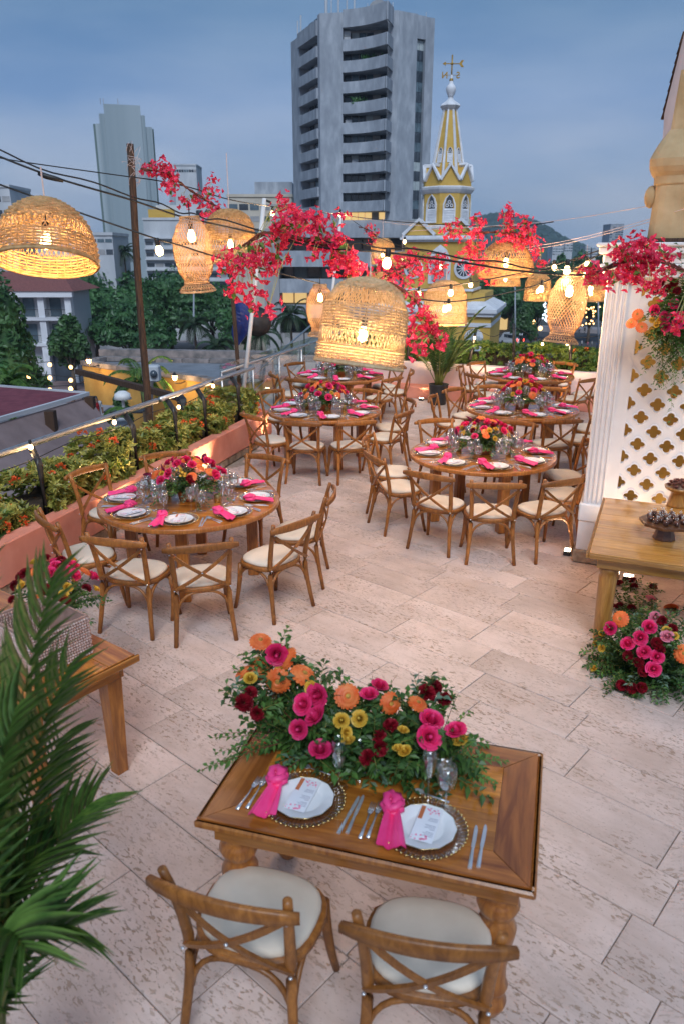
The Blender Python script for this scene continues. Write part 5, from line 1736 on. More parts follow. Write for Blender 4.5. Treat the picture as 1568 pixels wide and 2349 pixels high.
lamp('bell', 1018, 744, 100, 0.52, 'woven bell lamp hanging in front of the yellow clock tower', rad(-4), rad(8), 1.0, 0.3, 5)
lamp('dome2', 1158, 632, 124, 0.60, 'wide woven dome lamp with an open band in front of the hill', rad(2), rad(-3), 0.4, 0.2, 5)
lamp('dome', 1157, 656, 68, 0.46, 'small dome lamp just below the wide dome in front of the hill', 0, 0, 0.1, 0.3, 4)
lamp('bell2', 1230, 690, 60, 0.44, 'small bell lamp beside the fish-trap lantern at the street side', 0, 0, 0.1, 0.3, 4)
lamp('trap', 1284, 786, 84, 0.31, 'bamboo fish-trap lantern beside the white fluted pillar', rad(-4), rad(6), 0, 0.1, 2.5, cordmat='cable')
lamp('dome', 1352, 690, 76, 0.5, 'dome lamp with a bright bulb next to the white pillar', 0, 0, 0.2, 0.3, 5)
lamp('dome2', 1338, 646, 64, 0.46, 'dome lamp behind and above the one next to the white pillar', 0, 0, 0.5, 0.3, 4)
# ================================================================ cables with bulbs
BULB = MB().lathe([(0.012, 0.0), (0.016, -0.008), (0.027, -0.028), (0.030, -0.045), (0.026, -0.063), (0.014, -0.074), (0.001, -0.077)], 16).mesh('bulb', MT['bulb'], True)
HOLD = MB().lathe([(0.012, 0.05), (0.017, 0.045), (0.019, 0.03), (0.019, 0.004), (0.016, -0.006)], 12).mesh('bulb_holder', MT['cable'], True)
def smooth(pts, n=6):
    """Catmull-Rom through the points"""
    P = [Vector(p) for p in pts]
    out = []
    for i in range(len(P) - 1):
        p0, p1, p2, p3 = P[max(i - 1, 0)], P[i], P[i + 1], P[min(i + 2, len(P) - 1)]
        for k in range(n):
            t_ = k / n
            out.append(0.5 * ((2 * p1) + (-p0 + p2) * t_ + (2 * p0 - 5 * p1 + 4 * p2 - p3) * t_ * t_ + (-p0 + 3 * p1 - 3 * p2 + p3) * t_ ** 3))
    out.append(P[-1])
    return out
def bulb_at(parent, p, s_=1.0, tilt=None, light=0.0):
    h = link('bulb_holder', HOLD, parent, p, None, tilt or (R.uniform(-.15, .15), R.uniform(-.15, .15), 0), s_ * 0.86)
    link('bulb', BULB, h)
    if light:
        l = bpy.data.lights.new('bulb_light', 'POINT')
        l.energy = light
        l.color = (1.0, 0.64, 0.33)
        l.shadow_soft_size = 0.04
        link('bulb_light', l, h, (0, 0, -0.13))
    return h
def cable(name, label, pts, r=0.006, bulbs=(), cat='cable', mat='cable', twin=0, light=0.6, group='cables strung over the terrace'):
    P = smooth([p if isinstance(p, Vector) else dep(*p) for p in pts])
    t = thing(name, label, cat, group=group)
    m = MB()
    m.tube(P, r, 6)
    m.obj('wire', MT[mat], t, True)
    if twin:
        MB().tube([p + Vector((0, 0.02, twin + 0.012 * math.sin(i * 0.9))) for i, p in enumerate(P)], r * 0.8, 6).obj('wire', MT[mat], t, True)
    for b in bulbs:
        px, py, tt_ = b[:3]
        bulb_at(t, dep(px, py - 0.045 * F_ / tt_ * 0.9, tt_), b[3] if len(b) > 3 else 1.0, None, 7.5)
    return t
cable('festoon_cable', 'thick black twin cable crossing from the dome lamp to the big lit bulb', [(-60, 335, 5.0), (120, 405, 5.2), (300, 458, 5.5), (400, 492, 5.8), (455, 506, 5.92), (520, 520, 5.7), (717, 564, 5.0), (802, 573, 4.9), (891, 580, 4.9), (1071, 604, 5.2), (1194, 622, 5.6), (1340, 630, 6.1), (1440, 600, 6.4)], 0.007,
      [(888, 603, 4.9, 1.15), (1300, 620, 6.1, 1.1)], 'string lights', twin=0.035)
m = MB()
m.tube([dep(88, 398, 5.17), dep(105, 404, 5.18), dep(128, 410, 5.2), (dep(146, 415, 5.22))], [0.012, 0.02, 0.018, 0.012], 8)
tag(m.obj('cable_connector', MT['cable'], None, True), 'black taped cable connector above the dome lamp', 'connector')
cable('festoon_cable', 'thin black cable past the timber pole carrying the first garland', [(-60, 345, 8), (20, 366, 8), (250, 399, 8), (360, 414, 8), (440, 431, 8), (520, 456, 8.3), (605, 471, 9.5), (750, 489, 12), (785, 493, 13.5)], 0.006, [(625, 490, 9.8, 1.0)], 'string lights')
cable('festoon_cable', 'black cable with one glowing bulb beside the timber pole', [(-60, 402, 4.9), (115, 464, 5.1), (300, 528, 5.2), (370, 551, 5.3), (415, 563, 5.4), (500, 590, 5.8), (650, 629, 6.8), (733, 650, 8.0)], 0.006, [(363, 575, 5.3, 1.1)], 'string lights')
cable('festoon_cable', 'black cable sagging from the thin white pole towards the clock tower', [(785, 494, 13.5), (860, 503, 12), (942, 511, 11), (1071, 518, 10), (1180, 520, 9.5), (1268, 509, 9)], 0.006, [(780, 492, 13.3, 1.1)], 'string lights')
cable('festoon_cable', 'black cable rising from the pink garland across the bell lamp to the pillar', [(880, 676, 7.2), (914, 670, 7.3), (1033, 655, 7.6), (1110, 642, 7.7), (1194, 626, 7.7), (1283, 604, 7.6), (1400, 565, 7.2)], 0.006, [(1033, 672, 7.6, 1.1), (1078, 655, 7.7, 0.9), (1270, 615, 7.6, 0.95), (960, 676, 7.4, .9)], 'string lights')
cable('festoon_cable', 'lower black cable curving in front of the bell lamp and the lantern', [(960, 686, 7.0), (1029, 692, 7.0), (1110, 682, 7.0), (1194, 664, 7.0), (1238, 650, 6.9), (1300, 622, 6.8), (1400, 570, 6.6)], 0.006, [(1028, 706, 7.0, 1.0), (1241, 664, 6.9, 1.0), (1345, 608, 6.7, 0.9), (1355, 664, 6.9, .9)], 'string lights')
cable('festoon_cable', 'thin cable crossing behind the bougainvillea near the small bell lamps', [(800, 500, 13), (870, 545, 12), (960, 575, 11.5), (1060, 590, 11), (1180, 610, 10.5), (1300, 600, 10), (1400, 580, 9)], 0.005, [(927, 555, 11.8, 1.0), (940, 600, 11.6, 1.), (1214, 618, 10.4, 1.), (1130, 626, 10.6, 1.), (1010, 612, 11, 1.)], 'string lights')
for k, (a, b, c_) in enumerate((((940, 530, 9), (1268, 507, 9), (1600, 452, 6.2)), ((1060, 585, 9), (1300, 552, 7.5), (1600, 470, 6.2)), ((1060, 592, 9.2), (1290, 560, 7.7), (1600, 478, 6.3)))):
    cable('guy_string', ['highest', 'middle', 'lowest'][k] + ' thin pinkish string running to the ochre stone pier', [a, b, c_], 0.0028, (), 'string', 'string', group='pale strings')
cable('guy_string', 'pale string sagging between the white poles above the cables', [(607, 462, 13.4), (700, 482, 13), (783, 492, 13.4), (900, 512, 12), (1050, 522, 10.5), (1200, 516, 9.5)], 0.0035, (), 'string', 'string', group='pale strings')
# string along the handrail
P_ = [rail_pt(s, 0.34, 1.06 - 0.05 * abs(math.sin((s + 0.9) * 1.9))) for s in [-3 + 0.35 * i for i in range(22)]]
t = cable('festoon_cable', 'string of bulbs looped along under the steel handrail', P_, 0.005, (), 'string lights')
for (px, py) in ((70, 1030), (262, 974), (410, 940), (489, 892)):
    p = onplane(px, py - 12, rail_pt(0, 0.33, 0), WD)
    bulb_at(t, p, 0.95, (0, 0, 0), 0.8)
# rear string on three dark posts
posts = [(935, 800, 752), (1077, 800, 752), (1177, 800, 742), (1307, 800, 772)]
for i, (px, pb2, pt2) in enumerate(posts):
    Y_ = 16.9 - 0.47 * ((px - 784) / F_ * 16.5) + 0.5
    b_, tp = atY(px, pb2 + 25, Y_), atY(px + (14 if i == 1 else 0), pt2, Y_)
    tag(MB().tube([b_, tp], 0.03, 8).obj('rear_post', MT['black_metal'], None, True), ['dark post left of the tall palm behind the clipped hedge', 'dark post leaning behind the clipped hedge before the small white window', 'dark post behind the clipped hedge in line with the parked van', 'dark post behind the clipped hedge under the lantern'][i], 'post', 'dark posts behind the hedge')
Yp = lambda px: 16.9 - 0.47 * ((px - 784) / F_ * 16.5) + 0.45
t = cable('festoon_cable', 'string of bulbs slung between the dark posts behind the clipped hedge', [atY(px, py, Yp(px)) for px, py in ((900, 775), (935, 760), (1000, 778), (1080, 756), (1130, 772), (1177, 752), (1240, 778), (1307, 776), (1380, 770))], 0.006, [], 'string lights')
for px, py in ((927, 776), (1087, 776), (1243, 790), (1300, 790), (1009, 790)):
    bulb_at(t, atY(px, py - 5, Yp(px)), 1.0, (0, 0, 0), 4.0)
# ================================================================ bougainvillea garlands
def flower_cluster(seed, n=11, spread=0.042):
    rr = random.Random(seed)
    m, e = MB(), MB()
    for k in range(n):
        c = Vector((rr.gauss(0, spread), rr.gauss(0, spread), rr.gauss(0, spread)))
        ax = (c.normalized() + rvec(rr) * 0.5).normalized()
        a = ax.orthogonal().normalized()
        b = ax.cross(a)
        o = rr.uniform(0, 6)
        sz = rr.uniform(0.034, 0.046)
        for i in range(3):
            q = o + i * 2.094
            r = a * math.cos(q) + b * math.sin(q)
            d = (r * 0.85 + ax * 0.5).normalized()
            s_ = d.cross(ax).normalized()
            n_ = s_.cross(d)
            pts = [c, c + d * sz * 0.35 + s_ * sz * 0.46 + n_ * 0.007, c + d * sz * 0.75 + s_ * sz * 0.34 + n_ * 0.004, c + d * sz * 1.08 - n_ * 0.005, c + d * sz * 0.75 - s_ * sz * 0.34 + n_ * 0.004, c + d * sz * 0.35 - s_ * sz * 0.46 + n_ * 0.007, c + d * sz * 0.55 - n_ * 0.001]
            m.add(pts, [(0, 1, 6), (1, 2, 6), (2, 3, 6), (3, 4, 6), (4, 5, 6), (5, 0, 6)])
        e.tube([c + ax * 0.004, c + ax * 0.018], [0.0012, 0.0026], 4)
    return m.mesh('blossom_cluster', MT['bract']), e.mesh('flower_tube', MT['bract_eye'])
FC = [flower_cluster(k) for k in range(5)]
def garland(label, path, clumps, leaves=10, stems=5):
    t = thing('bougainvillea_garland', label, 'garland', group='bougainvillea garlands')
    P = smooth([dep(*p) for p in path], 5)
    vine, pale, lf = MB(), MB(), MB()
    for k in range(stems):
        vine.tube([p + rvec() * 0.014 for p in P], 0.005, 5)
    vine.obj('vine', MT['vine'], t, True)
    for (px, py, tt_, n, sx, sy) in clumps:
        for i in range(n):
            x, y = px + R.gauss(0, sx), py + R.gauss(0, sy)
            p = dep(x, y, tt_ + R.uniform(-0.12, 0.12))
            near = min(P, key=lambda q: (q - p).length)
            mid = near.lerp(p, 0.5) + Vector((0, 0, 0.03)) + rvec() * 0.02
            pale.tube([near, mid, p], 0.0022, 4)
            pale.tube([near.lerp(mid, .7), mid + rvec() * .03, p + rvec() * .03], 0.0018, 3)
            me, ey = FC[R.randrange(5)]
            o = link('blossom_cluster', me, t, p, None, (R.uniform(0, 6), R.uniform(0, 6), R.uniform(0, 6)), R.uniform(0.6, 0.95))
            struct(o, 'stuff')
            link('flower_tube', ey, o)
            if R.random() < 0.2 + leaves / 30:
                leaf(lf, mid, rvec(), rvec(), 0.06, 0.042)
                leaf(lf, p, rvec(), rvec(), 0.055, 0.038)
    struct(pale.obj('thin_stems', MT['pale_stem'], t), 'stuff')
    if lf.v:
        struct(lf.obj('leaves', MT['leaf_bright'], t), 'stuff')
    return t
garland('short bougainvillea garland on the thin cable beside the timber pole', [(325, 388, 7.9), (380, 398, 7.9), (440, 438, 7.9), (490, 470, 8), (525, 492, 8.1)],
        [(345, 385, 7.9, 2, 8, 6), (375, 395, 7.9, 5, 12, 13), (395, 420, 7.9, 3, 12, 12), (378, 375, 7.9, 1, 6, 6), (455, 465, 8, 4, 14, 12), (485, 455, 8, 3, 12, 10), (470, 490, 8, 2, 10, 6), (508, 478, 8, 2, 9, 8), (480, 412, 8, 1, 4, 3), (390, 440, 7.9, 1, 6, 5)])
garland('dense bougainvillea garland above the largest basket lamp', [(560, 565, 5.3), (610, 535, 5.2), (680, 545, 5.1), (740, 560, 5.0), (800, 570, 4.9)],
        [(640, 525, 5.1, 5, 18, 16), (690, 500, 5.3, 5, 26, 12), (735, 535, 5.0, 5, 18, 16), (780, 545, 4.95, 5, 20, 16), (775, 600, 4.9, 4, 16, 16), (560, 590, 5.2, 5, 20, 14), (600, 605, 5.2, 4, 20, 12), (535, 640, 5.2, 4, 18, 14), (580, 675, 5.2, 4, 15, 14), (800, 625, 4.95, 4, 22, 10), (655, 475, 5.6, 3, 10, 12), (630, 580, 5.2, 3, 14, 10), (745, 575, 5, 3, 14, 8)], 16, 7)
garland('bougainvillea garland with a long tail drooping in front of the clock tower foot', [(880, 645, 5.6), (920, 665, 5.6), (950, 690, 5.6), (975, 735, 5.6), (1000, 780, 5.6)],
        [(953, 692, 5.6, 2, 4, 8), (968, 722, 5.6, 2, 6, 9), (985, 750, 5.6, 3, 8, 8), (1008, 778, 5.6, 2, 6, 5), (950, 775, 5.5, 2, 7, 6), (963, 796, 5.5, 1, 4, 3), (890, 655, 5.6, 2, 10, 6)], 14)
garland('bougainvillea garland behind the big lit bulb in front of the clock tower body', [(870, 640, 8.6), (930, 610, 8.7), (980, 590, 8.8), (1040, 600, 8.8)],
        [(930, 600, 8.7, 7, 22, 16), (900, 630, 8.6, 4, 14, 12), (960, 590, 8.8, 5, 20, 12), (1005, 600, 8.8, 5, 18, 14), (950, 640, 8.6, 3, 12, 10), (1015, 630, 8.8, 2, 8, 8), (880, 610, 8.6, 3, 10, 10)], 6)
garland('small bougainvillea sprig under the cable against the concrete tower', [(820, 520, 12.5), (850, 530, 12.3), (862, 545, 12.2)],
        [(838, 525, 12.4, 2, 8, 5), (855, 540, 12.3, 3, 7, 9)], 2, 2)
garland('arched bougainvillea garland above the wide dome lamp before the hill', [(1025, 528, 8), (1080, 535, 8), (1140, 532, 8), (1200, 540, 8), (1230, 560, 8)],
        [(1040, 528, 8, 3, 12, 7), (1080, 535, 8, 5, 16, 12), (1095, 510, 8, 2, 8, 8), (1170, 530, 8, 6, 16, 12), (1210, 540, 8, 5, 12, 12), (1160, 485, 8, 1, 5, 5), (1175, 500, 8, 3, 10, 8), (1080, 585, 8, 5, 12, 14), (1090, 620, 8, 3, 14, 8), (1225, 575, 8, 2, 8, 8), (1195, 520, 8, 3, 8, 12), (1150, 600, 8.6, 2, 22, 8), (1110, 632, 8.6, 3, 22, 6), (1240, 600, 8.6, 2, 10, 10)], 8)
garland('bright bougainvillea garland draped over the fluted pillar and cornice', [(1350, 632, 5.4), (1420, 605, 5.4), (1480, 590, 5.4), (1545, 610, 5.4), (1600, 640, 5.4)],
        [(1380, 625, 5.4, 4, 16, 10), (1415, 590, 5.4, 4, 18, 12), (1450, 575, 5.4, 4, 16, 12), (1440, 630, 5.4, 5, 20, 12), (1480, 600, 5.4, 5, 18, 12), (1500, 570, 5.4, 4, 10, 12), (1530, 605, 5.4, 3, 12, 10), (1485, 640, 5.4, 4, 12, 12), (1395, 645, 5.4, 4, 20, 8), (1560, 730, 5.3, 2, 8, 12), (1465, 560, 5.4, 2, 8, 6)], 6)
# ================================================================ floor lights washing the walls
UPB = MB().cbox(-0.05, 0.05, -0.035, 0.035, 0.0, 0.05, 0.006).mesh('housing', MT['black_metal'])
UPF = MB().box(-0.042, 0.042, -0.027, 0.027, 0.0505, 0.054).mesh('lens', emit('floodlight_lens', (1.0, 0.8, 0.55), 18))
def uplight(p, rz, label, power, lean=0.35, spot=rad(95), col=(1.0, 0.68, 0.40), vis=True):
    t = thing('floor_light', label, 'light', p, rz, 'floor lights')
    link('housing', UPB, t)
    link('lens', UPF, t)
    l = bpy.data.lights.new('wall_wash', 'SPOT')
    l.energy = power
    l.color = col
    l.spot_size = spot
    l.spot_blend = 0.9
    l.shadow_soft_size = 0.04
    o = link('wall_wash', l, t, (0, 0, 0.075))
    o.rotation_euler = (pi - 0 + lean, 0, 0)
    return t
wa = math.atan2(WD.y, WD.x)
def wallp(s, d):
    q = WL + WD * s - WN * d
    return (q.x, q.y, 0.002)
uplight(wallp(3.05, 0.22), wa, 'small floor light washing the terracotta planter beyond the hedge-side table', 60, -0.5)
uplight(wallp(0.95, 0.25), wa, 'small floor light behind the legs of the hedge-side round table', 60, -0.45)
uplight(wallp(-2.2, 0.3), wa, 'small floor light at the foot of the planter behind the side table', 45, -0.45)
uplight(wallp(5.2, 0.25), wa, 'small floor light at the end of the terracotta planter by the stairs', 30, -0.45)
ra = math.atan2(RD.y, RD.x)
def rearp(s, d):
    q = RL + RD * s - RN * d
    return (q.x, q.y, 0.002)
uplight(rearp(0.55, 0.2), ra, 'floor light shining beside the black pot at the rear planter', 45, -0.3)
uplight(rearp(1.75, 0.2), ra, 'floor light on the rear planter behind the black pot', 60, -0.3)
uplight(rearp(3.6, 0.2), ra, 'floor light on the rear planter behind the middle-right round table', 40, -0.3)
uplight(rearp(-1.2, 0.2), ra, 'floor light on the rear planter near the glass balustrade', 40, -0.3)
def scr(x, d):
    q = TRS(LO, LA) @ Vector((x, -d, 0))
    return (q.x, q.y, 0.002)
uplight(scr(0.5, 0.35), LA, 'floor light under the dessert table aimed up the pierced screen', 26, -0.3)
uplight(scr(1.35, 0.3), LA, 'floor light beneath the far end of the dessert table by the screen', 30, -0.3)
uplight(scr(-0.12, -0.1), LA + pi / 2, 'floor light at the foot of the fluted pillar', 16, -0.15)

uplight(scr(0.85, -0.33), LA, 'floor light hidden between the pierced screen and the ochre wall', 14, -0.25)
# ================================================================ the town
ST = -15.0                                                     # street level
MT['concrete'] = pm('weathered_concrete', (0.25, 0.275, 0.315), (0.43, 0.46, 0.505), 0.8, 0.9, (1.2, 1.2, 0.45), 12, bmp=0.15, bd=0.05, mid=(0.315, 0.345, 0.39))
MT['concrete_dark'] = pm('grey_concrete', (0.28, 0.28, 0.29), (0.42, 0.415, 0.42), 0.5, 0.9, (1, 1, 0.4), 8)
MT['pale_wall'] = pm('pale_facade', (0.42, 0.44, 0.47), (0.6, 0.61, 0.63), 0.35, 0.85, (1, 1, 0.3), 8)
MT['streaked'] = pm('streaked_pale_facade', (0.22, 0.28, 0.31), (0.42, 0.48, 0.51), 0.16, 0.9, (4, 4, 0.10), 9)
MT['green_edge'] = pm('dark_green_edge', (0.10, 0.15, 0.15), (0.18, 0.24, 0.23), 0.4, 0.8)
MT['cream_wall'] = pm('cream_facade', (0.5, 0.44, 0.36), (0.62, 0.56, 0.47), 0.4, 0.9)
MT['yellow_tower'] = pm('church_yellow', (0.52, 0.31, 0.055), (0.66, 0.42, 0.10), 0.9, 0.85, detail=7)
MT['church_white'] = pm('church_white', (0.56, 0.57, 0.6), (0.8, 0.8, 0.83), 1.1, 0.75, detail=8)
MT['dark_glass'] = pm('dark_window_glass', (0.025, 0.034, 0.045), (0.08, 0.10, 0.125), 0.6, 0.12)
MT['mid_glass'] = pm('blue_window_glass', (0.05, 0.08, 0.10), (0.14, 0.2, 0.24), 0.8, 0.15)
MT['blind'] = pm('pale_blind', (0.32, 0.38, 0.40), (0.48, 0.53, 0.54), 2.0, 0.6)
MT['recess'] = pm('balcony_back_wall', (0.28, 0.28, 0.29), (0.42, 0.41, 0.41), 0.7, 0.9)
MT['lit_window'] = emit('lit_window', (1.0, 0.68, 0.28), 0.42)
MT['roof_tile'] = pm('red_roof_tile', (0.15, 0.05, 0.045), (0.27, 0.10, 0.085), 1.2, 0.9, (8, 1, 8), bmp=0.5, bd=0.05)
MT['red_felt'] = pm('red_roof_felt', (0.13, 0.022, 0.035), (0.21, 0.045, 0.06), 4, 0.9, detail=9, bmp=0.5, bd=0.02)
MT['awning'] = pm('taupe_awning_canvas', (0.17, 0.12, 0.115), (0.26, 0.19, 0.185), 1.6, 0.85, bmp=0.2, bd=0.05)
MT['fort_wall'] = pm('ochre_rampart', (0.36, 0.20, 0.045), (0.54, 0.33, 0.085), 0.8, 0.9, detail=9, bmp=0.3, bd=0.05)
MT['rampart_top'] = pm('mossy_rampart_cap', (0.10, 0.10, 0.10), (0.36, 0.30, 0.28), 1.4, 0.95, detail=9)
MT['flat_roof'] = pm('grey_flat_roof', (0.14, 0.15, 0.17), (0.25, 0.265, 0.29), 0.7, 0.8, detail=7)
MT['asphalt'] = pm('asphalt', (0.045, 0.045, 0.05), (0.085, 0.083, 0.09), 0.8, 0.85, detail=8)
MT['ground'] = pm('town_ground', (0.05, 0.055, 0.05), (0.12, 0.11, 0.1), 0.05, 0.95, detail=8)
MT['plaza'] = pm('brick_plaza', (0.16, 0.10, 0.095), (0.26, 0.18, 0.17), 0.5, 0.9, detail=8)
MT['walk'] = pm('pale_walkway', (0.25, 0.22, 0.22), (0.36, 0.32, 0.32), 0.4, 0.9, detail=8)
MT['hill'] = pm('haze_tinted_hill', (0.018, 0.05, 0.05), (0.06, 0.11, 0.09), 0.022, 0.95, detail=10)  # blue of the distant air is mixed into the woods' green
MT['skin'] = pm('skin', (0.18, 0.09, 0.06), (0.26, 0.14, 0.09), 9, 0.6)
Vv = Vector
def sheet(name, pts, z, mat):
    m = MB()
    m.add([(p[0], p[1], z) for p in pts], [tuple(range(len(pts)))])
    return struct(m.obj(name, mat))
sheet('ground', [(-9000, -400), (9000, -400), (9000, 14000), (-9000, 14000)], ST - 0.05, MT['ground'])
sheet('plaza_ground', [(-75, 20), (10, 20), (10, 160), (-75, 160)], ST, MT['plaza'])
G0 = lambda px, py: at(px, py, ST)
q = [G0(1085, 803), G0(1420, 812), G0(1420, 768), G0(1110, 752)]
sheet('road', [(p.x, p.y) for p in q], ST + 0.012, MT['asphalt'])
q = [G0(1105, 752), G0(1420, 768), G0(1420, 752), G0(1105, 742)]
sheet('pavement', [(p.x, p.y) for p in q], ST + 0.008, MT['walk'])
q = [G0(330, 815), G0(720, 812), G0(720, 768), G0(330, 778)]
sheet('street', [(p.x, p.y) for p in q], ST + 0.016, MT['walk'])
# ---- main concrete tower
A_, B_, C2, D_ = at(667, 91, 36.5), at(733, 41, 36.5), at(914, 34, 36.5), at(996, 49, 36.5)
ZT = 36.5
tw = thing('concrete_tower', 'tall weathered concrete tower with curved balconies behind the clock tower', 'building', (B_.x, B_.y, ST))
ox, oy = B_.x, B_.y
loc = lambda p: Vv((p.x - ox, p.y - oy, 0))
a, b, c, d = loc(A_), loc(B_), loc(C2), loc(D_)
ub = (c - b).normalized()
nb_ = Vv((ub.y, -ub.x, 0))                                    # outward, towards the camera
W = (c - b).length
H0 = ZT - ST
def wallseg(parent, name, p, q, z0, z1, th, mat, out):
    dv = (q - p)
    u = dv.normalized()
    n = Vv((u.y, -u.x, 0)) * out
    m = MB()
    m.add([p + Vv((0, 0, z0)), q + Vv((0, 0, z0)), q - n * th + Vv((0, 0, z0)), p - n * th + Vv((0, 0, z0)), p + Vv((0, 0, z1)), q + Vv((0, 0, z1)), q - n * th + Vv((0, 0, z1)), p - n * th + Vv((0, 0, z1))],
          [(0, 3, 2, 1), (4, 5, 6, 7), (0, 1, 5, 4), (1, 2, 6, 5), (2, 3, 7, 6), (3, 0, 4, 7)])
    return m.obj(name, mat, parent)
s0, s1 = 0.295, 0.865
wallseg(tw, 'front_wall', b, b.lerp(c, s0), 0, H0 + 0.6, 2.6, MT['concrete'], 1)
wallseg(tw, 'front_wall', b.lerp(c, s1), c, 0, H0 + 0.6, 2.6, MT['concrete'], 1)
core = MB()
ic = lambda p, k: p - nb_ * k
core.prism([tuple(v[:2]) for v in (ic(b, 2.6) + ub * 0.4, ic(c, 2.6) - ub * 0.4, d - nb_ * 6 - ub * 0.6, a + ub * 1.4 - nb_ * 3)], 0, H0 - 0.2)
core.obj('core', MT['recess'], tw)
FH = 2.81
ztop = 33.53 - ST
def curve(o0=0.0, n=14):
    pts = []
    for i in range(n + 1):
        f = i / n
        s = s0 + (s1 - s0) * f
        o = 3.3 * (f ** 2.0) + 0.25
        pts.append(b.lerp(c, s) + nb_ * (o + o0))
    return pts
for k in range(-1, 13):
    zt = ztop - FH * k if k >= 0 else H0 + 0.9
    hgt = 1.55 if k >= 0 else 2.3
    pf, pb2 = curve(), curve(-0.22)
    n = len(pf)
    m = MB()
    vs = [p + Vv((0, 0, zt - hgt)) for p in pf] + [p + Vv((0, 0, zt)) for p in pf] + [p + Vv((0, 0, zt)) for p in pb2] + [p + Vv((0, 0, zt - hgt + 0.3)) for p in pb2] + [b.lerp(c, s0 + (s1 - s0) * i / (n - 1)) - nb_ * 2.2 + Vv((0, 0, zt - hgt + 0.3)) for i in range(n)] + [b.lerp(c, s0 + (s1 - s0) * i / (n - 1)) - nb_ * 2.2 + Vv((0, 0, zt - hgt)) for i in range(n)]
    fs = []
    for r_ in range(6):
        for i in range(n - 1):
            r2 = (r_ + 1) % 6
            fs.append((r_ * n + i, r_ * n + i + 1, r2 * n + i + 1, r2 * n + i))
    fs.append(tuple(r_ * n + n - 1 for r_ in range(6)))
    m.add(vs, fs)
    m.obj('balcony', MT['concrete'], tw)
    # return wall of the balcony at its outer corner
    e0, e1 = pf[-1], b.lerp(c, s1 + 0.05)
    wallseg(tw, 'balcony_return', e0 + ub * 0.25, e1 + nb_ * 0.15 + ub * 0.25, zt - hgt, zt, 0.2, MT['concrete'], 1)
    if 0 <= k:
        # window wall behind the balcony: panes with mullions, a solid pier
        for i in range(6):
            f0, f1 = s0 + (s1 - s0) * i / 6, s0 + (s1 - s0) * (i + 1) / 6
            pz0, pz1 = zt - 1.2, zt + 1.25
            lit = (k == 9 and i in (0, 1, 2, 3, 5))
            mat = MT['lit_window'] if lit else (MT['recess'] if i == 4 else R.choice([MT['dark_glass'], MT['dark_glass'], MT['mid_glass'], MT['blind'] if R.random() < 0.3 else MT['dark_glass']]))
            wallseg(tw, 'window' if i != 4 else 'pier', b.lerp(c, f0 + 0.004) - nb_ * 1.7, b.lerp(c, f1 - 0.004) - nb_ * 1.7, pz0, pz1, 0.1, mat, 1)
wallseg(tw, 'inner_wall', b.lerp(c, s0), b.lerp(c, s1), 0, H0, 0.3, MT['recess'], 1).location = -nb_ * 1.85
# flank towards the camera's left: balconies with solid parapets
ua = (b - a).normalized()
na = Vv((ua.y, -ua.x, 0))
La = (b - a).length
wallseg(tw, 'flank_wall', a, a.lerp(b, 0.30), 0, H0 - 0.4, 2.5, MT['concrete'], 1)
wallseg(tw, 'flank_wall', a.lerp(b, 0.93), b - ua * 0.02, 0, H0 + 0.55, 2.5, MT['concrete'], 1)
wallseg(tw, 'flank_inner_wall', a.lerp(b, 0.3), a.lerp(b, 0.93), 0, H0 - 0.4, 0.3, MT['recess'], 1).location = -na * 1.6
for k in range(-1, 13):
    zt = ztop - 0.55 - FH * k if k >= 0 else H0 - 0.1
    wallseg(tw, 'flank_balcony', a.lerp(b, 0.30) + na * 0.3, a.lerp(b, 0.935) + na * 0.3, zt - (1.45 if k >= 0 else 2.0), zt, 1.9, MT['concrete'], 1)
    for i in range(3):
        wallseg(tw, 'window', a.lerp(b, 0.36 + i * 0.18) - na * 1.4, a.lerp(b, 0.36 + i * 0.18 + 0.13) - na * 1.4, zt, zt + 1.3, 0.1, R.choice([MT['dark_glass'], MT['mid_glass'], MT['recess']]), 1)
# right flank: plain wall with a strip of windows
uc = (d - c).normalized()
nc = Vv((uc.y, -uc.x, 0))
wallseg(tw, 'side_wall', c, c.lerp(d, 0.52), 0, H0 + 0.55, 2.0, MT['concrete'], 1)
wallseg(tw, 'side_wall', c.lerp(d, 0.76), d, 0, H0 + 0.4, 2.0, MT['concrete'], 1)
wallseg(tw, 'side_wall', c.lerp(d, 0.52), c.lerp(d, 0.76), H0 - 2.6, H0 + 0.45, 2.0, MT['concrete'], 1)
for k in range(14):
    zt = H0 - 2.7 - FH * k
    for (z0, z1, mt) in ((zt - 1.3, zt, MT['blind'] if k in (0, 6, 7, 9) else MT['mid_glass']), (zt - FH + 0.03, zt - 1.34, MT['dark_glass'])):
        for h2 in range(2):
            wallseg(tw, 'window', c.lerp(d, 0.525 + h2 * 0.118) - nc * 0.5, c.lerp(d, 0.525 + h2 * 0.118 + 0.11) - nc * 0.5, z0, z1, 0.1, mt, 1)
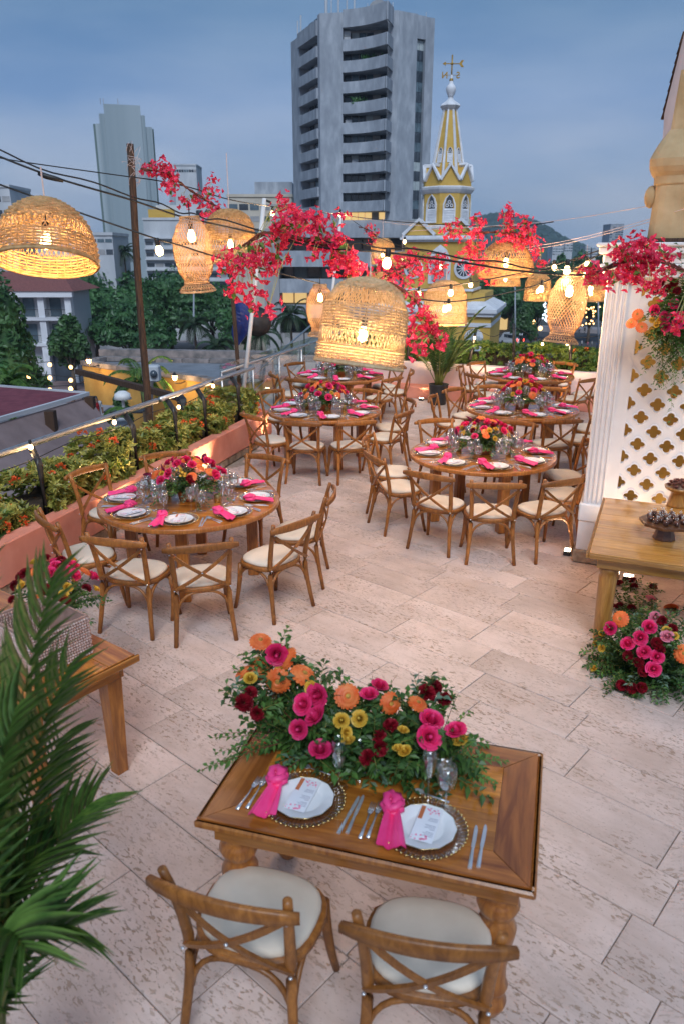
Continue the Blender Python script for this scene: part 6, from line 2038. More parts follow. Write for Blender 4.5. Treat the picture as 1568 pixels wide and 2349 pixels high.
for (kf, k, kind) in ((0.34, 0, 'ac'), (0.34, 0.28, 'ac'), (0.62, 1, 'plant'), (0.75, 1, 'plant'), (0.36, 4, 'ac'), (0.82, 7, 'ac'), (0.5, 3, 'plant'), (0.45, 6, 'ac')):
    zt = ztop - FH * int(k) + (0.0 if k == int(k) else 0.75)
    q0 = b.lerp(c, kf) + nb_ * (0.1 if kind == 'plant' else -0.9)
    if kind == 'ac':
        m = MB()
        m.cbox(q0.x - 0.5, q0.x + 0.5, q0.y - 0.2, q0.y + 0.2, zt - 0.1, zt + 0.6, 0.05)
        m.obj('air_conditioner', MT['pale_wall'], tw)
    else:
        m = MB()
        for j in range(90):
            leaf(m, q0 + Vv((R.uniform(-.9, .9), R.uniform(-.3, .3), zt - 0.2 + R.uniform(0, .5))), (rvec() + Vv((0, 0, .6))).normalized(), rvec(), 0.8, 0.25)
        m.obj('balcony_plant', MT['tree_leaf'], tw)
# roof gear
rg = lambda px, py, Y: atY(px, py, Y) - Vv((ox, oy, ST))
for (px, y0, y1, r_) in ((748, 30, -40, 0.22), (760, 40, -30, 0.08), (776, 40, -60, 0.14), (795, 42, -60, 0.1), (812, 42, -20, 0.12), (842, 45, 8, 0.06), (900, 28, 5, 0.06), (976, 40, 28, 0.05), (690, 80, 35, 0.12), (683, 80, 48, 0.1)):
    Y_ = 134 if px > 700 else 141
    p0_, p1_ = rg(px, y0 + 8, Y_), rg(px, y1, Y_)
    MB().tube([p0_, p1_], r_, 6).obj('mast', MT['pale_wall'], tw)
p0_ = rg(870, 40, 133)
MB().lathe([(1.9, 0.5), (1.4, 0.2), (0.2, 0.0), (0.2, -0.05), (1.4, 0.12), (1.95, 0.45)], 20, TRS(p0_ + Vv((0, 0, 0.4)), 0.3, rad(72))).obj('dish_antenna', MT['concrete_dark'], tw, True)
# podium wings in front of the tower: stacked floor bands
pw_ = thing('podium_block', 'low concrete block with long balcony bands at the foot of the tower', 'building', (0, 0, 0))
Yp0 = 112.0
def band(parent, px0, px1, py0, py1, Y0, depth, mat, name='parapet', Y1=None):
    p0_, p1_ = atY(px0, (py0 + py1) / 2, Y0), atY(px1, (py0 + py1) / 2, Y1 or Y0)
    z1, z0 = zy(py0, Y0), zy(py1, Y0)
    dv = (p1_ - p0_)
    dv.z = 0
    u = dv.normalized()
    n = Vv((-u.y, u.x, 0))
    m = MB()
    bb = [Vv((p.x, p.y, 0)) for p in (p0_, p1_)]
    ring = [bb[0], bb[1], bb[1] + n * depth, bb[0] + n * depth]
    m.prism([(p.x, p.y) for p in ring], z0, z1)
    return m.obj(name, mat, parent)
for (px0, px1, py0, py1) in ((640, 945, 512, 545), (628, 930, 575, 612), (618, 915, 640, 672), (640, 900, 700, 730)):
    band(pw_, px0, px1, py0, py1, Yp0 - 4, 9, MT['concrete'])
band(pw_, 640, 950, 505, 840, Yp0 + 2, 8, MT['recess'], 'inner_wall')
for py0, py1, lit in ((545, 575, 0), (612, 640, 0), (672, 700, 1), (730, 765, 0)):
    for i in range(9):
        x0 = 645 + i * 31
        mt = MT['lit_window'] if (lit and i in (0, 1)) or (py0 == 545 and i == 7) else R.choice([MT['dark_glass'], MT['mid_glass'], MT['dark_glass'], MT['blind'] if py0 == 612 else MT['dark_glass']])
        band(pw_, x0 + 1, x0 + 28, py0, py1 + 4, Yp0 + 1.7, 0.2, mt, 'window')
band(pw_, 608, 642, 560, 835, Yp0 - 4.5, 6, MT['concrete_dark'], 'stair_tower')
band(pw_, 640, 905, 765, 835, Yp0 - 3, 6, MT['concrete_dark'], 'base_wall')
# ---- other buildings
def block(name, label, px0, px1, py_top, Y, depth, mat, rows=None, wmat=None, yaw=0.0, z_floor=ST, cols=6, wh=0.45, py_rows=None, roof=True):
    """a building whose front spans px0..px1; rows of separate windows between the given heights (photo rows)"""
    p0_, p1_ = atY(px0, 586, Y), atY(px1, 586, Y)
    w_ = (p1_ - p0_).length
    zt = zy(py_top, Y)
    t = thing(name, label, 'building', (p0_.x, p0_.y, z_floor), yaw)
    hgt = zt - z_floor
    MB().box(0, w_, 0, depth, 0, hgt).obj('wall', mat, t)
    if roof:
        MB().box(-0.15, w_ + 0.15, -0.2, depth, hgt, hgt + 0.5).obj('parapet', mat, t)
    if py_rows:
        for i, (a_, b_) in enumerate(py_rows):
            z1, z0 = zy(a_, Y) - z_floor, zy(b_, Y) - z_floor
            for k in range(cols):
                x0 = w_ * (k + 0.08) / cols
                x1 = w_ * (k + 0.92) / cols
                mt = wmat or R.choice([MT['dark_glass'], MT['mid_glass'], MT['dark_glass'], MT['recess']])
                wv = ubox('window', mt, t, x0, x1, -0.06, 0.2, z0, z1)
    return t, w_, hgt
# slab tower with stepped shoulders
Ys = 300.0
sl = thing('slab_tower', 'blank pale slab tower with stepped shoulders and streaked walls', 'building', atY(310, 586, Ys) * 1.0, rad(15.5))
sl.location.z = ST
xs = lambda px: (px - 310) / F_ * Ys / 1.13
zs = lambda py: zy(py, Ys) - ST
for (x0, x1, py, y0, mt, nm) in ((xs(268), xs(350), 240, 0.0, MT['streaked'], 'centre_slab'), (xs(256), xs(268) - .02, 262, 0.6, MT['streaked'], 'shoulder'), (xs(350) + .02, xs(359), 262, 0.6, MT['streaked'], 'shoulder'), (xs(246), xs(256) - .02, 285, 1.2, MT['streaked'], 'shoulder'), (xs(359) + .02, xs(374), 288, 1.2, MT['streaked'], 'shoulder'), (xs(241), xs(246) - .02, 284, 3.0, MT['green_edge'], 'dark_edge'), (xs(374) + .02, xs(378), 290, 3.0, MT['green_edge'], 'dark_edge')):
    ubox(nm, mt, sl, x0, x1, y0, 7, 0, zs(py))
for px in (262, 268.5, 301):
    MB().tube([(xs(px), 2, zs(240)), (xs(px), 2, zs(225))], 0.12, 5).obj('mast', MT['concrete_dark'], sl)
t, w_, h_ = block('office_tower', 'slim pale tower with side windows far behind the fish-trap lantern', 412, 462, 380, 260, 10, MT['pale_wall'], py_rows=[(389, 395)], cols=9)
wl = MB()
for k in range(9):
    ubox('side_window', MT['dark_glass'], t, -0.1, 0.0, 2, 8, h_ - 6 - k * 3.4, h_ - 4.4 - k * 3.4)
t2 = ubox('flank', MT['concrete'], t, -2.2, -0.12, 1.0, 10, 0, h_ - 1.5)
t, w_, h_ = block('office_block', 'white office block with rows of shaded windows behind the timber pole', 335, 560, 505, 170, 14, MT['pale_wall'], cols=11, py_rows=[(555, 562), (580, 588), (604, 612), (628, 636), (652, 660)])
for k in range(5):
    zz = zy(548 + 24.3 * k, 170) - ST
    ubox('sunshade', MT['pale_wall'], t, 0, w_, -0.9, -0.01, zz, zz + 0.25)
ubox('roof_house', MT['pale_wall'], t, 2, 15, 4, 9, h_ + .5, h_ + 3.2)
ubox('yellow_roof_house', MT['yellow_tower'], t, 0.5, 6, 3, 8, h_ + .5, h_ + 2.3)
for k in range(3):
    MB().lathe([(0.7, 0), (0.75, 1.4), (0.6, 1.6)], 10, TRS((11.5 + 1.9 * k, 3, h_ + .5))).obj('water_tank', MT['black_pot'], t, True)
block('apartment_block', 'cream and grey apartment block with roof terrace beside the concrete tower', 528, 672, 452, 150, 12, MT['cream_wall'], cols=6, py_rows=[(468, 482), (496, 508), (524, 538)])
t = thing('roof_house', 'small flat-roofed stair house on the cream apartment block', 'building', atY(585, 452, 152))
MB().box(0, 7, 0, 5, 0.5, 2.6).obj('wall', MT['concrete'], t)
block('white_house', 'white house with a flat roof between the dome lamp and the slab tower', 208, 262, 540, 135, 10, MT['pale_wall'], cols=3, py_rows=[(548, 556), (572, 584)])
block('white_house', 'white block with a blue roof edge behind the dome lamp', -40, 42, 430, 150, 10, MT['pale_wall'], cols=4, py_rows=[(450, 463), (482, 496)])
block('distant_tower', 'slim blue-grey apartment tower on the horizon beyond the garland', 1392, 1422, 515, 700, 20, MT['concrete'], cols=5, py_rows=[(520 + 5.6 * i, 523 + 5.6 * i) for i in range(9)])
block('distant_tower', 'thin tower on the horizon touching the ochre pier', 1480, 1492, 545, 800, 20, MT['concrete'], cols=3, py_rows=[(550, 553), (558, 561)])
for i, (x0, x1, yt, lab) in enumerate(((1265, 1290, 566, 'low pale block on the horizon at the foot of the hill'), (1292, 1310, 558, 'pale apartment block on the horizon next to the foot of the hill'), (1340, 1352, 566, 'little white block on the horizon near the slim tower'), (1356, 1368, 572, 'lower grey block on the horizon near the slim tower'))):
    block('distant_block', lab, x0, x1, yt, 650, 15, MT['pale_wall'], cols=4, py_rows=[(yt + 4 + 6 * k, yt + 6.5 + 6 * k) for k in range(3)])
# colonial house with arcade
Yc = 112.0
ch = thing('colonial_house', 'white colonial house with balconies, red tiled roof and a dark arch', 'building', atY(-60, 586, Yc))
ch.location.z = ST
cw = (atY(146, 700, Yc) - atY(-60, 700, Yc)).length
zc_ = lambda py: zy(py, Yc) - ST
xr = cw
for i in range(6):                                               # piers between the bays
    x0 = cw - 0.9 - i * 3.9
    ubox('pier', MT['church_white'], ch, x0, x0 + 0.9, 0, 1.2, 0 if i != 1 else 5.2, zc_(668))
ubox('back_wall', MT['pale_wall'], ch, -3, cw - 0.1, 1.6, 9, 0, zc_(668))
for k, py in enumerate((668, 728, 787)):
    ubox('floor_band', MT['church_white'], ch, -3, cw + 0.05, -0.25, 1.6, zc_(py) - 0.45, zc_(py))
for i in range(5):
    x0 = cw - 0.9 - (i + 1) * 3.9 + 0.9
    for k, py in enumerate((728, 787)):
        zf = zc_(py)
        wv = ubox('window', MT['mid_glass'], ch, x0 + 0.3, x0 + 1.9, 1.45, 1.62, zf, zf + 2.6)
        m = MB()
        for q_ in range(15):
            m.box(x0 + q_ * 0.2, x0 + q_ * 0.2 + 0.04, 0.2, 0.24, zf, zf + 1.05)
        m.box(x0, x0 + 3.0, 0.18, 0.26, zf + 1.05, zf + 1.12)
        m.obj('balcony_grille', MT['black_metal'], ch)
ar = MB()
aw, ah = 1.55, 3.3
cxa, npt = cw - 2.45, 14
prof = [(cxa + aw, 0)] + [(cxa + aw * math.cos(pi * i / npt), ah + aw * 1.15 * math.sin(pi * i / npt)) for i in range(npt + 1)] + [(cxa - aw, 0)]
out_ = [(cw - 0.9 + 0.9, 0)] + [(cw if i < npt / 2 else cw - 4.8, 6.2) if 0 < i < npt else ((cw, ah) if i == 0 else (cw - 4.8, ah)) for i in range(npt + 1)] + [(cw - 4.8, 0)]
out_ = [(cw, 0)] + [(cxa + 2.45 * math.cos(pi * i / npt) if 3 <= i <= npt - 3 else (cw if i < 3 else cw - 4.9), 6.15 if 3 <= i <= npt - 3 else (ah + (6.15 - ah) * (i / 3 if i < 3 else (npt - i) / 3))) for i in range(npt + 1)] + [(cw - 4.9, 0)]
n = len(prof)
vs = [(x, -0.12, z) for x, z in prof] + [(x, -0.12, z) for x, z in out_] + [(x, 0.8, z) for x, z in prof] + [(x, 0.8, z) for x, z in out_]
fs = [(i, i + 1, n + i + 1, n + i) for i in range(n - 1)] + [(i, 2 * n + i, 2 * n + i + 1, i + 1) for i in range(n - 1)] + [(n + i, n + i + 1, 3 * n + i + 1, 3 * n + i) for i in range(n - 1)]
ar.add(vs, fs)
ar.obj('arch', MT['church_white'], ch)
ubox('arch_dark', MT['dark_glass'], ch, cxa - aw, cxa + aw, 1.3, 1.55, 0, 5.6)
rf = MB()
zr = zc_(668)
rf.add([(-4, -0.8, zr + 0.02), (cw + 0.8, -0.8, zr + 0.02), (cw - 3, 6, zr + 2.6), (-4, 6, zr + 2.6), (cw + 0.8, 12, zr + 0.02), (-4, 12, zr + 0.02)], [(0, 1, 2, 3), (1, 4, 2), (2, 4, 5, 3), (0, 5, 4, 1)])
rf.obj('tiled_roof', MT['roof_tile'], ch)
ubox('cornice', MT['church_white'], ch, -4, cw + 0.5, -0.6, 0.2, zr - 0.8, zr + 0.015)
# ---- clock tower (octagonal, yellow and white)
Yk = 100.0
kx = atY(1022, 470, Yk)
ck = thing('clock_tower', 'yellow and white octagonal clock tower with a spire and weather vane', 'tower', (kx.x, kx.y, ST))
zk = lambda py: zy(py, Yk) - ST
def rk(px_half, py):
    v = ray(1022, py)
    return px_half / F_ * Yk / v.y
r8 = lambda r: r / math.cos(pi / 8)
a8 = pi / 8 - pi / 2
def oct_(name, prof, mat, n=8):
    return MB().lathe([(r8(r), z) for r, z in prof], n, None, True, a8).obj(name, mat, ck)
rd = rk(52, 480)
oct_('belfry_drum', [(rd, zk(520)), (rd, zk(428))], MT['yellow_tower'])
oct_('belfry_cornice', [(rd * 1.0, zk(447)), (rd * 1.06, zk(444)), (rd * 1.13, zk(438)), (rd * 1.15, zk(433)), (rd * 1.02, zk(430))], MT['church_white'])
rs0, rs1 = rk(40, 405), rk(13.5, 250)
oct_('spire', [(rs0, zk(425)), (rs1, zk(252))], MT['yellow_tower'])
for i in range(8):                                          # white ribs of the spire and gables round its foot
    a0 = a8 + 2 * pi * i / 8
    p0_ = Vv((r8(rs0) * math.cos(a0), r8(rs0) * math.sin(a0), zk(425)))
    p1_ = Vv((r8(rs1) * math.cos(a0), r8(rs1) * math.sin(a0), zk(252)))
    MB().tube([p0_, p1_], [0.2, 0.14], 5).obj('spire_rib', MT['church_white'], ck)
    am = a0 + pi / 8
    M = Matrix.Rotation(am + pi / 2, 4, 'Z') @ Matrix.Translation((0, -rd * 0.985, 0))
    hw = rd * math.tan(pi / 8) * 1.0
    zb, zp = zk(432), zk(384)
    m = MB()
    m.add([(-hw, 0, zb), (hw, 0, zb), (hw, 0, zb + 0.7), (0, 0, zp), (-hw, 0, zb + 0.7), (-hw, .5, zb), (hw, .5, zb), (hw, .5, zb + 0.7), (0, 1.6, zp), (-hw, .5, zb + 0.7)],
          [(0, 1, 2, 3, 4), (5, 9, 8, 7, 6), (2, 7, 8, 3), (4, 3, 8, 9), (0, 4, 9, 5), (1, 6, 7, 2)], M)
    m.obj('gable', MT['yellow_tower'], ck)
    m = MB()
    m.tube([M @ Vv((-hw, -0.1, zb + 0.75)), M @ Vv((0, -0.1, zp + 0.1)), M @ Vv((hw, -0.1, zb + 0.75))], 0.24, 5)
    m.tube([M @ Vv((0, -0.1, zp + 0.1)), M @ Vv((0, 1.7, zp + 0.1))], 0.26, 5)
    m.obj('gable_coping', MT['church_white'], ck)
    # pointed windows of the drum and lucarnes on the spire
    def lancet(name, w_, z0, z1, M, depth=0.16, louvres=8):
        pts = [(-w_, z0), (w_, z0), (w_, z1 - w_ * 1.5), (w_ * 0.62, z1 - w_ * 0.55), (0, z1), (-w_ * 0.62, z1 - w_ * 0.55), (-w_, z1 - w_ * 1.5)]
        n_ = len(pts)
        inn = [(x * 0.76, z0 + (z - z0) * 0.97 + 0.02 if z > z0 + .1 else z0 + 0.1) for x, z in pts]
        m = MB()
        vs = [(x, -depth, z) for x, z in pts] + [(x, -depth, z) for x, z in inn] + [(x, 0.02, z) for x, z in pts] + [(x, 0.02, z) for x, z in inn]
        fs = []
        for i in range(n_):
            j = (i + 1) % n_
            fs += [(i, j, n_ + j, n_ + i), (i, 2 * n_ + i, 2 * n_ + j, j), (n_ + i, n_ + j, 3 * n_ + j, 3 * n_ + i)]
        m.add(vs, fs, M)
        f_ = m.obj(name, MT['church_white'], ck)
        m = MB()
        m.add([(x * 0.8, -0.02, z) for x, z in inn], [tuple(range(n_))], M)
        m.obj('opening', MT['dark_glass'], f_)
        zz1 = z1 - w_ * 2.1
        for q_ in range(louvres):
            za = z0 + 0.14 + (zz1 - z0 - 0.14) * q_ / louvres
            zb_ = za + (zz1 - z0) / louvres * 0.98
            MB().add([(-w_ * .74, -depth * .7, za), (w_ * .74, -depth * .7, za), (w_ * .74, -0.03, zb_), (-w_ * .74, -0.03, zb_), (-w_ * .74, -depth * .7, za - .03), (w_ * .74, -depth * .7, za - .03)], [(0, 1, 2, 3), (4, 5, 1, 0)], M).obj('louvre', MT['church_white'], f_)
        for q_ in range(3):
            MB().lathe([(w_ * .27, -0.02), (w_ * .27, 0.02), (w_ * .15, 0.02), (w_ * .15, -0.02)], 8, M @ Matrix.Translation(((q_ - 1) * w_ * .34, -0.06, zz1 + w_ * (0.45 if q_ != 1 else 0.95))) @ Matrix.Rotation(pi / 2, 4, 'X'), cap=False).obj('tracery_ring', MT['church_white'], f_)
        return f_
    vis = math.sin(am) < 0.45
    if vis:
        lancet('lancet_window', rk(15.5, 480) * 0.92, zk(513), zk(449), Matrix.Rotation(am + pi / 2, 4, 'Z') @ Matrix.Translation((0, -rd - 0.01, 0)))
        tl = math.atan2(rs0 - rs1, zk(252) - zk(425))
        rr_ = rs0 + (rs1 - rs0) * (zk(372) - zk(425)) / (zk(252) - zk(425))
        lancet('lucarne', rk(6.5, 360), 0, zk(338) - zk(374), Matrix.Rotation(am + pi / 2, 4, 'Z') @ Matrix.Translation((0, -rr_ - 0.02, zk(376))) @ Matrix.Rotation(-tl, 4, 'X'), 0.1, 7)
oct_('spire_cap', [(rs1 * 0.95, zk(256)), (rs1 * 1.35, zk(250)), (rs1 * 1.65, zk(244)), (rs1 * 1.5, zk(240)), (rs1 * 0.9, zk(234)), (rs1 * 0.45, zk(228)), (rs1 * 0.35, zk(222))], MT['church_white'])
MB().lathe([(0.3, zk(224)), (0.36, zk(220)), (0.5, zk(214)), (0.62, zk(205)), (0.5, zk(198)), (0.26, zk(192)), (0.16, zk(180)), (0.12, zk(172))], 14).obj('finial', MT['church_white'], ck, True)
MT['gilt'] = pm('gilded_iron', (0.3, 0.17, 0.03), (0.5, 0.3, 0.06), 3, 0.45, metal=0.4)
wv = MB()
wv.tube([(0, 0, zk(186)), (0, 0, zk(126))], 0.09, 6)
wv.ball((0, 0, zk(184)), 0.25, 8, 5)
wv.ball((0, 0, zk(146)), 0.18, 8, 5)
wv.obj('vane_rod', MT['gilt'], ck, True)
za = zk(146)
MB().tube([(-0.75, 0, za), (0.85, 0, za)], 0.06, 5).obj('vane_arrow', MT['gilt'], ck)
MB().add([(-0.72, -.05, za - 0.22), (-1.12, -.05, za), (-0.72, -.05, za + 0.22), (-0.72, .05, za - 0.22), (-1.12, .05, za), (-0.72, .05, za + 0.22)], [(0, 2, 1), (3, 4, 5), (0, 1, 4, 3), (1, 2, 5, 4), (2, 0, 3, 5)]).obj('arrow_head', MT['gilt'], ck)
MB().add([(0.8, -.05, za), (1.1, -.05, za - 0.36), (1.4, -.05, za - 0.36), (1.15, -.05, za), (1.4, -.05, za + 0.36), (1.1, -.05, za + 0.36), (0.8, .05, za), (1.1, .05, za - 0.36), (1.4, .05, za - 0.36), (1.15, .05, za), (1.4, .05, za + 0.36), (1.1, .05, za + 0.36)],
         [(0, 1, 2, 3), (0, 3, 4, 5), (6, 9, 8, 7), (6, 11, 10, 9), (0, 6, 7, 1), (5, 11, 6, 0)]).obj('arrow_tail', MT['gilt'], ck)
def letter(ch_, x, z, h, sx=1):
    cu = bpy.data.curves.new('vane_letter', 'FONT')
    cu.body = ch_
    cu.size = h
    cu.extrude = 0.06
    cu.offset = 0.015
    cu.align_x = 'CENTER'
    tmp = bpy.data.objects.new('vane_letter', cu)
    COL.objects.link(tmp)
    dg = bpy.context.evaluated_depsgraph_get()
    me = bpy.data.meshes.new_from_object(tmp.evaluated_get(dg))
    bpy.data.objects.remove(tmp)
    me.materials.clear()
    me.materials.append(MT['gilt'])
    o = link('vane_letter', me, ck, (x, -0.1, z))
    o.rotation_euler = (pi / 2, 0, 0)
    o.scale = (sx, 1, 1)
    return o
hl = zk(165) - zk(180)
letter('N', -0.82, zk(180), hl * 1.4, -1)                      # seen from behind: mirrored
letter('S', 0.74, zk(180), hl * 1.4, -1)
MB().tube([(-1.0, 0, zk(172.5)), (1.0, 0, zk(172.5))], 0.03, 5).obj('letter_bar', MT['gilt'], ck)
# square stage with triangular gables
rb = rk(76, 600)
MB().box(-rb, rb, -rb, rb, zk(840), zk(545), Matrix.Rotation(rad(-16), 4, 'Z')).obj('square_stage', MT['yellow_tower'], ck)
for k, (py0, py1, g) in enumerate(((556, 551, 0.25), (551, 546, 0.55), (546, 542, 0.35))):
    MB().box(-rb - g, rb + g, -rb - g, rb + g, zk(py0), zk(py1) - 0.004, Matrix.Rotation(rad(-16), 4, 'Z')).obj('stage_cornice', MT['church_white'], ck)
oct_('drum_foot', [(rd * 1.12, zk(541)), (rd * 1.1, zk(524)), (rd * 1.03, zk(518))], MT['yellow_tower'])
oct_('drum_foot_band', [(rd * 1.14, zk(526)), (rd * 1.16, zk(521)), (rd * 1.05, zk(518.5))], MT['church_white'])
for q_ in range(4):
    for off in ((-0.6, 0.6) if q_ == 0 else ()):
        M = Matrix.Rotation(rad(-16) + q_ * pi / 2, 4, 'Z') @ Matrix.Translation((off * rb, -rb - 0.05, zk(541)))
        hp = zk(509) - zk(541)
        MB().add([(-1.85, 0, 0), (1.85, 0, 0), (0, 0, hp), (-1.85, 2.2, 0), (1.85, 2.2, 0), (0, 2.2, hp)], [(0, 1, 2), (3, 5, 4), (0, 2, 5, 3), (1, 4, 5, 2)], M).obj('corner_gable', MT['yellow_tower'], ck)
        m = MB()
        m.tube([M @ Vv((-1.95, -0.1, 0.05)), M @ Vv((0, -0.1, hp + 0.15)), M @ Vv((1.95, -0.1, 0.05))], 0.26, 4)
        m.add([M @ Vv(p) for p in ((-1.95, 0, 0.1), (0, 0, hp + 0.25), (0, 2.2, hp + 0.25), (-1.95, 2.2, 0.1), (1.95, 0, 0.1), (1.95, 2.2, 0.1))], [(0, 1, 2, 3), (1, 4, 5, 2)])
        m.obj('gable_coping', MT['church_white'], ck)
MS = Matrix.Rotation(rad(-16), 4, 'Z') @ Matrix.Translation((0, -rb - 0.01, 0))
def lancet2(w_, z0, z1, M):
    pts = [(-w_, z0), (w_, z0), (w_, z1 - w_ * 1.3), (w_ * 0.6, z1 - w_ * 0.45), (0, z1), (-w_ * 0.6, z1 - w_ * 0.45), (-w_, z1 - w_ * 1.3)]
    n_ = len(pts)
    m = MB()
    m.add([(x, -0.16, z) for x, z in pts] + [(x, 0.02, z) for x, z in pts], [tuple(range(n_))] + [(i, n_ + i, n_ + (i + 1) % n_, (i + 1) % n_) for i in range(n_)], M)
    f_ = m.obj('louvred_window', MT['church_white'], ck)
    for q_ in range(14):
        za = z0 + 0.3 + (z1 - w_ * 1.6 - z0) * q_ / 14
        MB().box(-w_ * .72, w_ * .72, -0.22, -0.17, za, za + 0.07, M).obj('louvre', MT['recess'], f_)
lancet2(1.35, zk(648), zk(562), MS @ Matrix.Translation((0.15, 0, 0)))
def oculus(x, z):
    f_ = MB().lathe([(1.15, 0), (1.2, 0.14), (0.95, 0.18), (0.9, 0.05)], 22, MS @ Matrix.Translation((x, 0, z)) @ Matrix.Rotation(pi / 2, 4, 'X'), cap=False).obj('clock_surround', MT['church_white'], ck)
    MB().lathe([(0.93, 0.02), (0.93, 0.06)], 22, MS @ Matrix.Translation((x, 0, z)) @ Matrix.Rotation(pi / 2, 4, 'X')).obj('clock_face', MT['dark_glass'], f_)
    for k in range(6):
        MB().box(-0.85, 0.85, -0.1, -0.065, -0.04, 0.04, MS @ Matrix.Translation((x, 0, z)) @ Matrix.Rotation(k * pi / 6, 4, 'Y')).obj('spoke', MT['church_white'], f_)
oculus(-rb * 0.72, zk(615))
oculus(rb * 0.74, zk(615))
MB().box(-rb - .2, rb + .2, -rb - .2, rb + .2, zk(664), zk(659), Matrix.Rotation(rad(-16), 4, 'Z')).obj('string_course', MT['church_white'], ck)
# broad stepped gatehouse body below
gh = thing('gatehouse', 'broad yellow gatehouse with white ledges carrying the clock tower', 'building', (kx.x, kx.y - 2.0, ST), rad(-16))
gz = lambda py: zy(py, Yk - 4) - ST
hb = rk(100, 700)
ubox('upper_body', MT['yellow_tower'], gh, -hb * 1.2, hb * 0.93, -2, 9, 0, gz(672))
ubox('body', MT['yellow_tower'], gh, -hb * 1.5, hb * 1.12, -4, 10, 0, gz(708))
for (x0, x1, y0, py0, py1) in ((-1.62, 1.24, -4.6, 714, 706), (-1.56, 1.18, -4.35, 722, 714.3)):
    ubox('ledge', MT['church_white'], gh, hb * x0, hb * x1, y0, 10.4, gz(py0), gz(py1))
MB().add([(-hb * 1.6, -4.6, gz(706) + .01), (hb * 1.24, -4.6, gz(706) + .01), (hb * 0.94, -2.05, gz(690)), (-hb * 1.2, -2.05, gz(690)), (hb * 1.24, 10, gz(706) + .01), (hb * 0.94, 9, gz(690))], [(0, 1, 2, 3), (1, 4, 5, 2)]).obj('sloping_ledge', MT['church_white'], gh)
ubox('lower_band', MT['church_white'], gh, -hb * 1.51, hb * 1.13, -4.12, 10.1, gz(745), gz(736))
m = MB()
wx, z0, z1 = hb * 0.78, gz(812), gz(752)
f_ = ubox('window_frame', MT['church_white'], gh, wx - 1.15, wx + 1.15, -4.2, -3.98, z0, z1 - 0.9)
m.lathe([(1.15, 0), (1.15, 0.2)], 20, Matrix.Translation((wx, -4.0, z1 - 0.95)) @ Matrix.Rotation(pi / 2, 4, 'X'))
m.obj('window_arch', MT['church_white'], gh)
ubox('window_pane', MT['blind'], gh, wx - 0.75, wx + 0.75, -4.26, -4.21, z0 + .2, z1 - 0.7)
# ---- hill with houses and masts
hp_ = [(985, 640), (1040, 560), (1075, 508), (1110, 498), (1140, 494), (1170, 500), (1200, 512), (1225, 535), (1255, 552), (1290, 578), (1330, 592)]
Yh = 1700.0
vs, fs = [], []
N_ = 40
prof = []
for i in range(N_ + 1):
    px = 985 + (1330 - 985) * i / N_
    for (x0, y0), (x1, y1) in zip(hp_, hp_[1:]):
        if x0 <= px <= x1:
            py = y0 + (y1 - y0) * (px - x0) / (x1 - x0)
            break
    prof.append((px, min(py, 597) + R.uniform(-1.5, 1.5)))
J = 12
for j in range(J + 1):
    g = j / J
    for i, (px, py) in enumerate(prof):
        top = atY(px, py, Yh)
        z = ST + (top.z - ST) * math.sin(pi / 2 * g) ** 1.2 + (R.uniform(-6, 6) if 0 < j < J else 0)
        vs.append((top.x, Yh - 500 * (1 - g), z))
for j in range(J):
    for i in range(N_):
        a_ = j * (N_ + 1) + i
        fs.append((a_, a_ + 1, a_ + N_ + 2, a_ + N_ + 1))
b0 = len(vs)
for i, (px, py) in enumerate(prof):
    vs.append((vs[J * (N_ + 1) + i][0], Yh + 400, ST))
for i in range(N_):
    fs.append((J * (N_ + 1) + i, J * (N_ + 1) + i + 1, b0 + i + 1, b0 + i))
m = MB()
m.add(vs, fs)
struct(m.obj('hill', MT['hill'], None, True))
m = MB()
for k in range(2600):
    i, g = R.uniform(0, N_), R.uniform(0.25, 1)
    px, py = prof[int(i)]
    top = atY(px, py, Yh)
    c_ = Vv((top.x + R.uniform(-5, 5), Yh - 500 * (1 - g), ST + (top.z - ST) * math.sin(pi / 2 * g) ** 1.2))
    s_ = R.uniform(3, 7)
    m.ball(c_, s_, 5, 3, 0.9)
struct(m.obj('hillside_wood', MT['hill']), 'stuff')['label'] = 'woods covering the distant hill, tinted blue-green for haze'
t = thing('hilltop_convent', 'long pale building on the ridge of the distant hill', 'building', atY(1175, 500, Yh - 6))
MB().box(-32, 30, 0, 14, -4, 7).obj('wall', MT['pale_wall'], t)
MB().box(-10, 12, 0, 14, 7, 12).obj('upper_wall', MT['pale_wall'], t)
for i, (px, y0, y1) in enumerate(((1072, 510, 455), (1146, 496, 478))):
    b_ = atY(px, y0, Yh - 5)
    tag(MB().tube([b_, atY(px, y1, Yh - 5)], [1.4, 0.5], 4).obj('radio_mast', MT['concrete_dark']), ['taller radio mast on the hill next to the clock tower', 'shorter radio mast on the hilltop beside the convent'][i], 'mast')
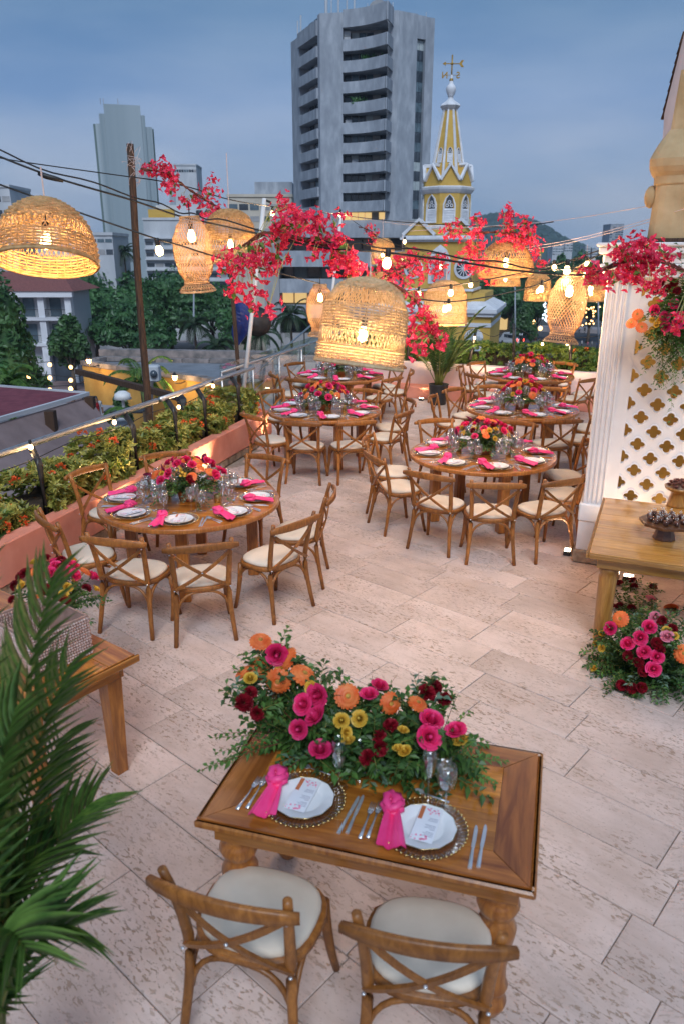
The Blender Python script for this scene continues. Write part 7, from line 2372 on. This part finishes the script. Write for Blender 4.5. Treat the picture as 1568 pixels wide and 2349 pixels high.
# ---- rampart block with lanterns
rw = thing('rampart', 'long ochre rampart wall with a flat grey roof and lanterns below the hedge', 'building')
RZ = -4.2
r1, r2, r3 = at(188, 828, RZ), at(520, 872, RZ), at(735, 842, RZ)
r4 = at(735, 826, RZ)
r5 = at(240, 818, RZ)
m = MB()
pts = [r1, r2, r3, r4, r5]
m.prism([(p.x, p.y) for p in pts], ST, RZ - 0.35)
m.obj('wall', MT['fort_wall'], rw)
m = MB()
m.prism([(p.x, p.y) for p in pts], RZ - 0.349, RZ - 0.3)
m.obj('flat_roof', MT['flat_roof'], rw)
for i in range(5):
    p, q_ = pts[i], pts[(i + 1) % 5]
    n_ = int((q_ - p).length / 2.2) + 1
    for k in range(n_):
        e0, e1 = p.lerp(q_, k / n_), p.lerp(q_, (k + 0.97) / n_)
        u = (q_ - p).normalized()
        nn = Vv((u.y, -u.x, 0))
        mm = MB()
        mm.add([e0 + nn * 0.12 + Vv((0, 0, -0.3)), e1 + nn * 0.12 + Vv((0, 0, -0.3)), e1 - nn * 0.5 + Vv((0, 0, -0.3)), e0 - nn * 0.5 + Vv((0, 0, -0.3)), e0 + nn * 0.12, e1 + nn * 0.12, e1 - nn * 0.5, e0 - nn * 0.5], [(0, 1, 5, 4), (1, 2, 6, 5), (2, 3, 7, 6), (3, 0, 4, 7), (4, 5, 6, 7), (0, 3, 2, 1)])
        mm.obj('cap_stone', MT['rampart_top'], rw).location.z = R.uniform(-0.03, 0.05)
# upper parapet wall behind the flat roof
pA, pB = at(228, 817, RZ), at(760, 826, RZ)
m = MB()
u = (pB - pA).normalized()
nn = Vv((u.y, -u.x, 0))
m.add([pA, pB, pB - nn * 0.8, pA - nn * 0.8, pA + Vv((0, 0, 0.5)), pB + Vv((0, 0, 0.5)), pB - nn * 0.8 + Vv((0, 0, 0.5)), pA - nn * 0.8 + Vv((0, 0, 0.5))], [(0, 1, 5, 4), (1, 2, 6, 5), (2, 3, 7, 6), (3, 0, 4, 7), (4, 5, 6, 7)])
m.obj('mossy_parapet', MT['rampart_top'], rw)
LANT = MB().lathe([(0.03, 0.36), (0.07, 0.33), (0.19, 0.25), (0.2, 0.24), (0.13, -0.06), (0.1, -0.08), (0.04, -0.12)], 8)
LANT_F = LANT.mesh('lantern_cage', MT['black_metal'])
LANT_G = MB().lathe([(0.17, 0.22), (0.115, -0.05)], 8, cap=False).mesh('lantern_glass', emit('lantern_glow', (1.0, 0.66, 0.28), 5))
def lantern(px, py, P, D, label):
    p = onplane(px, py, P, D)
    t = thing('wall_lantern', label, 'lantern', p, 0, 'rampart lanterns')
    MB().lathe([(0.22, 0.24), (0.05, 0.42), (0.01, 0.45)], 8).obj('lantern_roof', MT['black_metal'], t)
    link('lantern_glass', LANT_G, t)
    MB().tube([(0, 0, -0.06), (0, 0, -0.25), (0.25, 0.3, -0.3), (0.5, 0.62, -0.25)], 0.035, 5).obj('bracket', MT['black_metal'], t)
    l = bpy.data.lights.new('lantern_light', 'POINT')
    l.energy = 130
    l.color = (1.0, 0.6, 0.25)
    l.shadow_soft_size = 0.15
    link('lantern_light', l, t, (-0.1, -0.3, 0.0))
dR = (r2 - r1).normalized()
nR = Vv((dR.y, -dR.x, 0))
lantern(205, 832, r1 + nR * 0.9, dR, 'lit lantern at the corner of the ochre rampart')
lantern(402, 870, r1 + nR * 0.9, dR, 'lit lantern on the ochre rampart near the timber pole')
# ---- pavilion with red roof, awning, sofa and guests on the lower deck
pv = thing('pavilion', 'low pavilion with a red felt roof and a taupe canvas awning', 'building')
PZ = -0.9
k1, k2, k3 = at(-60, 882, PZ), at(203, 903, PZ), at(-60, 978, PZ)
m = MB()
m.prism([(p.x, p.y) for p in (k3, k2, k1)], PZ - 0.02, PZ)
m.obj('felt_roof', MT['red_felt'], pv)
m = MB()
for p, q_ in ((k1, k2), (k2, k3)):
    m.tube([p, q_], 0.07, 4)
m.obj('metal_edge', MT['pale_wall'], pv)
m = MB()
rows = []
kk = k2.lerp(k3, 0.22)
for j in range(9):
    g = j / 8
    row = []
    for i in range(17):
        f = i / 16
        p = k2.lerp(k3, f * 1.15) if True else None
        out2 = Vv((0.85, -0.55, 0)).normalized()
        row.append(p + out2 * (1.9 * g) + Vv((0, 0, -0.1 - 1.15 * g - 0.05 * math.sin(f * 22) * g - 0.25 * math.sin(g * pi))))
    rows.append(row)
vs = [p for r_ in rows for p in r_]
fs = [(j * 17 + i, j * 17 + i + 1, (j + 1) * 17 + i + 1, (j + 1) * 17 + i) for j in range(8) for i in range(16)]
m.add(vs, fs)
m.add([p for p in rows[8]] + [p + Vv((0, 0, -0.32 - 0.03 * (i % 2))) for i, p in enumerate(rows[8])], [(i, i + 1, 18 + i, 17 + i) for i in range(16)])
m.obj('canvas_awning', MT['awning'], pv, True)
for p in (k2 + Vv((0.1, -0.2, 0)), k2.lerp(k3, 0.45) + Vv((0.3, -0.3, 0))):
    ubox('post', MT['old_wood'], pv, p.x - .12, p.x + .12, p.y - .12, p.y + .12, -4.6, PZ - 0.05)
DZ = -4.6
deck = [at(-60, 1060, DZ), at(330, 1010, DZ), at(262, 930, DZ), at(-60, 912, DZ)]
sheet('lower_deck', [(p.x, p.y) for p in deck], DZ, MT['walk'])
m = MB()
m.prism([(p.x, p.y) for p in deck], ST, DZ - 0.05)
tag(m.obj('deck_building', MT['facade']), 'building under the lower deck beside the pavilion', 'building')
sp = at(190, 1015, DZ + 0.4)
sf = thing('sofa', 'pale grey garden sofa below the handrail', 'sofa', (sp.x, sp.y, DZ), rad(-70))
MT['sofa'] = pm('grey_sofa_fabric', (0.38, 0.4, 0.44), (0.5, 0.52, 0.56), 3, 0.9)
MB().cbox(-1.1, 1.1, -0.42, 0.42, 0.12, 0.46, 0.05).obj('seat', MT['sofa'], sf)
MB().cbox(-1.1, 1.1, 0.3, 0.55, 0.47, 0.95, 0.06).obj('backrest', MT['sofa'], sf)
for s_ in (-1, 1):
    MB().cbox(s_ * 1.2 - .1, s_ * 1.2 + .1, -0.45, 0.5, 0.1, 0.72, 0.04).obj('armrest', MT['sofa'], sf)
# people: one continuous body each (skin modifier), clothing colours by part
def person(px, py, z, h, label, shirt, trousers, face=0.0, pose=0, loc_=None):
    """standing figure; py is where the feet are"""
    p = loc_ if loc_ is not None else at(px, py, z)
    t = thing('person', label, 'person', p, face, 'people in the street and on the lower deck')
    me = bpy.data.meshes.new('body')
    k = h / 1.75
    st = 0.13 if pose == 1 else 0.02
    V_ = [(0, 0, 0.95), (0, 0, 1.18), (0, 0, 1.42), (0, 0, 1.52), (0, -0.01, 1.62), (0, 0, 1.74),
          (-0.19, 0, 1.43), (-0.25, 0.02 + st, 1.16), (-0.24, -0.08 + st, 0.92), (0.19, 0, 1.43), (0.25, 0.02 - st, 1.16), (0.24, -0.08 - st, 0.92),
          (-0.10, 0, 0.9), (-0.11, -0.02 - st, 0.5), (-0.11, st * 1.2, 0.07), (-0.11, -0.12 + st * 1.2, 0.03),
          (0.10, 0, 0.9), (0.11, -0.02 + st, 0.5), (0.11, -st * 1.2, 0.07), (0.11, -0.12 - st * 1.2, 0.03)]
    E_ = [(0, 1), (1, 2), (2, 3), (3, 4), (4, 5), (2, 6), (6, 7), (7, 8), (2, 9), (9, 10), (10, 11), (0, 12), (12, 13), (13, 14), (14, 15), (0, 16), (16, 17), (17, 18), (18, 19)]
    Rd = [0.155, 0.15, 0.15, 0.06, 0.10, 0.075, 0.065, 0.05, 0.035, 0.065, 0.05, 0.035, 0.09, 0.065, 0.045, 0.035, 0.09, 0.065, 0.045, 0.035]
    me.from_pydata([(x * k, y * k, z_ * k) for x, y, z_ in V_], E_, [])
    o = bpy.data.objects.new('body', me)
    COL.objects.link(o)
    md = o.modifiers.new('skin', 'SKIN')
    for i, sv in enumerate(me.skin_vertices[0].data):
        r_ = Rd[i] * k
        sv.radius = (r_, r_ * (0.72 if i in (0, 1, 2) else 1.0))
        sv.use_root = (i == 0)
    o.modifiers.new('sub', 'SUBSURF').render_levels = 1
    o.modifiers['sub'].levels = 1
    dg = bpy.context.evaluated_depsgraph_get()
    m2 = bpy.data.meshes.new_from_object(o.evaluated_get(dg))
    bpy.data.objects.remove(o)
    m2.materials.clear()
    for mt in (MT['skin'], shirt, trousers, MT['black_pot']):
        m2.materials.append(mt)
    for pl_ in m2.polygons:
        c_ = pl_.center / k
        if c_.z > 1.66 or (c_.z > 1.58 and c_.y > 0.03):
            pl_.material_index = 3
        elif c_.z > 1.5:
            pl_.material_index = 0
        elif c_.z > 0.93 and not (abs(c_.x) > 0.2 and c_.z < 1.2):
            pl_.material_index = 1
        elif abs(c_.x) > 0.19 and c_.z > 0.8:
            pl_.material_index = 0
        elif c_.z < 0.06:
            pl_.material_index = 3
        else:
            pl_.material_index = 2
    m2.shade_smooth()
    link('body', m2, t)
    return t
cloth = lambda n, c: pm(n, tuple(v * 0.8 for v in c), c, 6, 0.85)
SH = {'red': cloth('red_shirt', (0.45, 0.015, 0.02)), 'white': cloth('white_shirt', (0.6, 0.6, 0.6)), 'dark': cloth('dark_shirt', (0.03, 0.03, 0.035)), 'blue': cloth('blue_shirt', (0.05, 0.12, 0.3)), 'grey': cloth('grey_trousers', (0.12, 0.12, 0.13)), 'sand': cloth('sand_trousers', (0.3, 0.25, 0.18)), 'pink': cloth('pink_shirt', (0.5, 0.15, 0.2))}
for (px, py, s1_, s2_, fc, lab) in ((183, 915, 'red', 'dark', 2.6, 'person in a red shirt facing the terrace beyond the pavilion'), (178, 920, 'dark', 'grey', -0.3, 'person in a dark shirt seen from behind beside the pavilion'), (205, 918, 'red', 'grey', 1.2, 'person in a red shirt beside the stage pole'), (228, 915, 'red', 'dark', -1.4, 'person in a red shirt turned away near the white helmet'), (212, 912, 'white', 'grey', 0.5, 'person in white between the red shirts')):
    v = ray(px, py)
    tt_ = (DZ + 1.62 - CAM_H) / v.z
    w3 = Vv((0, 0, CAM_H)) + v * tt_
    person(0, 0, 0, 1.72, lab, SH[s1_], SH[s2_], fc, 0, Vv((w3.x + R.uniform(-.2, .2), w3.y, DZ)))
ppl = [(1182, 800, 'white', 'grey'), (1191, 795, 'dark', 'grey'), (1225, 800, 'blue', 'sand'), (1236, 797, 'dark', 'dark'), (1248, 801, 'red', 'grey'), (1262, 799, 'white', 'sand'), (1318, 797, 'dark', 'grey'), (1332, 799, 'white', 'dark'), (1345, 801, 'pink', 'grey'), (1355, 800, 'white', 'grey'), (1367, 803, 'blue', 'dark'),
       (1327, 764, 'white', 'dark'), (1339, 765, 'dark', 'dark'), (1352, 762, 'white', 'grey'), (1312, 760, 'grey', 'dark'),
       (268, 812, 'dark', 'dark'), (294, 813, 'white', 'sand'), (301, 814, 'dark', 'grey'), (308, 810, 'red', 'dark'), (626, 782, 'dark', 'grey'), (633, 783, 'white', 'grey'), (522, 785, 'blue', 'dark'), (516, 786, 'pink', 'grey'), (193, 840, 'dark', 'grey')]
wh_ = lambda px, py: 'by the park fence' if (px > 1100 and py < 780) else ('in the road behind the clipped hedge' if px > 1100 else ('on the plaza under the big trees' if px < 400 else 'in the street beyond the glass balustrade'))
cnt = {}
ORD = ['first', 'second', 'third', 'fourth', 'fifth', 'sixth', 'seventh', 'eighth', 'ninth', 'tenth', 'eleventh', 'twelfth']
for px, py, a_, b_ in sorted(ppl):
    k = wh_(px, py)
    cnt[k] = cnt.get(k, -1) + 1
    person(px, py, ST + 0.02, R.uniform(1.62, 1.8), f'person in {a_ if a_ != "dark" else "dark clothes"}{" top" if a_ != "dark" else ""}, {ORD[cnt[k]]} from the left {k}', SH[a_], SH[b_], R.uniform(0, 6), R.randrange(2))
# ---- van, park fence, street lamps
vn = at(1172, 790, ST + 0.02)
va = thing('van', 'white minibus with red tail lights on the road beside the gatehouse', 'van', vn, rad(28))
MT['van_white'] = pm('van_paint', (0.62, 0.63, 0.65), (0.72, 0.73, 0.74), 2, 0.3)
prof = [(-2.6, 0.35), (-2.65, 1.0), (-2.55, 1.5), (-2.45, 2.25), (-2.2, 2.42), (1.6, 2.42), (1.95, 2.2), (2.5, 1.35), (2.95, 1.1), (3.0, 0.4)]
m = MB()
n_ = len(prof)
m.add([(-1.0 * (0.9 if z > 1.4 else 1), y, z) for y, z in prof] + [(1.0 * (0.9 if z > 1.4 else 1), y, z) for y, z in prof], [tuple(range(n_)), tuple(range(2 * n_ - 1, n_ - 1, -1))] + [(i, n_ + i, n_ + (i + 1) % n_, (i + 1) % n_) for i in range(n_)])
m.obj('body', MT['van_white'], va)
ubox('rear_window', MT['dark_glass'], va, -0.75, 0.75, -2.6, -2.46, 1.45, 2.1)
for s_ in (-1, 1):
    for (y0, y1) in ((-2.2, -1.0), (-0.9, 0.3), (0.4, 1.5)):
        ubox('side_window', MT['dark_glass'], va, s_ * 0.9, s_ * 0.98, y0, y1, 1.45, 2.1)
    ubox('tail_light', emit('tail_light', (1.0, 0.04, 0.02), 5), va, s_ * 0.85 - .1, s_ * 0.85 + .1, -2.72, -2.6, 0.95, 1.35)
    for y in (-1.7, 1.9):
        w0 = MB().lathe([(0.2, -0.12), (0.36, -0.12), (0.38, 0), (0.36, 0.12), (0.2, 0.12)], 14, TRS((s_ * 0.9, y, 0.38), 0, 0, pi / 2)).obj('wheel', MT['black_pot'], va)
def lamp_post(px, py, hgt, label, globes=5):
    p = at(px, py, ST)
    t = thing('street_lamp', label, 'street lamp', p)
    MB().tube([(0, 0, 0), (0, 0, 0.8), (0, 0, hgt)], [0.16, 0.1, 0.06], 8).obj('post', MT['black_metal'], t, True)
    for k in range(globes):
        a = 2 * pi * k / max(1, globes - 1)
        q_ = Vv((0, 0, hgt + 0.5)) if k == globes - 1 else Vv((1.5 * math.cos(a), 1.5 * math.sin(a), hgt - 0.7))
        g = MB().ball(q_, 0.42, 10, 6).obj('globe', MT['far_bulb'], t, True)
        if k < globes - 1:
            MB().tube([(0, 0, hgt - 0.9), q_ * 1.0 + Vv((0, 0, -0.4))], 0.05, 5).obj('arm', MT['black_metal'], t)
lamp_post(1215, 812, 5.5, 'street lamp with five warm globes behind the clipped hedge', 5)
lamp_post(1380, 812, 4.0, 'single-globe street lamp next to the white pillar', 1)
def mast_lamp(px, py0, py1, Y, label, dx):
    b_ = atY(px, py0, Y)
    t = thing('lamp_mast', label, 'street lamp', b_)
    top = atY(px, py1, Y) - b_
    MB().tube([(0, 0, 0), top], [0.16, 0.09], 8).obj('mast', MT['concrete'], t, True)
    MB().tube([top * 0.94, top + Vv((dx * 0.8, 0, 0.7)), top + Vv((dx * 1.8, 0, 0.75))], 0.05, 5).obj('arm', MT['concrete'], t)
    MB().cbox(min(dx * 1.5, dx * 2.4), max(dx * 1.5, dx * 2.4), -0.15, 0.15, -0.06, 0.08, 0.03, Matrix.Translation(top + Vv((0, 0, 0.75)))).obj('lamp_head', MT['concrete_dark'], t)
mast_lamp(445, 790, 668, 100, 'grey street lamp mast in front of the big trees below the lantern', 1)
mast_lamp(1180, 800, 655, 120, 'grey utility mast beside the park trees in line with the van', -1)
mast_lamp(1371, 800, 690, 118, 'grey street lamp mast next to the white pillar', -1)
fe = thing('park_fence', 'low white park wall with dark railings beyond the road', 'fence')
fa_, fb_ = G0(1108, 757), G0(1420, 766)
u = (fb_ - fa_)
m = MB()
L_ = u.length
u.normalize()
nn = Vv((-u.y, u.x, 0))
MF = Matrix(((u.x, nn.x, 0, fa_.x), (u.y, nn.y, 0, fa_.y), (0, 0, 1, fa_.z), (0, 0, 0, 1)))
MB().box(0, L_, 0, 0.5, 0, 0.9, MF).obj('low_wall', MT['walk'], fe)
for k in range(int(L_ / 2.0)):
    MB().box(k * 2.0, k * 2.0 + 0.09, 0.2, 0.3, 0.9, 2.3, MF).obj('railing_post', MT['black_metal'], fe)
MB().box(0, L_, 0.22, 0.28, 2.25, 2.32, MF).obj('railing_bar', MT['black_metal'], fe)
# kiosk
kp = at(1135, 760, ST)
ki = thing('kiosk', 'small lit yellow kiosk with a flat roof beyond the van', 'kiosk', kp)
MB().box(-4.5, 3.5, 0, 4, 0, 4.2).obj('wall', pm('kiosk_wall', (0.5, 0.38, 0.16), (0.62, 0.48, 0.22), 1, 0.8), ki)
ubox('lit_opening', MT['lit_window'], ki, -4.0, -1.2, -0.08, 0.1, 1.0, 3.4)
ubox('lit_opening', MT['lit_window'], ki, -0.8, 2.8, -0.08, 0.1, 0.4, 3.4)
ubox('roof', MT['pale_wall'], ki, -5.2, 4.2, -1.2, 4.5, 4.2, 4.7)
# green parasol
gp = at(368, 812, ST)
um = thing('parasol', 'green market parasol in the plaza behind the timber pole', 'parasol', gp)
MT['parasol_green'] = pm('green_canvas', (0.01, 0.09, 0.07), (0.02, 0.15, 0.12), 3, 0.8)
MB().lathe([(3.6, 2.6), (3.6, 2.75), (0.1, 4.6), (0.02, 4.65)], 8).obj('canopy', MT['parasol_green'], um)
MB().tube([(0, 0, 0), (0, 0, 2.7)], 0.06, 6).obj('pole', MT['old_wood'], um)
# stray things on the lower deck
def small(px, py, z): return at(px, py, z)
t = thing('timber_beam', 'loose brown timber beam jutting over the pavilion roof', 'beam')
a_, b_ = dep(178, 852, 18.5), dep(412, 912, 15.5)
m = MB()
m.tube([a_, b_], 0.09, 4)
m.obj('beam', MT['old_wood'], t)
m = MB()
m.tube([b_, dep(420, 920, 15.4), dep(418, 940, 15.4)], 0.1, 4)
m.obj('steel_bracket', MT['black_metal'], t)
t = thing('security_camera', 'white box security camera on a pole beyond the pavilion', 'camera', dep(349, 878 - 20, 20) if False else at(350 - 1, 968, DZ))
top = dep(349, 857, 27) - t.location
MB().tube([(0, 0, 0), (top.x, top.y, top.z)], 0.06, 6).obj('pole', MT['pale_wall'], t)
MB().cbox(-0.32, 0.28, -0.2, 0.25, -0.28, 0.3, 0.05, Matrix.Translation(top)).obj('housing', MT['pale_wall'], t)
MB().ball(top + Vv((0.12, -0.24, 0.02)), 0.14, 10, 6).obj('lens_dome', MT['dark_glass'], t, True)
t = thing('mushroom_lamp', 'white dome lamp on the lower deck next to the guests', 'lamp', at(287, 965, DZ))
MB().lathe([(0.3, 0), (0.3, 0.1), (0.08, 0.15), (0.07, 1.0), (0.42, 1.05), (0.36, 1.3), (0.18, 1.42), (0.02, 1.45)], 18).obj('body', MT['white_paint'], t, True)
m = MB().cbox(-0.9, 0.9, -0.5, 0.5, 0.7, 0.8, 0.03)
tag(m.obj('deck_table', MT['black_pot'], None, False, at(292, 978, DZ)), 'dark low table beside the white dome lamp', 'table')
# warm string bulbs over the lane by the arch
t = thing('festoon_cable', 'far strings of warm bulbs over the lane by the arch', 'string lights', group='cables strung over the terrace')
for k, (y0, y1) in enumerate(((838, 828), (862, 858), (890, 872))):
    P = [dep(-30 + 48 * i, y0 + (y1 - y0) * i / 8 + 5 * math.sin(i * 1.7 + k), 62 - 3 * k) for i in range(9)]
    MB().tube(P, 0.03, 4).obj('wire', MT['cable'], t)
    for i, p in enumerate(P):
        o = MB().ball(p + Vv((0, 0, -0.25)), 0.17, 8, 5).obj('bulb', MT['far_bulb'], t, True)
t = thing('park_light', 'garlands of yellow lights wrapped on a park tree beside the white pillar', 'lights')
for k in range(26):
    p = atY(R.gauss(1352, 11), R.gauss(715, 18), 150)
    MB().ball(p, 0.17, 5, 3).obj('bulb', MT['far_bulb'], t)
t = thing('park_light', 'garlands of cool white lights in the park behind the lantern', 'lights')
MT['cool_bulb'] = emit('cool_white_light', (0.7, 0.85, 1.0), 1.3)
for k in range(20):
    p = atY(R.choice((1247, 1318, 1334, 1250)) + R.gauss(0, 2), R.uniform(690, 745), 152)
    MB().ball(p, 0.2, 5, 3).obj('bulb', MT['cool_bulb'], t)
# ================================================================ trees
def tree(label, px, py_base, py_top, wpx, Y, mat='tree_leaf', n=4200, lobes=9, name='broadleaf_tree', cards=0.9, z_base=None):
    base = atY(px, py_base, Y)
    if z_base is not None:
        base.z = z_base
    topz = zy(py_top, Y)
    hgt = topz - base.z
    wid = wpx / F_ * Y / 1.02
    t = thing(name, label, 'tree', base, 0, 'town trees')
    rr = R
    tr = MB()
    hb_ = hgt * 0.26
    tr.tube([(0, 0, -0.3), (0.1, 0, hb_ * 0.5), (0.05, 0.1, hb_)], [hgt * 0.035, hgt * 0.027, hgt * 0.022], 8)
    lob = []
    for k in range(lobes):
        a = k * 2.4 + rr.uniform(-.4, .4)
        e = math.sqrt((k + 0.4) / lobes)
        c_ = Vv((math.cos(a) * wid * 0.34 * e, math.sin(a) * wid * 0.28 * e, hgt * (0.40 + 0.36 * (1 - e * e * 0.9) + rr.uniform(-.08, .08))))
        r_ = Vv((wid * rr.uniform(0.2, 0.3), wid * rr.uniform(0.2, 0.3), hgt * rr.uniform(0.17, 0.26)))
        lob.append((c_, r_))
        tr.tube([(0.05, 0.1, hb_ * 0.9), (c_.x * 0.4, c_.y * 0.4, hb_ + (c_.z - hb_) * 0.55), tuple(c_)], [hgt * 0.014, hgt * 0.009, hgt * 0.004], 5)
    tr.obj('trunk', MT['bark'], t, True)
    cr_ = MB()
    for k in range(n):
        c_, r_ = rr.choice(lob)
        d = rvec()
        if d.z < -0.35:
            d.z *= -0.5
        rad_ = 1.0 - 0.35 * rr.random() ** 2 + 0.12 * math.sin(d.x * 9 + c_.x) * math.sin(d.z * 8 + c_.y)
        p = c_ + Vv((d.x * r_.x, d.y * r_.y, d.z * r_.z)) * rad_
        s_ = cards * rr.uniform(0.6, 1.3)
        ax = (d + rvec() * 0.8).normalized()
        a_ = ax.orthogonal().normalized()
        b_ = ax.cross(a_)
        o = rr.uniform(0, 6)
        a2, b2 = a_ * math.cos(o) + b_ * math.sin(o), b_ * math.cos(o) - a_ * math.sin(o)
        cr_.add([p - a2 * s_ * 0.5, p - b2 * s_ * 0.28 + ax * s_ * .1, p + a2 * s_ * 0.5, p + b2 * s_ * 0.28 + ax * s_ * .1], [(0, 1, 2), (0, 2, 3)])
    # dense inner masses so that the crown is not see-through
    for c_, r_ in lob:
        cr_.lathe([(0.02, -r_.z * .72), (r_.x * .55, -r_.z * .45), (r_.x * .76, 0), (r_.x * .55, r_.z * .5), (0.02, r_.z * .76)], 9, Matrix.Translation(c_))
    struct(cr_.obj('crown', MT[mat], t), 'stuff')
    return t
tree('broad dark tree with the highest crown behind the dome lamp and the arch', 225, 800, 590, 300, 140, n=8500, lobes=15, z_base=ST)
tree('dark tree with a wide crown right behind the timber pole', 395, 800, 618, 250, 150, n=7000, lobes=13, z_base=ST)
tree('dark tree behind the fish-trap lantern', 490, 800, 645, 210, 155, n=5500, lobes=11, z_base=ST)
tree('lower dark tree standing before the big trees on the plaza', 300, 812, 690, 220, 122, 'tree_leaf', 5500, 11, z_base=ST)
tree('smaller paler tree beside the dark arch', 165, 840, 715, 90, 105, 'tree_leaf_pale', 2600, 7, z_base=ST)
tree('dark tree between the lantern and the podium block', 565, 800, 700, 130, 140, n=3200, lobes=8, z_base=ST)
tree('near leafy tree at the edge of the photo in front of the colonial house', 25, 905, 655, 165, 62, 'tree_leaf_pale', 6500, 11, cards=0.55, z_base=ST)
tree('leafy tree low at the edge of the photo below the dome lamp', -30, 930, 745, 170, 55, 'tree_leaf', 4500, 9, cards=0.5, z_base=ST)
for i, (px, pt, w_, Y, lab) in enumerate(((1110, 640, 90, 175, 'park tree next to the gatehouse ledge'), (1165, 648, 100, 185, 'park tree behind the wide dome lamp'), (1225, 655, 90, 170, 'park tree behind the small bell lamp'), (1285, 640, 90, 190, 'park tree hidden behind the hanging lantern'), (1345, 650, 100, 165, 'park tree with lights beside the white pillar'), (1400, 640, 90, 170, 'park tree half hidden by the white pillar'))):
    tree(lab, px, 790, pt, w_, Y, 'tree_leaf', 2600, 7, z_base=ST)
tree('slim park tree standing in front of the park fence', 1195, 795, 690, 60, 135, 'tree_leaf_pale', 1800, 6, cards=0.6, z_base=ST)
for i, (px, pt, w_, lab) in enumerate(((1320, 578, 60, 'round tree on the skyline near the slim tower'), (1275, 588, 60, 'low round tree on the skyline at the foot of the hill'), (1375, 582, 50, 'dark tree on the skyline beside the garland'), (1100, 600, 90, 'dark tree below the hill beside the clock tower'), (1190, 605, 90, 'dark tree on the skyline behind the wide dome'))):
    tree(lab, px, 660, pt, w_, 330, 'tree_leaf', 1500, 6, cards=1.6, z_base=ST)
m = MB()
for k in range(9000):
    Y_ = R.uniform(230, 620)
    X_ = R.uniform(-0.5, 0.5) * Y_
    s_ = R.uniform(1.2, 2.6)
    p = Vv((X_, Y_, ST + R.uniform(2, 8) + (Y_ - 230) * 0.012))
    a_ = rvec()
    b_ = a_.orthogonal().normalized()
    c_ = a_.cross(b_)
    m.add([p - b_ * s_, p - c_ * s_, p + b_ * s_, p + c_ * s_], [(0, 1, 2, 3)])
struct(m.obj('far_trees', MT['tree_leaf']), 'stuff')['label'] = 'dark band of distant trees between the houses'
def far_palm(label, px, py_base, py_top, Y, L=3.2, nf=16, z_base=ST, mat='far_palm_leaf'):
    base = atY(px, py_base, Y)
    top = zy(py_top, Y)
    base.z = z_base
    hgt = top - base.z
    t = thing('palm_tree', label, 'palm', base, 0, 'town palms')
    MB().tube([(0, 0, 0), (0.15, 0, hgt * 0.5), (0, 0, hgt)], [0.24, 0.18, 0.13], 8).obj('trunk', MT['bark'], t, True)
    for k in range(nf):
        a = k * 2.4
        el = 1.2 - 1.5 * k / nf
        pts = frond_curve((0, 0, hgt), (math.cos(a) * math.cos(el), math.sin(a) * math.cos(el), math.sin(el)), L * R.uniform(0.85, 1.1), 1.5, 9)
        m = MB()
        m.tube(pts, 0.035, 4)
        for q_ in range(26):
            f = 0.12 + 0.88 * q_ / 26
            i = min(8, int(f * 9))
            b_ = pts[i].lerp(pts[i + 1], f * 9 - i)
            t_ = (pts[i + 1] - pts[i]).normalized()
            s_ = t_.cross(Vv((0, 0, 1)))
            if s_.length < .05:
                s_ = Vv((1, 0, 0))
            s_.normalize()
            for sg in (-1, 1):
                leaf(m, b_, (s_ * sg + t_ * 0.6 + Vv((0, 0, -0.25))).normalized(), Vv((0, 0, 1)), L * 0.26 * (1.1 - 0.6 * f), 0.10)
        m.obj('frond', MT[mat], t)
    return t
far_palm('tall palm in front of the podium block nearest the balustrade', 668, 800, 722, 90, 3.4)
far_palm('leaning palm with a dark head beside the blue tarpaulin', 600, 820, 765, 86, 3.2)
far_palm('palm in the street before the big trees under the lantern', 450, 810, 745, 92, 3.2)
far_palm('short palm in front of the podium wall behind the glass', 500, 830, 795, 80, 2.8)
far_palm('palm growing in front of the ochre rampart beside the timber pole', 325, 880, 868, 46, 2.6, 14, mat='palm')
far_palm('small palm on the lower deck by the pavilion', 225, 990, 985, 24, 1.5, 12, DZ, 'palm')
far_palm('fan of palm leaves at the edge of the photo above the red roof', 20, 900, 880, 34, 2.0, 12, ST, 'palm')
far_palm('slim palm rising above the white houses by the slab tower', 290, 640, 578, 140, 3.4)
tree('feathery young tree growing before the ochre rampart', 395 - 120, 925, 880, 48, 40, 'tree_leaf_pale', 1500, 6, cards=0.3, z_base=-8)
# ================================================================ haze over the town
hz = MB().box(-1500, 1500, -200, 2200, ST - 1.2, 150)
hm_, ht_, hb2, ho_ = newmat('evening_haze')
ht_.nodes.remove(hb2)
pv_ = ht_.nodes.new('ShaderNodeVolumePrincipled')
pv_.inputs['Color'].default_value = (0.62, 0.72, 0.86, 1)
pv_.inputs['Density'].default_value = 0.0002
ht_.links.new(pv_.outputs[0], ho_.inputs['Volume'])
struct(hz.obj('haze', hm_), 'stuff')['label'] = 'thin blue evening haze over the town'
